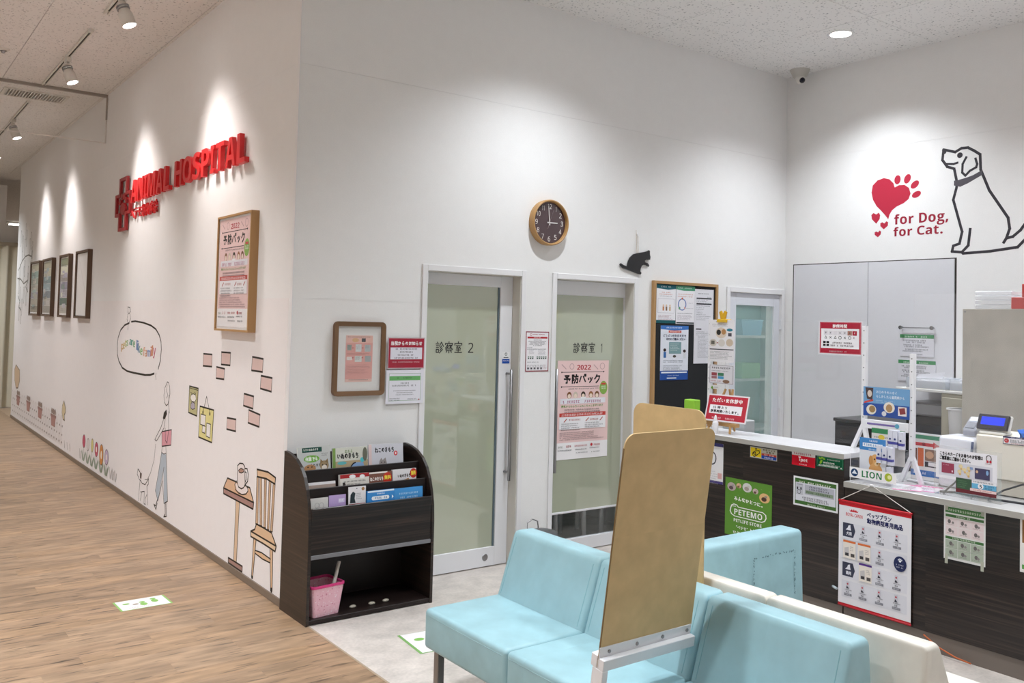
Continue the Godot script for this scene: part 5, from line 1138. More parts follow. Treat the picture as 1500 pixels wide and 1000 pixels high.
func back_wall_things() -> void:
	# clock
	var c := thing("wall_clock", "round wooden wall clock with dark brown face, white numerals", "clock", Vector3(1.945, 2.462, 0))
	c.rotation.x = PI / 2
	part(c, "rim", MB.new().lathe([[0.166, 0.0], [0.168, 0.03], [0.167, 0.052], [0.163, 0.058], [0.157, 0.058], [0.153, 0.052], [0.151, 0.03]], 48).smooth(), M.light_oak)
	var f := Ink.new()
	f.root = self
	f.mb.paint(hex("4a3638")); f.mb.lathe([[0.1515, 0.0], [0.1515, 0.03], [0.0, 0.03]], 48, Transform3D(Basis(Vector3.RIGHT, PI / 2), Vector3.ZERO))
	f.z = 0.0305
	for i in range(1, 13):
		var a := PI / 2 - TAU * i / 12.0
		var w := 0.036 if i >= 10 else 0.022
		if i == 1: w = 0.008
		if i == 11: w = 0.024
		f.latin(str(i), cos(a) * 0.119 - w / 2, sin(a) * 0.119 - 0.018, w, 0.036, hex("e4dcd8"), false)
	f.up()
	var face := part(c, "face", f.mb, M.gloss_print)
	face.rotation.x = -PI / 2
	for q in [["hour_hand", 0.075, 0.005, 89.0], ["minute_hand", 0.122, 0.004, -6.0], ["second_hand", 0.1, 0.0012, 20.0]]:
		var a := deg_to_rad(90.0 - q[3])
		var d := Vector2.from_angle(a)
		var h := MB.new()
		h.prism(PackedVector2Array([-d * 0.02 - d.orthogonal() * q[2], d * q[1] - d.orthogonal() * q[2] * 0.7, d * q[1] + d.orthogonal() * q[2] * 0.7, -d * 0.02 + d.orthogonal() * q[2]]), 0.033, 0.0345)
		if q[0] == "second_hand": h.prism(PackedVector2Array([-d * 0.05 - d.orthogonal() * 0.002, -d * 0.02 - d.orthogonal() * 0.002, -d * 0.02 + d.orthogonal() * 0.002, -d * 0.05 + d.orthogonal() * 0.002]), 0.033, 0.0345)
		var hp := part(c, q[0], h, plain(hex("d8d2d0") if q[0] != "second_hand" else hex("8c7c7c"), 0.4))
		hp.rotation.x = -PI / 2
	# hanging cat
	var cat := thing("cat_ornament", "flat black crouching cat ornament hanging on a cord", "ornament")
	var body := PackedVector2Array()
	var cp := [2.676, 2.198, 2.687, 2.210, 2.713, 2.198, 2.756, 2.188, 2.765, 2.225, 2.786, 2.262, 2.821, 2.289, 2.869, 2.302, 2.948, 2.316, 2.972, 2.323, 2.994, 2.333, 3.002, 2.325, 3.002, 2.301, 3.010, 2.279, 3.006, 2.257, 2.984, 2.254, 2.968, 2.259, 2.947, 2.246, 2.950, 2.232, 2.981, 2.227, 2.997, 2.212, 2.993, 2.200, 2.980, 2.204, 2.969, 2.212, 2.936, 2.213, 2.914, 2.203, 2.903, 2.181, 2.898, 2.159, 2.913, 2.145, 2.904, 2.134, 2.874, 2.137, 2.819, 2.150, 2.771, 2.161, 2.714, 2.172]
	for i in range(0, cp.size(), 2): body.append(Vector2(cp[i], cp[i + 1]))
	part(cat, "silhouette", MB.new().prism(body, 0.004, 0.014), M.black)
	part(cat, "cord", MB.new().tube([Vector3(2.872, 2.292, 0.012), Vector3(2.868, 2.440, 0.01)], 0.0022, 6).tube([Vector3(2.858, 2.296, 0.012), Vector3(2.849, 2.482, 0.008)], 0.0016, 6), plain(hex("c3b5a2"), 0.8))
	part(cat, "hook", MB.new().ball(Vector3(2.866, 2.448, 0.006), Vector3(0.007, 0.009, 0.006), 6).smooth(), M.white_paint)
	# framed pink notice
	var r := [0.272, 1.246, 0.627, 1.709]
	var p := thing("picture_frame", "brown wooden frame with rounded corners and pink notice, left of red notice", "picture frame", Vector3((r[0] + r[2]) / 2, (r[1] + r[3]) / 2, 0))
	part(p, "frame", MB.new().ring(rounded(0.355, 0.463, 0.03), rounded(0.30, 0.405, 0.004), 0.0, 0.032, 0.026), M.walnut)
	part(p, "mount", MB.new().box(Vector3(-0.15, -0.2025, 0.002), Vector3(0.15, 0.2025, 0.012)), plain(hex("e9e6e4"), 0.6))
	var k := ink(0.186, 0.29, hex("e7a79e"), 0.001)
	var H := k.h
	k.rect(0, 0, 100, H * 0.16, hex("eebfb2")); k.rect(0, H * 0.94, 100, H * 0.06, hex("f0c8bd")); k.up()
	k.fine(6, H * 0.02, 88, 4, hex("7a4038"), 1); k.oval(35, H * 0.1, 13, 7, hex("e2b480")); k.rect(58, H * 0.06, 15, H * 0.08, hex("3a3a44"))
	for q in [[5, 0.2, 16, 0.12, "8f9a92"], [36, 0.19, 22, 0.16, "dfe2e2"], [70, 0.2, 22, 0.15, "b9bfc0"], [4, 0.46, 20, 0.07, "e9dfdc"], [34, 0.44, 26, 0.13, "dde0dc"], [72, 0.44, 22, 0.13, "aab0b0"]]:
		k.rect(q[0], H * q[1], q[2], H * q[3], hex(q[4]))
	k.up()
	for y in [0.27, 0.48]:
		for x in [25, 61]: k.poly([x, H * y - 2, x + 5, H * y, x, H * y + 2], hex("b53038")); k.rect(x - 2, H * y - 0.8, 3, 1.6, hex("b53038"))
	k.rows(38, H * 0.22, 17, 1.8, 3.4, 4, hex("6a6a6e")); k.rows(72, H * 0.22, 17, 1.8, 3.4, 3, hex("55606a")); k.rows(36, H * 0.45, 20, 1.8, 3.2, 4, hex("6a6a6e")); k.rows(4, H * 0.385, 88, 1.8, 3.2, 2, hex("9a4a48"))
	k.rows(3, H * 0.63, 92, 1.8, 5.0, 7, hex("9a5a54")); k.fine(14, H * 0.945, 72, 3.6, hex("6a3a34"), 3)
	part(p, "notice", k.mb, M.print).position.z = 0.0125
	part(p, "glass", MB.new().box(Vector3(-0.15, -0.2025, 0.018), Vector3(0.15, 0.2025, 0.02)), M.glass)
	# notices beside it
	sheet("notice", "dark red laminated notice with white text box, beside wooden frame", "notice", BACK, [0.652, 1.411, 0.926, 1.613], hex("c9b6bc"), func(i: Ink):
		var h := i.h
		i.rect(2, 2, 96, h - 4, hex("a8273c")); i.up()
		i.kana("当院からのお知らせ", 7, h * 0.12, 86, h * 0.13, hex("f4eef0"), 0.15)
		i.rect(7, h * 0.32, 86, h * 0.38, hex("e6e4ee")); i.up()
		for q in [[20, 62, 0.345], [28, 46, 0.44], [26, 50, 0.535], [18, 64, 0.63]]: i.fine(q[0], h * q[2], q[1], 4.2, hex("3a2a34"), int(q[0]))
		i.fine(12, h * 0.77, 76, 2.8, hex("eccdd4"), 2), 0.012, 0.25)
	sheet("notice", "white laminated notice with green heading bar under the red one", "notice", BACK, [0.645, 1.185, 0.924, 1.402], hex("e9e8f0"), func(i: Ink):
		var h := i.h
		i.line([8, 8, 92, 8, 92, h - 7, 8, h - 7], 0.9, hex("8fae8f"), true); i.rect(9, h * 0.18, 82, h * 0.13, hex("6cb06a")); i.up()
		i.fine(28, h * 0.215, 44, 3.6, hex("3f6a40"), 1); i.fine(38, h * 0.365, 26, 4, hex("555560"), 2); i.fine(16, h * 0.44, 66, 4, hex("44444e"), 3)
		for q in [[20, 60, 0.6], [28, 44, 0.66], [26, 48, 0.72]]: i.fine(q[0], h * q[2], q[1], 2.4, hex("55555e"), int(q[1]))
		i.rows(10, h * 0.83, 36, 2.4, 4, 2, hex("55555e")); i.fine(58, h * 0.85, 24, 2.8, hex("44444e"), 5); i.rect(87, h * 0.87, 3, 3, hex("b03040")), 0.012, 0.25)
	sheet("notice", "small white hospital notice with dark red border between the sliding doors", "notice", BACK, [1.776, 1.377, 1.99, 1.666], hex("f2eff2"), func(i: Ink):
		var h := i.h
		i.line([1.6, 1.6, 98.4, 1.6, 98.4, h - 1.6, 1.6, h - 1.6], 3.2, hex("8e2436"), true)
		i.loop(22, h * 0.075, 4, 4, 1.4, hex("b03040")); i.latin("ANIMAL HOSPITAL", 30, h * 0.06, 52, h * 0.028, hex("b03040"))
		i.rect(7, h * 0.13, 86, h * 0.045, hex("b8202c")); i.up(); i.fine(34, h * 0.137, 36, 4, hex("f8e6e6"), 1)
		for q in [[34, 36, 0.2], [12, 78, 0.235], [20, 62, 0.27], [16, 70, 0.305], [32, 38, 0.34]]: i.fine(q[0], h * q[2], q[1], 3.6, hex("3a343c"), int(q[1]))
		i.fine(7, h * 0.39, 24, 3, hex("55505a"), 2); i.fine(7, h * 0.43, 84, 3.6, hex("44404a"), 3); i.rows(14, h * 0.475, 24, 1.8, 3.2, 4, hex("8a868e")); i.rows(54, h * 0.475, 36, 1.8, 3.2, 5, hex("8a868e"))
		for x in [10, 19, 28, 48, 57, 66, 75, 84]: i.rect(x, h * 0.615, 6, h * 0.075, hex("51665c")); i.up(); i.oval(x + 3, h * 0.64, 1.6, 2.4, hex("d9e0da"))
		i.fine(8, h * 0.755, 50, 3, hex("44404a"), 5)
		for x in [8, 22, 36, 50, 64]: i.line([x, h * 0.84, x + 8, h * 0.84, x + 8, h * 0.945, x, h * 0.945], 1.0, hex("77727a"), true); i.rect(x + 1, h * 0.9, 6, h * 0.035, hex("44404a"))
		i.rows(78, h * 0.83, 14, 2, 3.4, 5, hex("a06a70")))
	# notice board
	var b := thing("notice_board", "black notice board with oak frame beside the staff door", "notice board", Vector3(3.43, 1.49, 0))
	part(b, "frame", MB.new().ring(rectangle(0.775, 1.205), rectangle(0.725, 1.16), 0.0, 0.03), M.oak)
	part(b, "felt", MB.new().box(Vector3(-0.3625, -0.58, 0.0), Vector3(0.3625, 0.58, 0.014)), plain(hex("1b1c1f"), 0.9))
	sheet("poster", "white leaflet with teal header and orange figures on the black board", "poster", BACK, [3.083, 1.752, 3.307, 2.064], hex("f0eef2"), func(i: Ink):
		i.design(205.0)
		var h := i.h
		i.poly([0, 0, 100, 0, 100, 20, 60, 26, 0, 20], hex("1d6470")); i.rect(0, h - 16, 100, 16, hex("175a62")); i.up()
		i.fine(22, 7, 58, 8, hex("dff0f0"), 1); i.fine(26, 38, 50, 6, hex("cf7a5a"), 2); i.fine(14, 48, 72, 6, hex("cf7a5a"), 3); i.fine(16, 59, 66, 4, hex("555560"), 4)
		i.line([8, 75, 92, 75, 92, 150, 8, 150], 1.2, hex("a9a4ae"), true)
		for q in [[36, "cf8a55"], [52, "8a6a52"], [70, "d8b48a"]]: i.oval(q[0], 110, 4, 5, hex("e8c8a8")); i.rect(q[0] - 4, 116, 8, 22, hex(q[1]))
		i.rows(10, 162, 80, 4, 7, 4, hex("a8707a")), 0.015)
	sheet("poster", "white leaflet with green header and round chart on the black board", "poster", BACK, [3.312, 1.748, 3.538, 2.063], hex("efedf1"), func(i: Ink):
		i.design(205.0)
		var h := i.h
		i.poly([0, 0, 100, 0, 100, 24, 40, 26, 0, 20], hex("4f9a78")); i.rect(3, h - 10, 94, 7, hex("2a3a38")); i.up()
		i.fine(10, 8, 78, 7, hex("e6f4ea"), 1); i.fine(10, 42, 80, 6, hex("cf8a70"), 2); i.fine(8, 54, 84, 6, hex("cf8a70"), 3)
		i.loop(32, 100, 20, 30, 5, hex("6a7fb8")); i.oval(32, 68, 4, 6, hex("d06a4a")); i.oval(18, 120, 5, 8, hex("5f9a78")); i.oval(46, 118, 4, 7, hex("d8a0a0")); i.fine(60, 90, 30, 3, hex("888890"), 4); i.fine(52, 118, 40, 3, hex("888890"), 5)
		i.fine(8, 145, 84, 5, hex("44444e"), 6); i.rows(8, 156, 84, 3.4, 6, 5, hex("9a8a94")), 0.015)
	sheet("document", "long white typed list pinned at right side of the black board", "document", BACK, [3.534, 1.421, 3.772, 2.045], hex("e3e2e8"), func(i: Ink):
		i.design(385.0)
		var h := i.h
		i.fine(18, 20, 60, 6, hex("44444e"), 1); i.fine(66, 38, 24, 4, hex("66666e"), 2)
		for y in [0.115, 0.19]: i.rect(10, h * y, 80, 7, hex("2a2a30"))
		i.rows(10, h * 0.14, 78, 4, 8, 3, hex("66666e"), 0.6); i.rows(10, h * 0.22, 78, 4, 9, 9, hex("66666e"), 0.6); i.rect(10, h * 0.53, 28, 6, hex("33333a"))
		i.rows(10, h * 0.57, 80, 4, 8, 3, hex("66666e")); i.rows(22, h * 0.63, 66, 3, 7, 16, hex("77777e"), 0.4)
		i.line([22, h * 0.62, 22, h * 0.92, 92, h * 0.92], 0.8, hex("8a8a90")), 0.015)
	sheet("poster", "blue and white pet insurance poster low on the black board", "poster", BACK, [3.139, 1.290, 3.467, 1.733], hex("e4e7f0"), func(i: Ink):
		i.design(205.0)
		var h := i.h
		i.poly([0, 0, 100, 0, 100, 14, 50, 18, 0, 14], hex("3f78c4")); i.rect(0, h * 0.83, 100, h * 0.17, hex("2450a0")); i.up()
		i.fine(20, 5, 62, 6, hex("e0ecfa"), 1); i.rect(28, 18, 46, 9, hex("cf5a4a")); i.up(); i.fine(32, 20, 38, 5, hex("fbeae6"), 2)
		i.kana("どうぶつ健康保険証を", 8, 33, 84, 10, hex("2c3050"), 0.13); i.kana("窓口にご提示ください", 20, 46, 70, 10, hex("2c3050"), 0.13)
		i.rect(30, 62, 44, 44, hex("7fa0a4")); i.up(); i.rows(34, 68, 36, 3, 6, 5, hex("dfe8e8"))
		i.oval(15, 92, 5, 6, hex("3a2a28")); i.rect(11, 99, 9, 22, hex("3f70b0")); i.oval(86, 96, 5, 6, hex("3a2a28")); i.rect(82, 103, 9, 20, hex("d9dce0")); i.oval(50, 116, 6, 5, hex("55504c"))
		i.rows(10, 130, 80, 3.4, 6, 2, hex("44485a")); i.rows(10, 150, 80, 3, 5.4, 4, hex("66687a")); i.rect(4, h * 0.85, 92, 5, hex("eef2fa")); i.fine(26, h * 0.91, 44, 4, hex("cfdcf2"), 4); i.rect(24, h * 0.955, 34, 4, hex("eef2fa")), 0.015)
	# pedal bin between the doors
	var w := thing("pedal_bin", "small grey metal pedal bin with dark lid between the doors", "bin", Vector3(1.81, 0, 0.2))
	part(w, "body", MB.new().lathe([[0.0, 0.0], [0.1, 0.0], [0.102, 0.02], [0.105, 0.24]], 32).smooth(), M.steel)
	part(w, "lid", MB.new().lathe([[0.108, 0.24], [0.11, 0.262], [0.1, 0.275], [0.06, 0.288], [0.0, 0.292]], 32).smooth(), plain(hex("57585b"), 0.35, 0.3))
	part(w, "handle", MB.new().tube([Vector3(-0.05, 0.265, -0.108), Vector3(-0.045, 0.32, -0.112), Vector3(0, 0.34, -0.114), Vector3(0.045, 0.32, -0.112), Vector3(0.05, 0.265, -0.108)], 0.005, 8).smooth(), M.chrome)
	part(w, "pedal", MB.new().cbox(Vector3(-0.03, 0.006, 0.09), Vector3(0.03, 0.016, 0.14), 0.003), M.rubber)

func right_wall_things() -> void:
	# flush cupboard doors behind the counter
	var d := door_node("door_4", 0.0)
	part(d, "gap_backing", MB.new().box(Vector3(RX - 0.001, 0.0, 0.09), Vector3(RX + 0.0, 2.318, 1.588)), plain(hex("3a3531"), 0.8))  # flat dark brown sheet that shows in the gaps round the panels
	part(d, "door_panel", MB.new().cbox(Vector3(RX - 0.012, 0.02, 0.106), Vector3(RX - 0.001, 2.309, 0.842), 0.001), M.wall_grey)
	part(d, "door_panel", MB.new().cbox(Vector3(RX - 0.012, 0.02, 0.846), Vector3(RX - 0.001, 2.309, 1.574), 0.001), M.wall_grey)
	# dog and heart stickers
	var lw := 0.021
	decal("wall_sticker", "large sitting dog outline sticker in dark grey on white wall", "wall sticker", RIGHT, 1.75, 2.75, func(k: Ink):
		var g := hex("3a363c")
		k.line([1.476, 3.179, 1.569, 3.147, 1.618, 3.170, 1.668, 3.168, 1.717, 3.136, 1.761, 3.102, 1.766, 2.985, 1.831, 2.819, 1.969, 2.599, 1.981, 2.517, 1.958, 2.447, 1.938, 2.415], lw, g)
		k.line([1.476, 3.179, 1.468, 3.097, 1.507, 3.039, 1.562, 3.016, 1.586, 2.900, 1.581, 2.863, 1.557, 2.772, 1.628, 2.517, 1.608, 2.425, 1.560, 2.411, 1.550, 2.367, 1.627, 2.358, 1.676, 2.408, 1.690, 2.535], lw, g)
		k.line([1.496, 3.062, 1.557, 3.054, 1.589, 3.061], lw * 0.8, g); k.line([1.656, 3.095, 1.628, 3.045, 1.625, 2.979, 1.650, 2.952, 1.684, 2.985, 1.732, 3.007, 1.739, 3.031, 1.726, 3.076], lw * 0.85, g)
		k.line([1.958, 2.447, 2.004, 2.456, 2.057, 2.500, 2.081, 2.534, 2.147, 2.622], lw, g); k.line([1.627, 2.358, 1.637, 2.348, 1.843, 2.355, 2.038, 2.376, 2.082, 2.422, 2.148, 2.482], lw, g)
		k.up(); k.poly([1.463, 3.177, 1.482, 3.184, 1.502, 3.166, 1.495, 3.147, 1.470, 3.138], g); k.oval(1.606, 3.117, 0.022, 0.022, g); k.poly([1.561, 2.922, 1.586, 2.922, 1.660, 2.936, 1.708, 2.948, 1.778, 2.981, 1.780, 2.944, 1.672, 2.891, 1.611, 2.869, 1.561, 2.884], hex("57535a")))
	var red := hex("b92b43")
	decal("wall_sticker", "red heart paw print sticker with small hearts on white wall", "wall sticker", RIGHT, 1.0, 2.75, func(k: Ink):
		k.poly([1.014, 2.661, 0.988, 2.695, 0.945, 2.743, 0.908, 2.780, 0.874, 2.837, 0.860, 2.899, 0.870, 2.959, 0.913, 2.997, 0.970, 3.011, 1.020, 2.996, 1.056, 2.959, 1.068, 2.922, 1.105, 2.936, 1.153, 2.934, 1.192, 2.905, 1.206, 2.857, 1.189, 2.813, 1.148, 2.784, 1.086, 2.761, 1.047, 2.734, 1.025, 2.700], red)
		for q in [[1.092, 2.983, 0.022, 0.036, -0.1], [1.178, 2.981, 0.022, 0.038, -0.4], [1.242, 2.927, 0.021, 0.038, -0.9], [1.256, 2.845, 0.020, 0.038, -1.2]]: k.oval(q[0], q[1], q[2] * 1.25, q[3] * 1.05, red, q[4])
		for q in [[0.906, 2.632, 0.866, 2.673, 0.861, 2.709, 0.880, 2.725, 0.905, 2.710, 0.928, 2.724, 0.941, 2.703, 0.937, 2.670], [0.975, 2.580, 0.944, 2.609, 0.943, 2.632, 0.960, 2.641, 0.980, 2.629, 0.997, 2.646, 1.013, 2.637, 1.011, 2.608], [0.922, 2.517, 0.894, 2.538, 0.892, 2.559, 0.906, 2.567, 0.924, 2.558, 0.938, 2.573, 0.951, 2.562, 0.947, 2.538]]: k.poly(q, red))
	var deep := hex("9a2036")
	decal("wall_sticker", "dark red words for Dog, for Cat. on white wall", "wall sticker", RIGHT, 1.3, 2.45, func(k: Ink):
		k.latin("for Dog,", 1.066, 2.585, 0.453, 0.112, deep)
		k.latin("for Cat.", 1.061, 2.513, 0.414, 0.078, deep))
	# dome camera
	var c := thing("dome_camera", "grey dome security camera in the ceiling corner", "camera", Vector3(4.62, CEIL, 0.24))
	part(c, "base", MB.new().lathe([[0.0, -0.075], [0.045, -0.075], [0.06, -0.06], [0.085, -0.008], [0.09, 0.0]], 28).smooth(), plain(hex("bdb9b2"), 0.45))
	part(c, "eyeball", MB.new().ball(Vector3(-0.008, -0.085, 0.012), Vector3(0.045, 0.045, 0.045), 10).smooth(), plain(hex("d9d6d0"), 0.35))
	part(c, "lens", MB.new().ball(Vector3(-0.022, -0.103, 0.04), Vector3(0.026, 0.026, 0.026), 8).smooth(), plain(hex("1a1a2a"), 0.08))
	# hung notices
	var hg := thing("notice_hanger", "thin metal hanger rail with hooks on grey cupboard door", "hanger", Vector3.ZERO)
	part(hg, "rail", MB.new().tube([Vector3(RX - 0.03, 1.765, 1.14), Vector3(RX - 0.03, 1.765, 1.43)], 0.004, 8), M.steel)
	for z in [1.155, 1.415]: part(hg, "hook", MB.new().lathe([[0.0, 0.0], [0.014, 0.002], [0.016, 0.012]], 12, Transform3D(Basis(Vector3.FORWARD, -PI / 2), Vector3(RX - 0.035, 1.765, z))).tube([Vector3(RX - 0.03, 1.765, z), Vector3(RX - 0.012, 1.77, z)], 0.004, 6), M.steel)
	for q in [[[1.137, 1.535, 1.422, 1.713], "upper"], [[1.125, 1.333, 1.437, 1.506], "lower"]]:
		sheet("notice", "white notice with green heading on grey cupboard door, " + q[1] + " one of two", "notice", RIGHT, q[0], hex("dcdbe2"), func(i: Ink):
			var h := i.h
			i.rect(0, 1, 100, h * 0.165, hex("4a8f5e")); i.up(); i.fine(14, 5, 70, h * 0.08, hex("e6f2e6"), 4)
			for y in [0.26, 0.34, 0.46, 0.54, 0.66, 0.74]: i.fine(12 + 4 * sin(y * 40.0), h * y, 74 - 12 * absf(sin(y * 23.0)), 4.2, hex("55555e"), int(y * 100))
			i.fine(30, h * 0.88, 40, 3.6, hex("55555e"), 3), RX - 0.015)
func leaflet(called: String, label: String, category: String, x0: float, x1: float, y0: float, y1: float, z: float, thick: float, paper: Color, draw: Callable, group := "", lean := 0.12, turn := 0.0) -> void:
	var o := sheet(called, label, category, BACK, [x0, y0, x1, y1], paper, draw, z, 0.25, thick, group)
	o.rotation = Vector3(-lean, turn, 0)

func magazine_rack() -> void:
	var t := thing("magazine_rack", "dark wooden magazine rack with curved sides against the white wall", "magazine rack")
	var side := PackedVector2Array([Vector2(0.004, 0), Vector2(0.382, 0), Vector2(0.382, 0.5), Vector2(0.375, 0.6), Vector2(0.358, 0.68), Vector2(0.332, 0.753), Vector2(0.294, 0.818), Vector2(0.244, 0.867), Vector2(0.17, 0.905), Vector2(0.087, 0.926), Vector2(0.03, 0.932), Vector2(0.004, 0.932)])
	var turn := Basis(Vector3(0, 0, 1), Vector3(0, 1, 0), Vector3(-1, 0, 0))
	part(t, "side_panel", MB.new().prism(side, -0.001, 0.018, Transform3D(turn, Vector3.ZERO)), M.rack_side)
	part(t, "side_panel", MB.new().prism(side, 0.0, 0.018, Transform3D(turn, Vector3(0.808, 0, 0))), M.rack_side)
	part(t, "back_panel", MB.new().box(Vector3(0.001, 0.03, 0.006), Vector3(0.79, 0.91, 0.014)), M.rack)
	part(t, "front_panel", MB.new().cbox(Vector3(0.001, 0.39, 0.36), Vector3(0.79, 0.65, 0.375), 0.002), M.dark_wood)
	part(t, "pocket_lip", MB.new().cbox(Vector3(0.001, 0.62, 0.292), Vector3(0.79, 0.75, 0.304), 0.002), M.rack)
	part(t, "pocket_lip", MB.new().cbox(Vector3(0.001, 0.72, 0.195), Vector3(0.79, 0.84, 0.207), 0.002), M.rack)
	part(t, "pocket_floor", MB.new().box(Vector3(0.001, 0.55, 0.304), Vector3(0.79, 0.56, 0.36)), M.rack)
	part(t, "pocket_floor", MB.new().box(Vector3(0.001, 0.62, 0.207), Vector3(0.79, 0.63, 0.292)), M.rack)
	part(t, "pocket_floor", MB.new().box(Vector3(0.001, 0.72, 0.014), Vector3(0.79, 0.73, 0.195)), M.rack)
	part(t, "shelf", MB.new().cbox(Vector3(0.001, 0.365, 0.02), Vector3(0.79, 0.389, 0.376), 0.002), plain(hex("77777b"), 0.35), "grey edged shelf")
	part(t, "bottom_board", MB.new().cbox(Vector3(0.001, 0.005, 0.014), Vector3(0.79, 0.03, 0.378), 0.002), M.rack)
	part(t, "plug", MB.new().ball(Vector3(-0.004, 0.748, 0.318), Vector3(0.012, 0.008, 0.008), 6).smooth(), M.white_paint)
	# upper row of magazines
	leaflet("magazine", "grey pet brochure with puppy and kitten, leftmost in rack's top row", "magazine", 0.008, 0.222, 0.735, 0.965, 0.13, 0.008, hex("c7c9c6"), func(k: Ink):
		k.rect(14, 3, 60, 13, hex("1f4a40")); k.oval(42, 34, 24, 10, hex("78b04a")); k.up()
		k.fine(18, 6, 50, 6, hex("e6efe6"), 1); k.kana("何歳でも", 23, 28, 38, 12, hex("f2f8ea"), 0.14); k.kana("入れます!", 38, 47, 40, 9, hex("3a3d3a"), 0.12); k.rows(72, 20, 24, 3, 5, 2, hex("55585a"))
		k.oval(36, 60, 18, 11, hex("b98a5e")); k.oval(80, 54, 14, 13, hex("a08a68")); k.poly([67, 50, 69, 36, 77, 44], hex("8a7250")); k.poly([82, 44, 91, 36, 93, 50], hex("8a7250")); k.up()
		k.oval(80, 60, 8, 7, hex("e9e2d6")); k.oval(30, 56, 2, 2, hex("2a2020")); k.oval(42, 56, 2, 2, hex("2a2020")); k.oval(75, 53, 2, 2, hex("2a2020")); k.oval(86, 53, 2, 2, hex("2a2020")), "magazines in the rack", 0.14, 0.06)
	leaflet("magazine", "dog magazine with dark cover lettering, middle of rack's top row", "magazine", 0.236, 0.47, 0.735, 0.943, 0.12, 0.012, hex("d3d4c8"), func(k: Ink):
		k.rect(0, 0, 8, 90, hex("7fa054")); k.rect(8, 34, 92, 54, hex("b9a684")); k.up()
		k.fine(34, 6, 24, 8, hex("6f8a54"), 1); k.kana("いぬのきもち", 12, 13, 62, 16, hex("20201e"), 0.14); k.up(); k.poly([50, 58, 58, 40, 86, 40, 92, 58], hex("8fb0d8")); k.oval(26, 39, 13, 4.5, hex("64b9bc")); k.oval(84, 34, 6, 6.5, hex("4fc0c8")); k.oval(92, 20, 7, 18, hex("6a6a5c")); k.up()
		k.line([44, 58, 58, 42, 64, 40], 3.4, hex("2c2c38")), "magazines in the rack", 0.1)
	leaflet("magazine", "pale cat magazine with red dot, rightmost in rack's top row", "magazine", 0.478, 0.712, 0.735, 0.95, 0.125, 0.014, hex("d0d0d8"), func(k: Ink):
		k.rect(0, 0, 9, 92, hex("e0c9c6")); k.up()
		k.kana("ねこのきもち", 18, 8, 56, 15, hex("242428"), 0.13); k.oval(78, 26, 5.5, 6.5, hex("d8474e")); k.poly([28, 62, 31, 44, 36, 36, 40, 42, 48, 36, 51, 46, 54, 62], hex("9a9290")); k.up()
		k.oval(37, 48, 1.6, 1.6, hex("2c2828")); k.oval(46, 48, 1.6, 1.6, hex("2c2828")); k.oval(78, 26, 2, 3, hex("f6e0e0")), "magazines in the rack", 0.12, -0.08)
	# middle row
	leaflet("booklet", "white booklet lying at the left of rack's middle row", "booklet", 0.008, 0.205, 0.64, 0.77, 0.23, 0.02, hex("e6e3e4"), func(k: Ink): k.rect(0, 8, 100, 50, hex("a8968c")), "booklets in the rack", 0.2)
	leaflet("booklet", "red and white booklets second from left in rack's middle row", "booklet", 0.228, 0.418, 0.64, 0.803, 0.235, 0.025, hex("e2dcd4"), func(k: Ink):
		k.rect(0, 0, 100, 12, hex("a8272c")); k.up(); k.oval(42, 8, 11, 6, hex("f2eeee")); k.oval(76, 10, 9, 6, hex("f2eeee")); k.rows(12, 20, 80, 5, 9, 2, hex("55504c")); k.rect(8, 24, 9, 10, hex("3a3030")), "booklets in the rack", 0.12)
	leaflet("booklet", "brown cat magazine sampler in rack's middle row", "booklet", 0.42, 0.575, 0.64, 0.802, 0.238, 0.018, hex("7d5348"), func(k: Ink):
		k.rect(0, 0, 80, 6, hex("eae4e0")); k.oval(80, 26, 20, 22, hex("c8382c")); k.up()
		k.kana("ねこのきもち", 4, 18, 58, 16, hex("f6ece6"), 0.14); k.kana("無料", 66, 16, 30, 16, hex("f6d84a"), 0.16); k.rows(52, 42, 44, 7, 12, 2, hex("e8c84a")), "booklets in the rack", 0.1)
	leaflet("booklet", "white dog magazine sampler with red corner in rack's middle row", "booklet", 0.58, 0.745, 0.64, 0.806, 0.24, 0.018, hex("e3dfe2"), func(k: Ink):
		k.oval(88, 18, 15, 18, hex("c8382c")); k.poly([26, 70, 40, 42, 66, 34, 82, 52, 84, 70], hex("b98a58")); k.up()
		k.kana("いぬのきもち", 20, 17, 56, 14, hex("3a2c24"), 0.14); k.kana("無料", 78, 9, 20, 16, hex("f6d84a"), 0.16), "booklets in the rack", 0.1)
	# lower row
	leaflet("leaflet", "grey-white leaflet with pet outlines at left of rack's lower row", "leaflet", 0.005, 0.12, 0.57, 0.7, 0.325, 0.006, hex("d6d2cf"), func(k: Ink): k.loop(40, 36, 11, 12, 2, hex("a9a4a2")); k.loop(64, 38, 12, 14, 2, hex("a9a4a2")), "leaflets in the rack", 0.05)
	leaflet("leaflet", "lilac leaflet in the rack's lower row", "leaflet", 0.125, 0.23, 0.57, 0.707, 0.327, 0.006, hex("bda2d4"), func(k: Ink): k.rect(56, 20, 36, 22, hex("d9cdea")); k.up(); k.fine(58, 26, 32, 9, hex("f8f4fc"), 1); k.fine(18, 76, 66, 7, hex("6a4f84"), 2), "leaflets in the rack", 0.05)
	leaflet("card", "white product card with black dog picture in rack's lower row", "card", 0.245, 0.357, 0.57, 0.745, 0.33, 0.004, hex("e6e1e4"), func(k: Ink):
		k.rect(4, 88, 92, 3, hex("b03a44")); k.poly([10, 84, 12, 40, 26, 24, 40, 34, 36, 60, 42, 84], hex("2c2c30")); k.rows(44, 34, 40, 5, 9, 4, hex("55525a")); k.oval(84, 14, 9, 9, hex("a87a4a")); k.oval(48, 10, 3, 3, hex("2a2a2e")); k.fine(36, 110, 34, 7, hex("b03a44"), 3), "leaflets in the rack", 0.03)
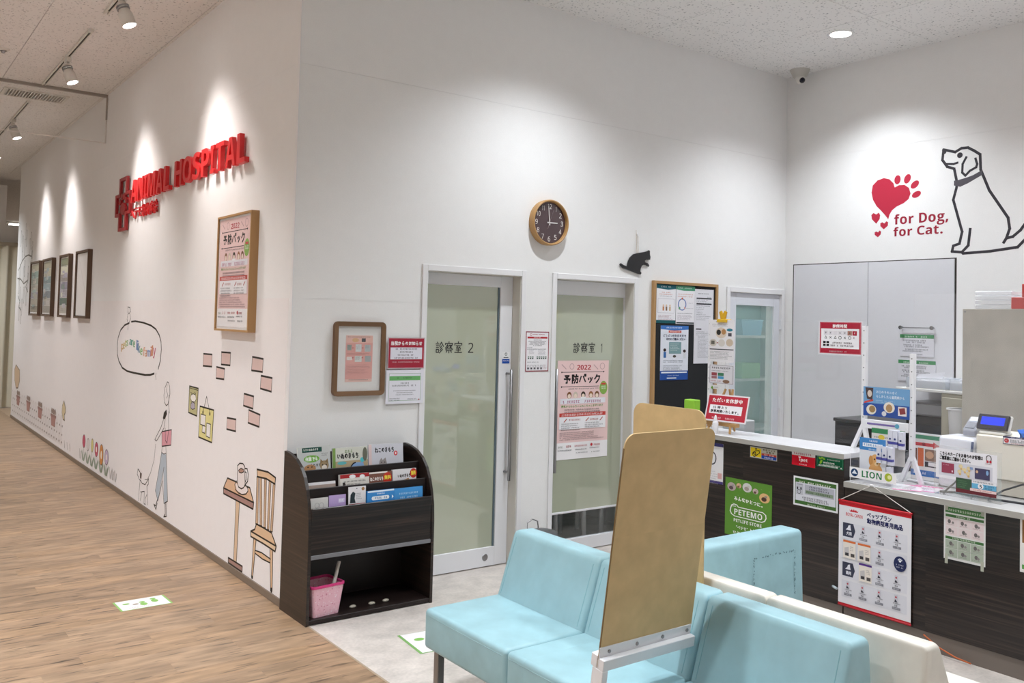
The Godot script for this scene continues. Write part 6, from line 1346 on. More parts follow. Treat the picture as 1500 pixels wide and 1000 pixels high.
	leaflet("leaflet", "blue guide booklet with white banner in rack's lower row", "leaflet", 0.364, 0.548, 0.57, 0.71, 0.325, 0.016, hex("3f8bd0"), func(k: Ink):
		k.rect(2, 0, 96, 5, hex("e4ecf4")); k.oval(22, 24, 6, 6, hex("f4f8fc")); k.rect(22, 18, 52, 12, hex("f4f8fc")); k.oval(74, 24, 6, 6, hex("f4f8fc")); k.up(); k.fine(20, 20.5, 58, 7, hex("2f6fb4"), 1); k.fine(36, 8, 30, 5, hex("e8f2fc"), 2); k.poly([90, 18, 96, 24, 90, 30], hex("f4f8fc")), "leaflets in the rack", 0.05)
	leaflet("leaflet", "plain blue leaflet at right of the rack's lower row", "leaflet", 0.55, 0.746, 0.57, 0.708, 0.328, 0.008, hex("4a97d8"), func(k: Ink): k.fine(16, 14, 72, 6, hex("bfe0f6"), 1); k.fine(20, 26, 66, 6, hex("bfe0f6"), 2); k.fine(38, 40, 46, 4, hex("bfe0f6"), 3), "leaflets in the rack", 0.05)
	# pink basket with a lint roller, pebbles
	var b := thing("fabric_basket", "pink patterned fabric basket on the rack's bottom board", "basket", Vector3(0.115, 0.031, 0.27), "", 0.12)
	var lo := rounded(0.17, 0.15, 0.015, 3); var hi := rounded(0.215, 0.19, 0.02, 3)
	var wallm := MB.new()
	for i in lo.size():
		var j := (i + 1) % lo.size()
		var p0 := Vector3(lo[i].x, 0, -lo[i].y); var p1 := Vector3(lo[j].x, 0, -lo[j].y); var q0 := Vector3(hi[i].x, 0.175, -hi[i].y); var q1 := Vector3(hi[j].x, 0.175, -hi[j].y)
		wallm.quad(p0, p1, q1, q0); wallm.quad(p1 * 0.97, p0 * 0.97, Vector3(q0.x * 0.97, 0.175, q0.z * 0.97), Vector3(q1.x * 0.97, 0.175, q1.z * 0.97))
		wallm.tri(Vector3(0, 0.004, 0), Vector3(lo[i].x, 0.004, -lo[i].y), Vector3(lo[j].x, 0.004, -lo[j].y))
	var pi := Image.create(128, 128, false, Image.FORMAT_RGB8)
	pi.fill(hex("e9b9c6"))
	rng.seed = 77
	for i in 90:
		var c := hex(["f4e2e8", "d98aa2", "f0ccd6", "c9788f"][rng.randi_range(0, 3)])
		pi.fill_rect(Rect2i(rng.randi_range(0, 122), rng.randi_range(0, 122), rng.randi_range(2, 7), rng.randi_range(2, 7)), c)
	part(b, "fabric", wallm, textured(pi, Vector3.ONE * 6.0, 0.8))
	var rim := MB.new()
	var ri := PackedVector2Array(); var ro := PackedVector2Array()
	for v in hi: ro.append(v * 1.02); ri.append(v * 0.95)
	rim.ring(ro, ri, 0.0, 0.014)
	var rp := part(b, "rim", rim, plain(hex("d23a7c"), 0.6), "magenta binding")
	rp.transform = Transform3D(Basis(Vector3.RIGHT, -PI / 2), Vector3(0, 0.166, 0))
	one("lint_roller", "white handle of a brush standing in the pink basket", "brush", MB.new().tube([Vector3(0.15, 0.05, 0.29), Vector3(0.19, 0.17, 0.285), Vector3(0.225, 0.31, 0.28)], 0.011, 10).smooth(), plain(hex("d6d0c8"), 0.4))
	for q in [[0.314, 0.295, "nearest the pink basket"], [0.436, 0.301, "middle of three"], [0.533, 0.294, "farthest from the pink basket"]]:
		var m := MB.new().ball(Vector3(q[0], 0.037, q[1]), Vector3(0.022, 0.009, 0.014), 6).smooth()
		one("pebble", "small pale pebble on the rack's bottom board, " + q[2], "pebble", m, plain(hex("b9b3a4"), 0.6), "pebbles in the rack")

func seats() -> void:
	# blue bench in front: three seats facing the corridor
	var zs := [1.56, 2.19, 2.79, 3.4]
	var t := thing("sofa", "pale blue three-seat vinyl bench facing the magazine rack, nearest the viewer", "sofa")
	var back := func(p: Vector3) -> Vector3:
		var k := clampf((p.y - 0.4) / 0.32, -0.5, 1.0)
		return Vector3(lerpf(lerpf(0.425, 0.535, k), lerpf(0.685, 0.64, k), p.x / 0.2), p.y, p.z)
	for i in 3:
		part(t, "seat_cushion", MB.new().rbox(Vector3(0.03, 0.24, zs[i] + 0.001), Vector3(0.5, 0.42, zs[i + 1] - 0.001), 0.022).tube([Vector3(0.0305, 0.392, zs[i] + 0.02), Vector3(0.0305, 0.392, zs[i + 1] - 0.02)], 0.0016, 6).smooth(), M.vinyl)
		var br := part(t, "backrest", MB.new().rbox(Vector3(0, 0.26, zs[i] + 0.001), Vector3(0.2, 0.715, zs[i + 1] - 0.001), 0.026, back).smooth(), M.vinyl)
		for e in [zs[i] + 0.035, zs[i + 1] - 0.035]:
			var f := []
			for y in [0.43, 0.5, 0.57, 0.64, 0.685]: f.append(back.call(Vector3(0.0, y, e)))
			part(br, "seam", MB.new().tube(f, 0.0016, 6), M.seam)
	for x in [0.08, 0.58]:
		for z in [1.62, 2.5, 3.3]: part(t, "leg", MB.new().cbox(Vector3(x - 0.018, 0, z - 0.018), Vector3(x + 0.018, 0.245, z + 0.018), 0.003), M.steel)
	# white bench, back to back with it
	t = thing("sofa", "cream white vinyl bench standing back to back with blue bench", "sofa")
	var white := func(p: Vector3) -> Vector3:
		var k := clampf((p.y - 0.4) / 0.3, -0.5, 1.0)
		return Vector3(lerpf(lerpf(0.715, 0.74, k), lerpf(0.98, 0.82, k), p.x / 0.2), p.y, p.z)
	for q in [[2.3, 2.9], [2.9, 3.54]]:
		part(t, "seat_cushion", MB.new().rbox(Vector3(0.92, 0.24, q[0] + 0.001), Vector3(1.36, 0.42, q[1] - 0.001), 0.022).smooth(), M.white_vinyl)
		part(t, "backrest", MB.new().rbox(Vector3(0, 0.26, q[0] + 0.001), Vector3(0.2, 0.703, q[1] - 0.001), 0.02, white).smooth(), M.white_vinyl)
	for x in [0.82, 1.3]:
		for z in [2.4, 3.44]: part(t, "leg", MB.new().cbox(Vector3(x - 0.018, 0, z - 0.018), Vector3(x + 0.018, 0.26, z + 0.018), 0.003), M.steel)
	# blue bench across, its back to the viewer
	t = thing("sofa", "pale blue vinyl bench seen from behind, near the dark counter", "sofa")
	var across := func(p: Vector3) -> Vector3:
		var k := clampf((p.y - 0.4) / 0.32, -0.5, 1.0)
		return Vector3(p.x, p.y, lerpf(lerpf(1.99, 2.12, k), lerpf(2.262, 2.246, k), p.z / 0.2))
	for q in [[0.74, 1.32], [1.32, 1.905]]:
		part(t, "seat_cushion", MB.new().rbox(Vector3(q[0] + 0.001, 0.24, 1.6), Vector3(q[1] - 0.001, 0.42, 2.06), 0.022).smooth(), M.vinyl)
	part(t, "backrest", MB.new().rbox(Vector3(0.741, 0.26, 0), Vector3(1.904, 0.692, 0.2), 0.03, across).smooth(), M.vinyl)
	for x in [0.82, 1.82]:
		for z in [1.68, 2.16]: part(t, "leg", MB.new().cbox(Vector3(x - 0.018, 0, z - 0.018), Vector3(x + 0.018, 0.26, z + 0.018), 0.003), M.steel)
	# tape dirt left on that back
	decal("tape_residue", "dark rectangle of tape residue on the back of blue bench", "stain", BACK, 1.5, 0.5, func(k: Ink):
		rng.seed = 9
		var f := [1.483, 0.599, 1.811, 0.599, 1.817, 0.352, 1.489, 0.363]
		for e in 4:
			var a := Vector2(f[e * 2], f[e * 2 + 1]); var b := Vector2(f[(e * 2 + 2) % 8], f[(e * 2 + 3) % 8])
			var n := int(a.distance_to(b) / 0.008)
			for i in n:
				if rng.randf() < 0.3: continue
				var p := a.lerp(b, (i + rng.randf()) / n)
				k.oval(p.x + rng.randf_range(-0.004, 0.004), p.y + rng.randf_range(-0.004, 0.004), rng.randf_range(0.002, 0.006), rng.randf_range(0.002, 0.005), hex("5f7c85"), rng.randf() * 3.0, 6), 2.2625).set_meta("kind", "stuff")
	# cardboard partitions
	var outline := func(w: float, h: float, r: float) -> PackedVector2Array:
		var f := PackedVector2Array([Vector2(0, 0), Vector2(w, 0)])
		for i in 7: f.append(Vector2(w - r, h - r) + Vector2.from_angle(PI / 2 * i / 6.0) * r)
		for i in 7: f.append(Vector2(r, h - r) + Vector2.from_angle(PI / 2 + PI / 2 * i / 6.0) * r)
		return f
	var p := thing("partition_panel", "tan board partition on white steel foot standing across blue bench", "partition", Vector3(0.006, 0.54, 2.755))
	p.rotation.x = 0.14
	var bd := part(p, "board", MB.new().prism(outline.call(0.462, 0.83, 0.045), 0.0, 0.005), M.card_board)
	part(bd, "edge_band", MB.new().box(Vector3(-0.0015, 0.03, -0.0005), Vector3(0.0005, 0.78, 0.0055)), M.card_edge)
	var bar := part(p, "foot_rail", MB.new().cbox(Vector3(-0.005, 0.0, -0.03), Vector3(0.458, 0.045, 0.0), 0.002).cbox(Vector3(-0.005, 0.0, 0.005), Vector3(0.458, 0.075, 0.009), 0.001).cbox(Vector3(-0.005, 0.0, 0.009), Vector3(0.458, 0.04, 0.035), 0.002), M.white_metal)
	for x in [0.04, 0.175, 0.305, 0.435]: part(bar, "bolt", MB.new().lathe([[0.007, 0.009], [0.007, 0.012], [0.004, 0.0145], [0.0, 0.015]], 12, Transform3D(Basis(Vector3.RIGHT, PI / 2), Vector3(x, 0.056, 0.0))), M.steel)
	part(p, "foot", MB.new().cbox(Vector3(-0.005, -0.54, -0.02), Vector3(0.022, 0.0, 0.035), 0.002), M.white_metal)
	p = thing("partition_panel", "tan board partition standing between the backs of the benches", "partition", Vector3(0.697, 0.0, 2.213), "", -PI / 2)
	part(p, "board", MB.new().prism(outline.call(0.415, 0.97, 0.05), 0.0, 0.006, Transform3D(Basis.IDENTITY, Vector3(0, 0.42, 0))), M.card_board)
	part(p, "foot_rail", MB.new().cbox(Vector3(0.02, 0.3, -0.006), Vector3(0.395, 0.5, 0.0), 0.001), M.white_metal)
	part(p, "post", MB.new().cbox(Vector3(0.04, 0.0, -0.006), Vector3(0.06, 0.3, 0.006), 0.001), M.white_metal); part(p, "post", MB.new().cbox(Vector3(0.36, 0.0, -0.006), Vector3(0.38, 0.3, 0.006), 0.001), M.white_metal)
func counters() -> void:
	var u := thing("reception_counter", "high dark wood reception counter unit with pale worktop, far part", "counter")
	part(u, "front_panel", MB.new().cbox(Vector3(2.655, 0.1, 0.55), Vector3(2.675, 0.965, 1.996), 0.001), M.dark_wood)
	part(u, "end_panel", MB.new().box(Vector3(2.675, 0.1, 0.55), Vector3(2.95, 0.965, 0.57)), M.dark_wood)
	part(u, "end_panel", MB.new().box(Vector3(2.675, 0.1, 1.976), Vector3(2.95, 0.965, 1.996)), M.dark_wood)
	part(u, "back_panel", MB.new().box(Vector3(2.94, 0.1, 0.57), Vector3(2.95, 0.965, 1.976)), M.white_paint)
	part(u, "plinth", MB.new().box(Vector3(2.662, 0.0, 0.555), Vector3(2.945, 0.1, 1.99)), M.kick)
	var w := thing("worktop", "pale grey worktop of the high counter section", "worktop")
	part(w, "top", MB.new().cbox(Vector3(2.635, 0.967, 0.535), Vector3(2.975, 1.0, 2.006), 0.003), M.worktop)
	part(w, "edge_strip", MB.new().box(Vector3(2.632, 0.966, 0.535), Vector3(2.635, 0.997, 2.006)), M.worktop_edge)
	u = thing("reception_counter", "lower dark wood reception counter unit with hanging banner, near part", "counter")
	part(u, "front_panel", MB.new().cbox(Vector3(2.655, 0.1, 2.0), Vector3(2.675, 0.805, 4.6), 0.001), M.dark_wood)
	part(u, "end_panel", MB.new().box(Vector3(2.675, 0.1, 2.002), Vector3(3.4, 0.805, 2.02)), M.dark_wood)
	part(u, "back_panel", MB.new().box(Vector3(3.38, 0.1, 2.02), Vector3(3.4, 0.805, 4.6)), M.white_paint)
	part(u, "plinth", MB.new().box(Vector3(2.662, 0.0, 2.0), Vector3(3.38, 0.1, 4.6)), M.kick)
	w = thing("worktop", "grey laminate worktop of the low counter section with till", "worktop")
	part(w, "top", MB.new().cbox(Vector3(2.635, 0.807, 2.008), Vector3(3.42, 0.84, 4.62), 0.003), plain(hex("c9c8c8"), 0.2))
	part(w, "edge_strip", MB.new().box(Vector3(2.632, 0.806, 2.008), Vector3(2.635, 0.838, 4.62)), M.worktop_edge)
	part(w, "upstand", MB.new().box(Vector3(2.98, 0.84, 2.008), Vector3(3.0, 0.841, 2.2)), M.worktop)
	var cord := thing("extension_cord", "thin orange cord lying along the counter's plinth", "cord")
	part(cord, "wire", MB.new().tube([Vector3(2.64, 0.085, 2.5), Vector3(2.635, 0.045, 2.58), Vector3(2.63, 0.02, 2.68), Vector3(2.632, 0.012, 2.76)], 0.004, 6).smooth(), plain(hex("c4622e"), 0.5))

func post(t: Node3D, x: float, z: float, y0: float, y1: float, splays: Array) -> void:
	var m := part(t, "post", MB.new().cbox(Vector3(x - 0.014, y0 + 0.13, z - 0.014), Vector3(x + 0.014, y1, z + 0.014), 0.002), M.white_metal)
	for i in 8:
		var y := y0 + 0.2 + (y1 - y0 - 0.23) * i / 7.0
		part(m, "bolt_hole", MB.new().lathe([[0.0045, 0.014], [0.0045, 0.0148], [0.0, 0.0148]], 8, Transform3D(Basis(Vector3.FORWARD, -PI / 2), Vector3(x, y, z))), M.steel)
	for s in splays:
		var a := Vector2(z, y0 + 0.165); var b := Vector2(z + s, y0 + 0.001)
		part(t, "brace", MB.new().prism(PackedVector2Array([a + Vector2(-0.011, 0), a + Vector2(0.011, 0), b + Vector2(0.012, 0), b + Vector2(-0.012, 0)]), -0.012, 0.012, Transform3D(Basis(Vector3(0, 0, 1), Vector3(0, 1, 0), Vector3(-1, 0, 0)), Vector3(x, 0, 0))), M.white_metal)

func reception() -> void:
	# clear screens on white posts
	var s := thing("counter_screen", "clear acrylic screen on white posts on the high counter", "screen")
	part(s, "acrylic_sheet", MB.new().box(Vector3(2.945, 1.02, 0.68), Vector3(2.949, 1.785, 1.965)), M.acrylic)
	post(s, 2.93, 0.72, 1.0, 1.785, [-0.05, 0.05]); post(s, 2.93, 1.953, 1.0, 1.762, [-0.075, 0.03])
	s = thing("counter_screen", "taller clear acrylic screen on white posts beside the till", "screen")
	part(s, "acrylic_sheet", MB.new().box(Vector3(2.945, 0.9, 2.258), Vector3(2.949, 1.956, 4.3)), M.acrylic)
	post(s, 2.93, 2.264, 0.84, 1.603, [-0.07, 0.06]); post(s, 2.93, 4.25, 0.84, 1.6, [-0.07, 0.07])
	var cr := thing("cross_rail", "white rail with purple stripe joining two screen posts", "rail")
	part(cr, "bar", MB.new().cbox(Vector3(2.91, 1.135, 1.968), Vector3(2.924, 1.19, 2.249), 0.002), M.white_metal)
	part(cr, "stripe", MB.new().box(Vector3(2.909, 1.16, 1.985), Vector3(2.91, 1.171, 2.17)), plain(hex("7a6aa8"), 0.5)); part(cr, "arrow_disc", MB.new().lathe([[0.014, 0.0], [0.014, 0.002], [0.0, 0.002]], 14, Transform3D(Basis(Vector3.FORWARD, -PI / 2), Vector3(2.91, 1.166, 2.18))), plain(hex("5fa6c0"), 0.5))
	sheet("poster", "blue dental poster with three pet photographs between white posts", "poster", FRONT, [1.957, 1.212, 2.256, 1.39], hex("6fa0cc"), func(k: Ink):
		var h := k.h
		k.rect(0, h * 0.56, 100, h * 0.44, hex("2a4f9c")); k.up()
		k.poly([4, 2, 22, 2, 20, h * 0.45, 8, h * 0.42], hex("4a3a38")); k.oval(14, 14, 5, 7, hex("d8c8bc")); k.poly([2, h * 0.52, 22, h * 0.42, 22, h * 0.48, 2, h * 0.58], hex("d0483c"))
		k.kana("お口のそのニオイ", 28, 6, 46, 6.5, hex("dfeaf4"), 0.1); k.kana("もしかしたら歯周病かも", 28, 15, 62, 6.5, hex("dfeaf4"), 0.1); k.rows(28, 26, 50, 1.8, 3.4, 2, hex("c4d8ec"))
		k.oval(18, h * 0.78, 11, 10, hex("e2dccc")); k.oval(57, h * 0.66, 12, 11, hex("e9e2d6")); k.rect(76, h * 0.6, 18, h * 0.3, hex("e6dcd8")); k.up()
		k.oval(20, h * 0.76, 7, 7, hex("9a7c52")); k.oval(57, h * 0.68, 7, 8, hex("b08a60")); k.poly([78, h * 0.66, 90, h * 0.62, 92, h * 0.82, 80, h * 0.86], hex("8a3a3c")); k.oval(46, h * 0.88, 5, 5, hex("d8d8dc")), 2.914, 0.25)
	# sheets hung on the first post
	var gs := "sheets on the first screen post"
	sheet("leaflet", "white flyer with round pet photographs under a yellow clip", "leaflet", FRONT, [0.721, 1.481, 0.948, 1.784], hex("e8e5e8"), func(k: Ink):
		k.design(168.0)
		var h := k.h
		k.fine(26, 6, 46, 5, hex("66666e"), 1); k.rows(10, 16, 80, 2.4, 4.4, 3, hex("8a8a90")); k.oval(48, 52, 22, 22, hex("d8c8b8")); k.oval(82, 40, 12, 6, hex("2f7f96")); k.oval(16, 92, 15, 15, hex("cfc6bc")); k.oval(50, 92, 14, 15, hex("d6cfc8")); k.oval(82, 90, 14, 15, hex("cbb9a4")); k.up()
		k.oval(38, 50, 9, 11, hex("2e2a2a")); k.oval(58, 48, 9, 11, hex("b9895a")); k.rect(8, 84, 14, 15, hex("6a665e")); k.rect(76, 52, 14, 13, hex("55525a")); k.poly([30, 92, 36, 89, 36, 95], hex("a02a34"))
		k.rect(2, 116, 96, 4, hex("44444c")); k.rows(4, 126, 90, 3, 5.6, 6, hex("6a6a72")), 2.915, 0.45, 0.0012, gs)
	sheet("notice", "small white notice with coloured card pictures on first screen post", "notice", FRONT, [0.725, 1.324, 0.949, 1.460], hex("dedbe0"), func(k: Ink):
		k.design(86.0)
		var h := k.h
		k.line([3, 3, 97, 3, 97, h - 3, 3, h - 3], 1.4, hex("77737c"), true); k.fine(10, 10, 80, 9, hex("33303a"), 6); k.fine(10, 26, 70, 4, hex("66626c"), 1)
		k.rect(10, 36, 22, 14, hex("9a4a50")); k.rect(36, 36, 24, 14, hex("3f7a5a")); k.rect(10, 52, 22, 12, hex("a06a70")); k.rect(36, 52, 24, 12, hex("4f9ac8")); k.fine(6, 72, 44, 5, hex("b04a54"), 2); k.oval(70, 74, 14, 8, hex("8a6a58")), 2.915, 0.45, 0.0012, gs)
	sheet("tag", "tiny white tag with green diamond under the notice", "tag", FRONT, [0.740, 1.285, 0.825, 1.313], hex("e6e6e4"), func(k: Ink): k.poly([18, 8, 32, 24, 18, 42, 4, 24], hex("6a9a3a")); k.fine(40, 16, 50, 8, hex("77777c"), 1), 2.915, 0.45, 0.0012, gs)
	var cl := thing("binder_clip", "yellow plastic clip at top of the white flyer", "clip", Vector3(2.915, 1.785, 0.84))
	part(cl, "jaw", MB.new().cbox(Vector3(-0.014, -0.02, -0.045), Vector3(0.045, 0.005, 0.045), 0.004), plain(hex("e0b428"), 0.35)); part(cl, "handle", MB.new().prism(PackedVector2Array([Vector2(-0.02, 0), Vector2(0.02, 0), Vector2(0.034, 0.05), Vector2(0.015, 0.06), Vector2(0, 0.035), Vector2(-0.015, 0.06), Vector2(-0.034, 0.05)]), 0.0, 0.01, Transform3D(Basis(Vector3(0, 0, 1), Vector3(0, 1, 0), Vector3(-1, 0, 0)), Vector3(0.01, 0.005, 0))), plain(hex("d8a81e"), 0.35))
	sheet("opening_hours_sign", "red opening hours sign with white timetable on clear screen", "sign", FRONT, [1.616, 1.573, 1.928, 1.79], hex("e2dfe4"), func(k: Ink):
		var h := k.h
		k.rect(2.5, 2.5, 95, h - 5, hex("c0606e")); k.up(); k.rect(5, 4, 90, h - 8, hex("ad2036")); k.up()
		k.kana("診療時間", 32, h * 0.10, 34, h * 0.10, hex("f4e6e8"), 0.16); k.rect(6, h * 0.23, 87, h * 0.58, hex("f2f0f4")); k.up()
		for i in 7:
			var x := 12.0 + i * 11.0
			k.rect(x, h * 0.29, 10, h * 0.13, hex("e0dce2") if i < 5 else (hex("a8786a") if i == 5 else hex("ad2036"))); k.up()
			k.fine(x + 3.4, h * 0.325, 4, 4, hex("26222a") if i != 6 else hex("f4e6e8"), i)
			var m := Vector2(x + 5, h * 0.49)
			if i == 0 or i == 2: k.line([m.x, m.y - 3, m.x + 2.6, m.y + 2, m.x - 2.6, m.y + 2], 0.9, hex("26222a"), true)
			elif i == 1 or i == 4: k.line([m.x - 2, m.y - 2, m.x + 2, m.y + 2], 0.9, hex("26222a")); k.line([m.x + 2, m.y - 2, m.x - 2, m.y + 2], 0.9, hex("26222a"))
			elif i == 6: k.fine(m.x - 3, m.y - 2, 7, 4, hex("7a3a44"), 3)
			else: k.loop(m.x, m.y, 3, 3, 1.0, hex("26222a"))
		k.rect(11, h * 0.6, 14, h * 0.15, hex("2a2228")); k.up(); k.line([18, h * 0.6, 18, h * 0.75], 1.4, hex("f2f0f4")); k.line([11, h * 0.675, 25, h * 0.675], 1.4, hex("f2f0f4"))
		k.fine(32, h * 0.62, 46, 4, hex("4a2a34"), 4); k.fine(28, h * 0.7, 54, 4, hex("4a2a34"), 5); k.fine(26, h * 0.88, 46, 3, hex("e6c0c8"), 6), 2.942, 0.25)
	# things on the high counter
	var e := thing("table_easel", "small wooden easel holding the red closed sign", "easel", Vector3(2.75, 1.0, 1.0))
	part(e, "ledge", MB.new().cbox(Vector3(-0.03, 0.05, -0.15), Vector3(0.015, 0.075, 0.13), 0.003), M.light_oak)
	for z in [-0.11, 0.09]: part(e, "leg", MB.new().tube([Vector3(-0.04, 0.006, z), Vector3(0.06, 0.3, z * 0.3)], 0.009, 6), M.light_oak)
	part(e, "rear_leg", MB.new().tube([Vector3(0.12, 0.006, 0), Vector3(0.06, 0.3, 0)], 0.008, 6), M.light_oak)
	var sg := sheet("closed_sign", "red laminated sign on wooden easel, consultations closed at present", "sign", FRONT, [-0.165, -0.095, 0.165, 0.095], hex("e8dfe4"), func(k: Ink):
		var h := k.h
		k.rect(3, 3, 94, h - 6, hex("bf2f40")); k.up()
		k.kana("ただいま休診中", 12, h * 0.14, 74, h * 0.16, hex("f8eeee"), 0.15); k.rect(9, h * 0.4, 78, h * 0.32, hex("f4f0f4")); k.up()
		k.latin("16", 17, h * 0.44, 7, h * 0.1, hex("241a20")); k.kana("時より", 27, h * 0.43, 26, h * 0.11, hex("241a20"), 0.15); k.kana("診察再開いたします。", 12, h * 0.57, 72, h * 0.11, hex("241a20"), 0.15)
		k.fine(18, h * 0.84, 26, 4, hex("f0cdd2"), 1); k.fine(50, h * 0.84, 26, 4, hex("f0cdd2"), 2), 2.74, 0.25, 0.003)
	sg.transform = Transform3D(Basis(Vector3(0, 0, 1), Vector3(0, 1, 0), Vector3(-1, 0, 0)).rotated(Vector3(0, 0, 1), -0.28).rotated(Vector3.UP, 0.12), Vector3(2.742, 1.172, 1.035))
	var bt := thing("dropper_bottle", "small white plastic bottle in front of the wooden easel", "bottle", Vector3(2.685, 1.0, 0.985))
	part(bt, "body", MB.new().lathe([[0.0, 0.0], [0.02, 0.0], [0.021, 0.004], [0.021, 0.07], [0.017, 0.082], [0.011, 0.088]], 18).smooth(), plain(hex("e9e7ea"), 0.35)); part(bt, "cap", MB.new().lathe([[0.012, 0.088], [0.012, 0.1], [0.007, 0.118], [0.004, 0.125], [0.0, 0.125]], 14).smooth(), plain(hex("f4f3f5"), 0.3))
	one("tissue_box", "bright green box standing on the high counter by partition", "box", MB.new().cbox(Vector3(2.83, 1.003, 0.56), Vector3(2.9, 1.195, 0.66), 0.006), plain(hex("96cf3c"), 0.5))
	one("paper_bag", "grey paper bag with pink and green labels behind counter", "bag", MB.new().cbox(Vector3(3.0, 0.7, 0.78), Vector3(3.12, 1.07, 0.98), 0.006), plain(hex("b9bdc0"), 0.6))
	# product display
	var d := thing("product_display", "clear counter display stand with white strip of green lettering", "display stand", Vector3(2.66, 0.841, 2.03))
	var k := ink(0.292, 0.062, hex("f0eef0"), 0.002)
	var h := k.h
	k.oval(11, h * 0.5, 8, 8, hex("22406a")); k.up(); k.poly([5, h * 0.62, 11, h * 0.25, 17, h * 0.62], hex("dfe8f0")); k.latin("LION", 27, h * 0.2, 43, h * 0.6, hex("1d7a4a")); k.oval(84, h * 0.46, 8, 8, hex("a9b83a")); k.up(); k.oval(86, h * 0.44, 4, 4, hex("e6e6a0"))
	var st := part(d, "front_strip", k.mb, M.gloss_print)
	st.transform = Transform3D(Basis(Vector3(0, 0, 1), Vector3(0, 1, 0), Vector3(-1, 0, 0)), Vector3(0.0, 0.056, 0.146))
	part(d, "tray", MB.new().box(Vector3(0.0, 0.0, 0), Vector3(0.17, 0.004, 0.3)).box(Vector3(0.002, 0.004, 0), Vector3(0.005, 0.17, 0.003)), M.white_metal)
	part(d, "clear_side", MB.new().box(Vector3(0.002, 0.004, 0.296), Vector3(0.17, 0.2, 0.299)), M.acrylic); part(d, "clear_side", MB.new().box(Vector3(0.002, 0.004, 0.0), Vector3(0.17, 0.2, 0.003)), M.acrylic)
	sheet("brochure", "blue brochure with golden puppy in the counter display", "brochure", FRONT, [2.075, 0.88, 2.24, 1.105], hex("dcdfe8"), func(i: Ink):
		var hh := i.h
		i.rect(0, 0, 100, hh * 0.32, hex("3f86c8")); i.up(); i.fine(30, 6, 40, 7, hex("e6f0fa"), 1); i.rect(12, 18, 76, 13, hex("eef4fa")); i.up(); i.fine(15, 20, 70, 9, hex("3f86c8"), 2); i.fine(34, 36, 46, 6, hex("d0e2f4"), 3)
		i.oval(62, 78, 20, 24, hex("d9a468")); i.oval(44, 78, 8, 18, hex("c48c50")); i.oval(62, 112, 26, 26, hex("d9a468")); i.up(); i.oval(66, 88, 8, 7, hex("e9c89a")); i.oval(58, 72, 2.4, 3, hex("2a1c18")); i.oval(72, 73, 2.4, 3, hex("2a1c18")); i.oval(68, 86, 3, 2.4, hex("2a1c18")), 2.695, 0.25, 0.006)
	var n := 0
	for q in [[2.2, 0.97, 2.68, "front row left"], [2.235, 0.968, 2.68, "front row middle"], [2.27, 0.965, 2.68, "front row right"], [2.265, 0.855, 2.676, "lowest one"], [2.235, 1.06, 2.74, "back row left"], [2.265, 1.06, 2.74, "back row middle"], [2.3, 1.055, 2.74, "back row right"]]:
		var b := thing("toothpaste_box", "slim white and violet product box in the counter display, " + q[3], "box", Vector3(q[2], q[1], q[0]), "slim boxes in the display")
		part(b, "carton", MB.new().cbox(Vector3(0, -0.0, -0.014), Vector3(0.03, 0.1, 0.014), 0.001), plain(hex("d9dae6"), 0.3)); part(b, "label_band", MB.new().box(Vector3(-0.001, 0.02, -0.0145), Vector3(0.02, 0.035, 0.0145)), plain(hex("4a4a9a"), 0.4)); part(b, "badge", MB.new().lathe([[0.006, 0.0], [0.006, 0.0015], [0.0, 0.0015]], 10, Transform3D(Basis(Vector3.FORWARD, -PI / 2), Vector3(-0.0005, 0.05, 0))), plain(hex("22306a"), 0.4))
		n += 1
	# a stepped clear riser carries those boxes
	for q in [[Vector3(0.012, 0.004, 0.155), Vector3(0.067, 0.01, 0.295)], [Vector3(0.016, 0.121, 0.155), Vector3(0.062, 0.124, 0.26)], [Vector3(0.072, 0.209, 0.185), Vector3(0.117, 0.212, 0.295)]]: part(d, "step", MB.new().box(q[0], q[1]), M.acrylic)
	for q in [[Vector3(0.058, 0.01, 0.155), Vector3(0.062, 0.121, 0.26)], [Vector3(0.112, 0.004, 0.185), Vector3(0.116, 0.209, 0.295)]]: part(d, "riser_panel", MB.new().box(q[0], q[1]), M.acrylic)
	sheet("leaflet", "white leaflet with green heading behind the display", "leaflet", FRONT, [2.09, 0.95, 2.3, 1.16], hex("dfdcd6"), func(i: Ink): i.rect(0, 2, 100, 14, hex("3f8a5a")); i.rows(8, 24, 84, 5, 9, 4, hex("66666e")); i.oval(30, 26, 10, 7, hex("e0c84a")), 2.79, 0.4)
	# leaflets fanned on the worktop
	for q in [[2.76, 2.33, 0.5, "pink and white flyer lying on worktop below display"], [2.83, 2.4, 0.25, "white flyer with magenta print under the pink flyer"]]:
		var lf := ink(0.15, 0.21, hex("efe6ec"), 0.001)
		lf.rect(0, 0, 100, 30, hex("e46aa4")); lf.rect(0, lf.h - 16, 100, 16, hex("e889b4")); lf.up(); lf.fine(10, 8, 80, 14, hex("fbeef6"), 1); lf.rows(8, 44, 84, 7, 12, 4, hex("a04a78")); lf.fine(12, 100, 60, 10, hex("3a8a5a"), 3)
		var lo := part(self, "flyer", lf.mb, M.gloss_print)
		tag(lo, q[3], "flyer", "flyers on the worktop")
		lo.transform = Transform3D(Basis(Vector3(0, 0, 1), Vector3(1, 0, 0), Vector3(0, 1, 0)).rotated(Vector3.UP, q[2]), Vector3(q[0], 0.8405 + (0.0015 if q[2] > 0.4 else 0.0), q[1]))
	# brochure holder
	var bh := thing("brochure_holder", "brochure holder with red arrow header beside the printer", "brochure holder", Vector3(3.0, 0.841, 2.2))
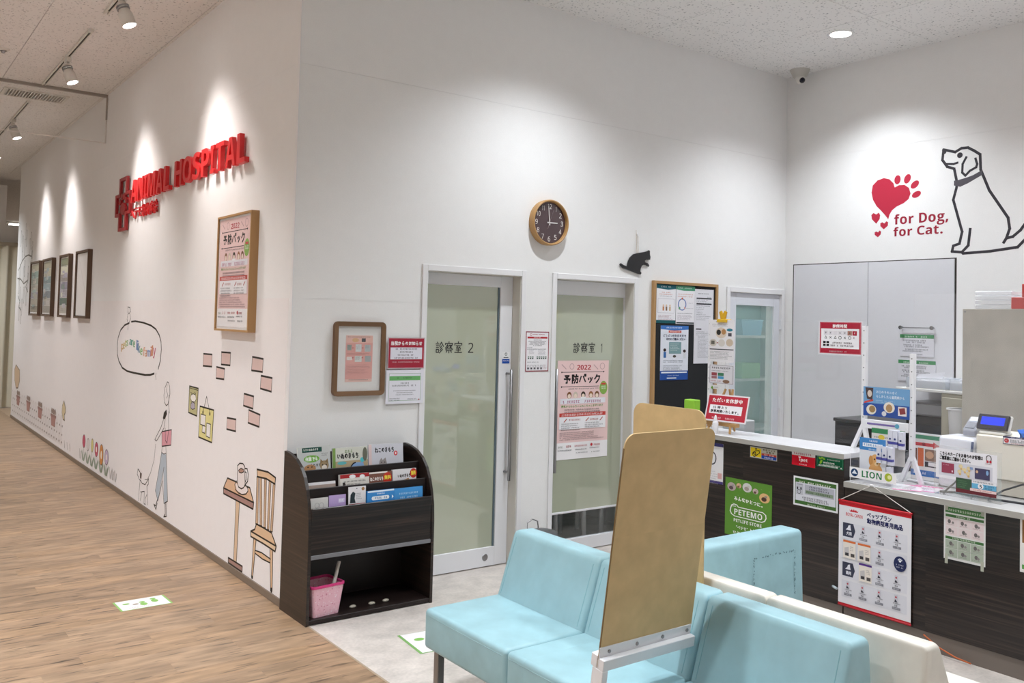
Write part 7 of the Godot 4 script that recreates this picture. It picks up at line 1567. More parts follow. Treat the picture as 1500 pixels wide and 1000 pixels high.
	part(bh, "back_plate", MB.new().box(Vector3(0.03, 0, 0), Vector3(0.036, 0.29, 0.19)), M.white_metal); part(bh, "base", MB.new().cbox(Vector3(-0.02, 0, 0), Vector3(0.036, 0.012, 0.19), 0.002), M.white_metal)
	var bk := ink(0.18, 0.27, hex("e6e4e2"), 0.002)
	bk.rect(0, 3, 100, 13, hex("4a8f6c")); bk.rect(0, 28, 78, 11, hex("c8343a")); bk.poly([76, 23, 98, 34, 76, 44], hex("c8343a")); bk.rect(4, 48, 18, 42, hex("6a3a28")); bk.rect(24, 46, 20, 60, hex("d8683a")); bk.rect(48, 48, 46, 38, hex("8a6a58")); bk.rect(48, 88, 46, 18, hex("3a3438")); bk.rect(0, 118, 100, 20, hex("3a72b8")); bk.up(); bk.oval(64, 66, 14, 12, hex("c89a78")); bk.oval(44, 33, 6, 6, hex("8a2028")); bk.rect(60, 90, 30, 12, hex("e9e6e6")); bk.fine(8, 124, 50, 8, hex("e6eefa"), 1)
	var bkp := part(bh, "brochure", bk.mb, M.gloss_print)
	bkp.transform = Transform3D(Basis(Vector3(0, 0, 1), Vector3(0, 1, 0), Vector3(-1, 0, 0)), Vector3(0.024, 0.15, 0.095))
	# clear front with the card sign
	var ap := thing("sign_holder", "clear acrylic front panel standing on the low worktop", "acrylic panel", Vector3(2.735, 0.841, 2.5))
	part(ap, "sheet", MB.new().box(Vector3(0, 0, 0), Vector3(0.004, 0.27, 0.36)), clear(Color(0.8, 0.82, 0.82), 0.12)); part(ap, "foot", MB.new().box(Vector3(0.004, 0, 0), Vector3(0.08, 0.004, 0.36)), clear(Color(0.8, 0.82, 0.82), 0.12))
	sheet("card_sign", "white sign about loyalty cards with red and blue card pictures", "sign", FRONT, [2.513, 0.935, 2.84, 1.095], hex("ece9ee"), func(i: Ink):
		var hh := i.h
		i.rect(5, hh * 0.42, 88, hh * 0.48, hex("d6d5de")); i.up()
		i.kana("こちらのカードをお持ちのお客様は", 6, hh * 0.09, 72, 6.5, hex("241e24"), 0.15); i.kana("ご精算前にご提示ください。", 6, hh * 0.24, 54, 6.5, hex("241e24"), 0.15)
		i.loop(87, hh * 0.14, 4, 5, 1.2, hex("2a2226")); i.rect(83.5, hh * 0.2, 3, 4, hex("c03040")); i.rect(88.5, hh * 0.2, 3, 4, hex("c03040")); i.fine(82, hh * 0.3, 11, 2, hex("8a4a50"), 1)
		i.rect(10, hh * 0.47, 21, hh * 0.34, hex("9a4058")); i.rect(65, hh * 0.5, 24, hh * 0.36, hex("4a4664")); i.up(); i.fine(12, hh * 0.52, 12, 1.6, hex("d8a8b4"), 2); i.rect(27, hh * 0.7, 2, 3, hex("f0e0e4"))
		for q in [[42, 0.52], [48, 0.62], [40, 0.7], [55, 0.56], [54, 0.74]]: i.oval(q[0], hh * q[1], 3.4, 3.2, hex("e6d2a4")); i.oval(q[0] + 1, hh * q[1] + 4, 1.8, 1.8, hex("e0b878"))
		i.rect(57, hh * 0.5, 5, 4, hex("8aa0c8")); i.oval(68.5, hh * 0.62, 2, 2.4, hex("d8b490")); i.oval(85, hh * 0.62, 2, 4, hex("8ab0d8")), 2.733, 0.4)
	sheet("card_sign", "small dark red and blue points card sign under the white sign", "sign", FRONT, [2.625, 0.872, 2.838, 0.95], hex("6a2a30"), func(i: Ink):
		var hh := i.h
		i.poly([0, 0, 40, 0, 38, hh * 0.74, 2, hh * 0.74], hex("3f5a44")); i.rect(40, 0, 60, hh * 0.22, hex("e9e6ea")); i.rect(40, hh * 0.22, 60, hh * 0.34, hex("6ab0d4")); i.rect(36, hh * 0.58, 64, hh * 0.18, hex("e9cdcb")); i.up()
		i.fine(44, 2, 50, 4, hex("44404a"), 1); i.rows(4, hh * 0.15, 30, 3, 5, 4, hex("5f8a64")); i.oval(62, hh * 0.38, 7, 7, hex("f6f4f6")); i.up(); i.latin("5", 59.5, hh * 0.26, 5.5, hh * 0.26, hex("241e24")); i.fine(72, hh * 0.27, 24, 4, hex("2a5a80"), 2); i.fine(72, hh * 0.42, 26, 4, hex("2a5a80"), 3); i.fine(44, hh * 0.64, 46, 3, hex("b04a3a"), 4), 2.731, 0.4)
	var cb := thing("cable_tangle", "dark power cables lying behind the clear front panel", "cable")
	part(cb, "cable", MB.new().tube([Vector3(2.8, 0.846, 2.5), Vector3(2.85, 0.846, 2.56), Vector3(2.82, 0.848, 2.66), Vector3(2.84, 0.846, 2.8), Vector3(2.86, 0.846, 2.95)], 0.006, 8).smooth(), M.rubber); part(cb, "cable", MB.new().tube([Vector3(2.78, 0.846, 2.53), Vector3(2.82, 0.9, 2.57), Vector3(2.86, 0.96, 2.6), Vector3(2.9, 0.86, 2.63)], 0.005, 8).smooth(), M.rubber); part(cb, "cable", MB.new().tube([Vector3(2.8, 0.846, 2.76), Vector3(2.85, 0.9, 2.82), Vector3(2.89, 0.94, 2.9), Vector3(2.9, 0.95, 3.1)], 0.005, 8).smooth(), M.rubber)
	# printer, till, customer display, card terminal, tray
	var pr := thing("receipt_printer", "white rounded receipt printer beside the cream till", "printer", Vector3(2.99, 0.841, 2.385))
	part(pr, "body", MB.new().rbox(Vector3(0, 0, 0), Vector3(0.22, 0.295, 0.205), 0.025).smooth(), plain(hex("e4e5ec"), 0.3)); part(pr, "paper_slot", MB.new().cbox(Vector3(-0.003, 0.09, 0.03), Vector3(0.004, 0.13, 0.175), 0.002), plain(hex("aeb0b8"), 0.4)); part(pr, "cover_line", MB.new().box(Vector3(-0.001, 0.2, 0.02), Vector3(0.003, 0.203, 0.185)), plain(hex("9a9ca4"), 0.5))
	var pb := thing("printer_cable", "dark blue cable looping between printer and till", "cable")
	part(pb, "cable", MB.new().tube([Vector3(2.985, 1.12, 2.59), Vector3(2.98, 1.05, 2.585), Vector3(2.97, 0.99, 2.56), Vector3(2.975, 0.93, 2.54)], 0.007, 8).smooth(), plain(hex("3a4668"), 0.5))
	var ti := thing("cash_register", "cream cash register cabinet on the low counter", "cash register", Vector3(3.0, 0.841, 2.6))
	part(ti, "cabinet", MB.new().cbox(Vector3(0, 0.09, 0), Vector3(0.36, 0.325, 0.72), 0.006), M.cream); part(ti, "cash_drawer", MB.new().cbox(Vector3(0.01, 0.004, 0.01), Vector3(0.35, 0.088, 0.71), 0.004), plain(hex("cfc8ba"), 0.45))
	sheet("sticker", "small white sticker with red disc and blue header on till", "sticker", FRONT, [2.748, 1.130, 2.888, 1.173], hex("eae6ea"), func(i: Ink):
		var hh := i.h
		i.line([1, 1, 99, 1, 99, hh - 1, 1, hh - 1], 2, hex("33304a"), true); i.rect(0, 0, 100, hh * 0.2, hex("2a2a5a")); i.up(); i.fine(30, hh * 0.05, 44, 4, hex("dfe0f0"), 1); i.oval(14, hh * 0.55, 9, 9, hex("c8343a")); i.up(); i.fine(9, hh * 0.5, 10, 4, hex("f4dede"), 2); i.fine(27, hh * 0.36, 66, 6, hex("241e28"), 3); i.fine(27, hh * 0.56, 66, 6, hex("241e28"), 4); i.fine(30, hh * 0.78, 60, 4, hex("b04a3a"), 5), 2.998, 0.4)
	var cd := thing("customer_display", "tilted black customer display with glowing blue screen on till", "display", Vector3(3.07, 1.166, 2.67))
	cd.rotation = Vector3(0, 0.0, 0)
	part(cd, "stand", MB.new().cbox(Vector3(-0.04, 0, -0.07), Vector3(0.06, 0.018, 0.07), 0.006).cbox(Vector3(0.0, 0.018, -0.03), Vector3(0.02, 0.05, 0.03), 0.003), M.lamp_white)
	var tilt := Transform3D(Basis(Vector3(0, 0, 1), Vector3(0, 1, 0), Vector3(-1, 0, 0)).rotated(Vector3(0, 0, 1), -0.45), Vector3(-0.01, 0.07, -0.005))
	var fr := part(cd, "screen_frame", MB.new().cbox(Vector3(-0.085, -0.045, -0.012), Vector3(0.085, 0.045, 0.004), 0.004), plain(hex("26222c"), 0.35)); fr.transform = tilt
	var sc := part(cd, "screen", MB.new().box(Vector3(-0.064, -0.02, 0.004), Vector3(0.064, 0.028, 0.0055)), blue_screen()); sc.transform = tilt
	var hs := part(cd, "housing", MB.new().cbox(Vector3(-0.092, -0.05, -0.03), Vector3(0.092, 0.05, -0.012), 0.006), M.lamp_white); hs.transform = tilt
	var ct := thing("card_terminal", "grey card terminal leaning left of the blue customer display", "card terminal", Vector3(3.12, 1.137, 2.52))
	part(ct, "body", MB.new().rbox(Vector3(-0.05, 0.0, -0.035), Vector3(0.05, 0.04, 0.045), 0.012, func(p: Vector3) -> Vector3: return p + Vector3(0, (p.x + 0.05) * 0.75, 0)).smooth(), plain(hex("9a9ca6"), 0.35)); part(ct, "keypad", MB.new().prism(PackedVector2Array([Vector2(-0.04, 0.049), Vector2(0.0, 0.079), Vector2(0.0, 0.0815), Vector2(-0.04, 0.0515)]), -0.022, 0.03), plain(hex("5a5c68"), 0.4)); part(ct, "screen", MB.new().prism(PackedVector2Array([Vector2(0.008, 0.085), Vector2(0.036, 0.106), Vector2(0.036, 0.1085), Vector2(0.008, 0.0875)]), -0.02, 0.028), plain(hex("c4cce0"), 0.15))
	var tr := thing("cash_tray", "bright blue cash tray on top of the cream till", "tray", Vector3(3.1, 1.167, 2.94))
	part(tr, "dish", MB.new().prism(PackedVector2Array([Vector2(-0.1, 0), Vector2(0.1, 0), Vector2(0.125, 0.045), Vector2(0.118, 0.045), Vector2(0.096, 0.008), Vector2(-0.096, 0.008), Vector2(-0.118, 0.045), Vector2(-0.125, 0.045)]), -0.09, 0.09, Transform3D(Basis(Vector3(0, 0, 1), Vector3(0, 1, 0), Vector3(-1, 0, 0)), Vector3.ZERO)), plain(hex("2f7ae0"), 0.4)); part(tr, "end_wall", MB.new().box(Vector3(-0.09, 0, -0.11), Vector3(-0.086, 0.03, 0.11)).box(Vector3(0.086, 0, -0.11), Vector3(0.09, 0.03, 0.11)), plain(hex("2f7ae0"), 0.4))
	one("receipt_paper", "white slip of paper standing in the blue tray", "paper", MB.new().prism(PackedVector2Array([Vector2(-0.05, 0.0), Vector2(0.06, 0.0), Vector2(0.06, 0.09), Vector2(-0.02, 0.09)]), 0.0, 0.002, Transform3D(Basis(Vector3(0, 0, 1), Vector3(0, 1, 0), Vector3(-1, 0, 0)), Vector3(3.09, 1.177, 2.96))), plain(hex("f0eef0"), 0.6))
	# cupboards and boxes behind the counter
	var dk := plain(hex("1f1d1f"), 0.35)
	var c1 := thing("cabinet", "low black cabinet behind the high counter", "cabinet", Vector3(4.28, 0, 0.86))
	part(c1, "body", MB.new().cbox(Vector3(0, 0, 0), Vector3(0.45, 1.0, 0.5), 0.004), dk); part(c1, "top", MB.new().cbox(Vector3(-0.01, 1.0, -0.01), Vector3(0.46, 1.025, 0.51), 0.003), plain(hex("2b292b"), 0.3)); part(c1, "door", MB.new().cbox(Vector3(-0.014, 0.06, 0.01), Vector3(0.0, 0.97, 0.49), 0.003), dk)
	var c2 := thing("office_printer", "black office printer with paper drawers behind the blue poster", "printer", Vector3(4.4, 0, 1.39))
	part(c2, "stand", MB.new().cbox(Vector3(0, 0, 0), Vector3(0.34, 0.75, 0.3), 0.004), dk); part(c2, "body", MB.new().cbox(Vector3(0, 0.752, 0), Vector3(0.34, 1.1, 0.3), 0.01), dk); part(c2, "scanner_lid", MB.new().cbox(Vector3(-0.01, 1.102, -0.005), Vector3(0.34, 1.2, 0.305), 0.012), plain(hex("8b8b8e"), 0.35))
	for y in [0.78, 0.92]: part(c2, "paper_drawer", MB.new().cbox(Vector3(-0.012, y, 0.01), Vector3(0, y + 0.12, 0.29), 0.004), plain(hex("26262a"), 0.25))
	var c3 := thing("cabinet", "beige side cabinet under the clear trays", "cabinet", Vector3(4.3, 0, 1.72))
	part(c3, "body", MB.new().cbox(Vector3(0, 0, 0), Vector3(0.44, 1.29, 0.5), 0.004), plain(hex("a49f8e"), 0.5)); part(c3, "top", MB.new().cbox(Vector3(-0.01, 1.29, -0.35), Vector3(0.45, 1.31, 0.51), 0.003), plain(hex("d9d8d6"), 0.4)); part(c3, "door", MB.new().cbox(Vector3(-0.014, 0.05, 0.01), Vector3(0, 1.26, 0.49), 0.003), plain(hex("a8a392"), 0.5))
	for q in [[1.45, "left clear plastic paper tray on the beige cabinet"], [1.78, "right clear plastic paper tray on the beige cabinet"]]:
		var pt := thing("paper_tray", q[1], "tray", Vector3(4.3, 1.311, q[0]), "clear paper trays")
		part(pt, "base", MB.new().box(Vector3(0, 0, 0), Vector3(0.3, 0.004, 0.3)), M.lamp_white); part(pt, "wall", MB.new().box(Vector3(0, 0.004, 0), Vector3(0.004, 0.08, 0.3)).box(Vector3(0.296, 0.004, 0), Vector3(0.3, 0.08, 0.3)).box(Vector3(0.004, 0.004, 0), Vector3(0.296, 0.08, 0.004)).box(Vector3(0.004, 0.004, 0.296), Vector3(0.296, 0.08, 0.3)), clear(Color(0.85, 0.87, 0.9), 0.35, 0.15)); part(pt, "paper_stack", MB.new().cbox(Vector3(0.01, 0.005, 0.01), Vector3(0.29, 0.06, 0.29), 0.002), plain(hex("e6e6ea"), 0.6)); part(pt, "loose_sheet", MB.new().prism(PackedVector2Array([Vector2(0.03, 0.07), Vector2(0.24, 0.07), Vector2(0.26, 0.13), Vector2(0.06, 0.1)]), 0.05, 0.052, Transform3D(Basis(Vector3(0, 0, 1), Vector3(0, 1, 0), Vector3(-1, 0, 0)), Vector3(0.12, 0, 0))), plain(hex("e2e2e8"), 0.6))
	var wb := thing("waste_bin", "white plastic bin with lipped rim beside the beige cabinet", "bin", Vector3(4.18, 0.0, 1.92))
	part(wb, "stand", MB.new().cbox(Vector3(-0.09, 0, -0.08), Vector3(0.09, 0.9, 0.08), 0.004), plain(hex("8f8a80"), 0.5)); part(wb, "bucket", MB.new().lathe([[0.0, 0.901], [0.065, 0.901], [0.08, 1.19]], 20).smooth(), plain(hex("dcdcdd"), 0.4)); part(wb, "rim", MB.new().lathe([[0.08, 1.19], [0.09, 1.19], [0.09, 1.2], [0.074, 1.2]], 20), plain(hex("e6e6e6"), 0.4))
	var sh := thing("shelf_unit", "tall shelving unit with plain beige-grey back panel facing the counter", "shelf unit", Vector3(3.7, 0, 2.17))
	part(sh, "back_panel", MB.new().cbox(Vector3(0, 0.02, 0), Vector3(0.02, 1.89, 1.5), 0.002), M.grey_board); part(sh, "top_board", MB.new().cbox(Vector3(0.02, 1.87, 0), Vector3(0.42, 1.89, 1.5), 0.002), M.grey_board); part(sh, "end_panel", MB.new().cbox(Vector3(0.021, 0, 0.0), Vector3(0.42, 1.869, 0.018), 0.001), plain(hex("c7c3ba"), 0.5)); part(sh, "end_panel", MB.new().cbox(Vector3(0.021, 0, 1.48), Vector3(0.42, 1.869, 1.498), 0.001), plain(hex("c7c3ba"), 0.5)); part(sh, "foot", MB.new().box(Vector3(0.0, 0, 0.02), Vector3(0.42, 0.02, 1.48)), M.rubber)
	part(sh, "screw_cap", MB.new().lathe([[0.006, 0.0], [0.005, 0.002], [0.0, 0.0025]], 8, Transform3D(Basis(Vector3.FORWARD, -PI / 2), Vector3(0.0, 1.872, 0.016))), M.steel)
	for i in 4:
		one("plastic_case", "flat clear plastic case stacked on shelf unit, number %s from the top" % ["four", "three", "two", "one"][i], "case", MB.new().cbox(Vector3(3.8, 1.892 + 0.03 * i, 2.2), Vector3(4.02, 1.919 + 0.03 * i, 2.43), 0.004), clear(Color(0.92, 0.93, 0.95), 0.35, 0.2), "plastic cases on the shelf unit")
	one("file_box", "red cardboard box beside the clear plastic cases, lower one", "box", MB.new().cbox(Vector3(3.76, 1.892, 2.445), Vector3(4.05, 1.965, 2.8), 0.003), plain(hex("c24a48"), 0.5), "red boxes on the shelf unit")
	one("file_box", "red cardboard box stacked slightly askew on the lower red box", "box", MB.new().cbox(Vector3(3.78, 1.967, 2.5), Vector3(4.03, 2.05, 2.85), 0.003), plain(hex("c4453f"), 0.5), "red boxes on the shelf unit")
	var fd := thing("document_folder", "pale and green folders sticking out beside the grey panel", "folder", Vector3(3.92, 1.55, 2.171))
	part(fd, "pale_folder", MB.new().prism(PackedVector2Array([Vector2(0, 0.02), Vector2(-0.06, 0.22), Vector2(-0.1, 0.23), Vector2(-0.1, 0.24), Vector2(0, 0.26)]), 0.0, 0.01, Transform3D(Basis(Vector3(0, 0, 1), Vector3(0, 1, 0), Vector3(-1, 0, 0)), Vector3.ZERO)), plain(hex("cfdbe2"), 0.5)); part(fd, "green_folder", MB.new().prism(PackedVector2Array([Vector2(0, -0.06), Vector2(-0.09, 0.04), Vector2(0, 0.02)]), 0.0, 0.006, Transform3D(Basis(Vector3(0, 0, 1), Vector3(0, 1, 0), Vector3(-1, 0, 0)), Vector3.ZERO)), plain(hex("6aa07c"), 0.5))

func counter_front() -> void:
	sheet("sticker", "yellow and silver security camera warning sticker on dark counter", "sticker", FRONT, [1.308, 0.885, 1.519, 0.956], hex("b9b4a6"), func(k: Ink):
		var h := k.h
		k.rect(2, 3, 40, h - 6, hex("e8c81c")); k.rect(43, h * 0.48, 55, h * 0.18, hex("c04a3c")); k.rect(43, h * 0.66, 55, h * 0.3, hex("2a4aa0")); k.up()
		k.kana("防犯カメラ", 47, h * 0.06, 48, h * 0.17, hex("5a4a1c"), 0.15); k.kana("作動中", 58, h * 0.26, 34, h * 0.17, hex("5a4a1c"), 0.15); k.fine(48, h * 0.52, 46, 5, hex("f0d8d0"), 1); k.fine(54, h * 0.75, 36, 6, hex("dfe4f4"), 2)
		k.rect(20, h * 0.08, 5, h * 0.18, hex("2a2410")); k.line([12, h * 0.62, 20, h * 0.36, 34, h * 0.3, 36, h * 0.5, 24, h * 0.76], 2.4, hex("2a2410"), true); k.loop(16, h * 0.68, 6, 7, 2.4, hex("2a2410")), INF, 0.25)
	sheet("sticker", "red and white pet insurance sticker reading ipet on dark counter", "sticker", FRONT, [1.631, 0.883, 1.799, 0.974], hex("ece2e0"), func(k: Ink):
		var h := k.h
		k.rect(0, h * 0.32, 100, h * 0.68, hex("cf2031")); k.up(); k.fine(8, h * 0.1, 84, 9, hex("b8404a"), 1); k.latin("ipet", 32, h * 0.46, 36, h * 0.3, hex("f6eeee")); k.up(); k.poly([34, h * 0.5, 28, h * 0.42, 31, h * 0.37, 34, h * 0.4, 37, h * 0.37, 40, h * 0.42], hex("f6eeee")); k.fine(32, h * 0.84, 36, 5, hex("f0c8cc"), 2), INF, 0.25)
	sheet("sticker", "dark green pet insurance sticker reading anicom on dark counter", "sticker", FRONT, [1.809, 0.898, 1.992, 0.962], hex("14613e"), func(k: Ink):
		var h := k.h
		k.line([2, 2, 98, 2, 98, h - 2, 2, h - 2], 1.2, hex("5aa080"), true); k.oval(12, h * 0.2, 5, 3, hex("8fc83c"), 0.6); k.oval(20, h * 0.14, 5, 3, hex("8fc83c"), -0.5); k.oval(28, h * 0.22, 5, 3, hex("8fc83c"), 0.3); k.oval(17, h * 0.52, 4, 8, hex("8fc83c"), 0.5)
		k.latin("anicom", 25, h * 0.42, 42, h * 0.2, hex("f0f4ee")); k.fine(40, h * 0.16, 52, 5, hex("cfe0d4"), 1); k.fine(25, h * 0.66, 66, 5, hex("cfe0d4"), 2); k.rect(8, h * 0.78, 72, h * 0.14, hex("e6ece8")); k.up(); k.fine(12, h * 0.8, 64, 5, hex("14613e"), 3); k.oval(92, h * 0.86, 2.4, 2.4, hex("e6ece8")), INF, 0.25)
	sheet("notice", "white framed green notice sheet with till drawing on dark counter", "notice", FRONT, [1.646, 0.637, 1.958, 0.816], hex("e9e9ea"), func(k: Ink):
		var h := k.h
		k.rect(3.5, 3.5, 93, h - 7, hex("4a6f3c")); k.up(); k.fine(12, 8, 76, 5.5, hex("e9ecd8"), 1); k.rect(5, h * 0.2, 90, h * 0.62, hex("dcdce4")); k.up()
		k.rect(6, h * 0.22, 17, h * 0.4, hex("c4c4cc")); k.rect(26, h * 0.24, 66, h * 0.34, hex("b9b9c4")); k.up(); k.rect(8, h * 0.36, 3, 5, hex("3a3a42")); k.rect(16, h * 0.36, 3, 5, hex("3a3a42")); k.loop(13, h * 0.52, 4, 4, 1, hex("55555e")); k.line([8, h * 0.27, 21, h * 0.27], 1, hex("8a8a92"))
		k.fine(36, h * 0.27, 44, 4, hex("44444e"), 2); k.fine(36, h * 0.35, 46, 4, hex("44444e"), 3); k.rect(28, h * 0.43, 62, h * 0.11, hex("8a9a84")); k.up(); k.fine(30, h * 0.455, 58, 4.4, hex("4a5a48"), 4); k.fine(20, h * 0.66, 60, 4, hex("55555e"), 5); k.fine(24, h * 0.73, 58, 4, hex("55555e"), 6); k.fine(32, h * 0.88, 40, 3, hex("c4d0b8"), 7), INF, 0.3)
	sheet("poster", "green pet store poster with round photographs on dark counter", "poster", FRONT, [1.108, 0.347, 1.485, 0.726], hex("5e8f34"), func(k: Ink):
		k.design(150.0)
		var h := k.h
		rng.seed = 31
		for i in 46: k.oval(rng.randf_range(3, 97), rng.randf_range(3, h - 3), rng.randf_range(0.8, 2.2), 0.7, hex("7aa84e"), rng.randf() * 3.0, 6)
		k.up()
		var f := [[14, 23, 9.5, 11, "b9a8a4", "5a4a50"], [30, 17, 5.5, 6.5, "d8b08a", "7a5a48"], [48, 18, 10, 12, "d6d2d0", "a89a90"], [66, 23, 6, 7, "c9b4ac", "6a4a44"], [85, 36, 11, 12.5, "dcb27a", "4a342a"]]
		for q in f: k.oval(q[0], q[1], q[2], q[3], hex(q[4])); k.up(); k.oval(q[0] - 1, q[1] + 3, q[2] * 0.5, q[3] * 0.45, hex(q[5])); k.rect(q[0], q[1] - q[3] * 0.5, q[2] * 0.5, q[3] * 0.4, hex(q[5]).lightened(0.4)); k.up()
		k.kana("みんなひとつに。", 20, 45, 66, 11.5, hex("f2f4ea"), 0.13, 5.0)
		k.line([13, 78, 15, 71, 20, 67, 26, 68, 30, 73, 82, 73, 88, 78, 89, 86, 86, 94, 80, 98, 22, 98, 15, 94, 12, 87], 2.2, hex("f2f4ea"), true); k.line([17, 73, 24, 72], 1.4, hex("f2f4ea"))
		k.latin("PETEMO", 21, 78, 60, 15, hex("f4f6ee")); k.latin("PETLIFE STORE", 20, 104, 60, 8.5, hex("f2f4ea"))
		k.kana("“ペテモ”として", 22, 121, 52, 9, hex("f2f4ea"), 0.12); k.kana("ひとつになれる", 18, 135, 60, 9, hex("f2f4ea"), 0.12))
	sheet("poster", "white poster with navy bands at counter's far end, by partition", "poster", FRONT, [0.911, 0.667, 1.085, 0.939], hex("e6e3e4"), func(k: Ink):
		var h := k.h
		k.rect(0, 0, 100, h * 0.08, hex("39356e")); k.rect(0, h - 10, 100, 10, hex("4a3f7c")); k.loop(44, 60, 20, 24, 5, hex("3a3a44")); k.rect(74, h - 42, 20, 22, hex("d9a8a4")); k.rows(12, 110, 70, 4, 9, 6, hex("a9a6ac")))
	# product banner on a string
	var b := thing("hanging_banner", "white product banner with red top and bottom rods on string", "banner", Vector3(0, 0, 0))
	var k := ink(0.45, 0.617, hex("e6e5ea"), 0.0015)
	var h := k.h
	k.rect(0, 0, 100, 6.5, hex("c81c28")); k.rect(0, h - 4, 100, 4, hex("b81a28")); k.up()
	k.poly([16, 13, 15, 10.5, 17, 12, 18.5, 9.5, 20, 11.5, 21.5, 9, 23, 11.5, 24.5, 9.5, 26, 12, 28, 10.5, 27, 13], hex("c81c28")); k.latin("ROYAL CANIN", 10, 15, 24, 4.2, hex("c81c28"), true)
	k.kana("ペッツプラン", 40, 9.5, 34, 6.6, hex("232a5a"), 0.16); k.kana("動物病院専用商品", 40, 17, 49, 6.8, hex("232a5a"), 0.15)
	k.rect(5, 28, 90, 22, hex("dedee6")); k.rect(5, 53, 90, 22, hex("dcdce4")); k.rect(5, 78, 90, 22, hex("dedee6")); k.rect(5, 103, 90, 22, hex("dcdce4")); k.up()
	for q in [[28.5, "犬用"], [79.5, "猫用"]]:
		k.poly([6, q[0], 21, q[0], 24, q[0] + 9, 21, q[0] + 18, 6, q[0] + 18], hex("3c3f52")); k.up()
		k.poly([10, q[0] + 9, 13, q[0] + 6, 14, q[0] + 3, 17, q[0] + 2, 17, q[0] + 5, 18, q[0] + 9], hex("e6e6ee")); k.kana(q[1], 11, q[0] + 11, 8, 4.6, hex("e6e6ee"), 0.14)
	for q in [[30, 29], [53, 29], [76, 29], [53, 54], [53, 80], [76, 80], [9, 104], [30, 104], [53, 104], [76, 104]]:
		k.poly([q[0] + 3, q[1], q[0] + 7.5, q[1], q[0] + 8, q[1] + 9, q[0] + 2.5, q[1] + 9], hex("cfcdd6")); k.up(); k.oval(q[0] + 5, q[1] + 3, 1.2, 1.2, hex("c04a54")); k.poly([q[0] + 3, q[1] + 9, q[0] + 4, q[1] + 5.5, q[0] + 6.5, q[1] + 8, q[0] + 7, q[1] + 9], hex("3a3a46"))
		k.fine(q[0] + 1, q[1] + 10, 10, 1.5, hex("66666e"), 1); k.fine(q[0] + 3, q[1] + 12.4, 5, 2.2, hex("33333c"), 2); k.rect(q[0], q[1] + 15.3, 11, 3, hex("8a8a94")); k.up(); k.fine(q[0] + 0.8, q[1] + 15.9, 9.6, 1.7, hex("dcdce2"), 3)
	for q in [[7, 51, "d8703a"], [28, 51, "d8703a"], [30, 76, "5a3a8a"]]:
		k.rect(q[0], q[1], 18, 23, hex("ece4da")); k.up(); k.rect(q[0], q[1], 18, 2.6, hex(q[2])); k.poly([q[0] + 2, q[1] + 20, q[0] + 2, q[1] + 10, q[0] + 8, q[1] + 8, q[0] + 9, q[1] + 20], hex("c9c4c4")); k.rect(q[0] + 3, q[1] + 16, 5, 4, hex("3a3638")); k.rect(q[0] + 11, q[1] + 16, 5.5, 4.4, hex("55504e")); k.rows(q[0] + 10, q[1] + 7, 7, 1.2, 2.2, 3, hex("77727a"))
	k.oval(86, 65, 8.5, 9.5, hex("262c58")); k.up(); k.oval(86, 61.5, 1.6, 1.4, hex("eeeef4")); k.oval(83.8, 60, 0.7, 0.9, hex("eeeef4")); k.oval(85.2, 59, 0.7, 0.9, hex("eeeef4")); k.oval(86.8, 59, 0.7, 0.9, hex("eeeef4")); k.oval(88.2, 60, 0.7, 0.9, hex("eeeef4")); k.fine(80.5, 65.5, 11, 1.8, hex("c4c6d8"), 4); k.fine(80.5, 68.5, 11, 1.8, hex("c4c6d8"), 5)
	var sheetp := part(b, "cloth", k.mb, M.print)
	place(sheetp, FRONT, 2.2006, 0.4175, 0.0, 2.642)
	part(b, "top_rod", MB.new().tube([Vector3(2.643, 0.722, 1.973), Vector3(2.643, 0.722, 2.428)], 0.007, 10).smooth(), plain(hex("c81c28"), 0.5)); part(b, "bottom_rod", MB.new().tube([Vector3(2.643, 0.113, 1.975), Vector3(2.643, 0.113, 2.426)], 0.006, 10).smooth(), plain(hex("b81a28"), 0.5))
	part(b, "string", MB.new().tube([Vector3(2.643, 0.728, 1.985), Vector3(2.63, 0.843, 2.19), Vector3(2.643, 0.728, 2.418)], 0.0022, 6), plain(hex("e0ddd8"), 0.7)); part(b, "hook", MB.new().cbox(Vector3(2.622, 0.838, 2.182), Vector3(2.64, 0.85, 2.2), 0.003), M.white_paint)
	one("wall_plug", "pale plastic stub sticking out beside the banner's left edge", "plug", MB.new().tube([Vector3(2.655, 0.2, 1.93), Vector3(2.635, 0.2, 1.97)], 0.008, 8).smooth(), plain(hex("b9c4c9"), 0.4))
	# infection notice taped to the front
	var r := [2.601, 0.521, 2.820, 0.804]
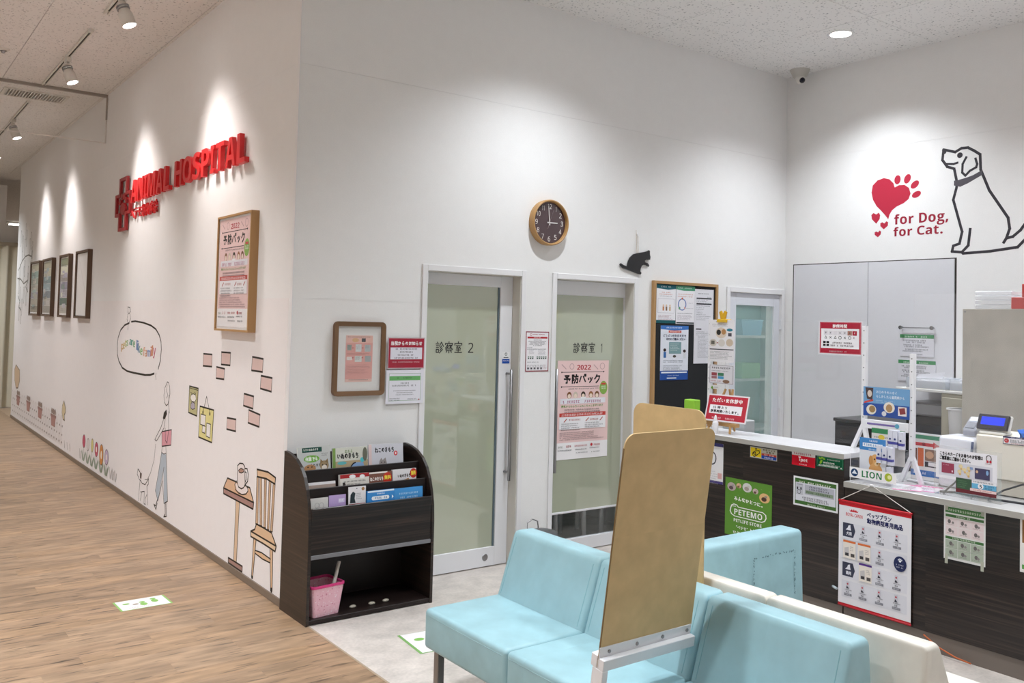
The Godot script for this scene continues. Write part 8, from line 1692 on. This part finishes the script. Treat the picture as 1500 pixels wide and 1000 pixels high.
	sheet("notice", "white notice with twelve small pictures under green headings, taped up", "notice", FRONT, r, hex("e0e0de"), func(i: Ink):
		var hh := i.h
		i.rect(3, 2, 94, hh * 0.11, hex("4f7f4a")); i.rect(4, hh * 0.155, 92, hh * 0.05, hex("44703e")); i.rect(4, hh * 0.57, 92, hh * 0.05, hex("44703e")); i.up()
		i.fine(10, hh * 0.05, 80, 6, hex("dfe6d4"), 1); i.fine(30, hh * 0.165, 36, 4, hex("dfe6d4"), 2); i.fine(20, hh * 0.58, 60, 4, hex("dfe6d4"), 3)
		for y in 4:
			for x in 3:
				var yy := hh * (0.22 + 0.165 * y + (0.08 if y > 1 else 0.0))
				i.rect(4 + x * 31, yy, 30, hh * 0.158, hex("dfcfd0") if y < 2 else hex("aab4a4")); i.up()
				rng.seed = y * 3 + x
				i.oval(14 + x * 31 + rng.randf_range(-2, 4), yy + 9, 4, 5, hex("6a6464")); i.oval(22 + x * 31, yy + 11, 3, 3, hex("8a8482")); i.fine(8 + x * 31, yy + hh * 0.115, 20, 2.4, hex("77706e"), x + y), INF, 0.4)
	var n := 0
	for q in [[r[0] + 0.015, r[3], "upper left"], [r[2] - 0.015, r[3], "upper right"], [r[0] + 0.015, r[1], "lower left"], [r[2] - 0.015, r[1], "lower right"]]:
		one("tape_strip", "short strip of masking tape at notice's " + q[2] + " corner", "tape", MB.new().box(Vector3(2.6515, q[1] - 0.025, q[0] - 0.008), Vector3(2.652, q[1] + 0.025, q[0] + 0.008)), plain(hex("b4b6a6"), 0.6), "tape strips on the notice")
		n += 1
	sheet("poster", "white poster with brown and green picture, cut by right edge", "poster", FRONT, [2.990, 0.540, 3.196, 0.814], hex("e4e2de"), func(i: Ink):
		var hh := i.h
		i.rect(5, 6, 90, hh * 0.42, hex("8a6238")); i.rect(5, hh * 0.86, 90, hh * 0.08, hex("5a9a4a")); i.up(); i.oval(40, hh * 0.24, 20, 16, hex("c49a6a")); i.rows(10, hh * 0.52, 80, 4, 8, 5, hex("55555a")))

func blue_screen() -> StandardMaterial3D:
	var m := plain(hex("0a0f30"), 0.2)
	m.emission_enabled = true; m.emission = hex("1c3cf0"); m.emission_energy_multiplier = 0.75
	return m
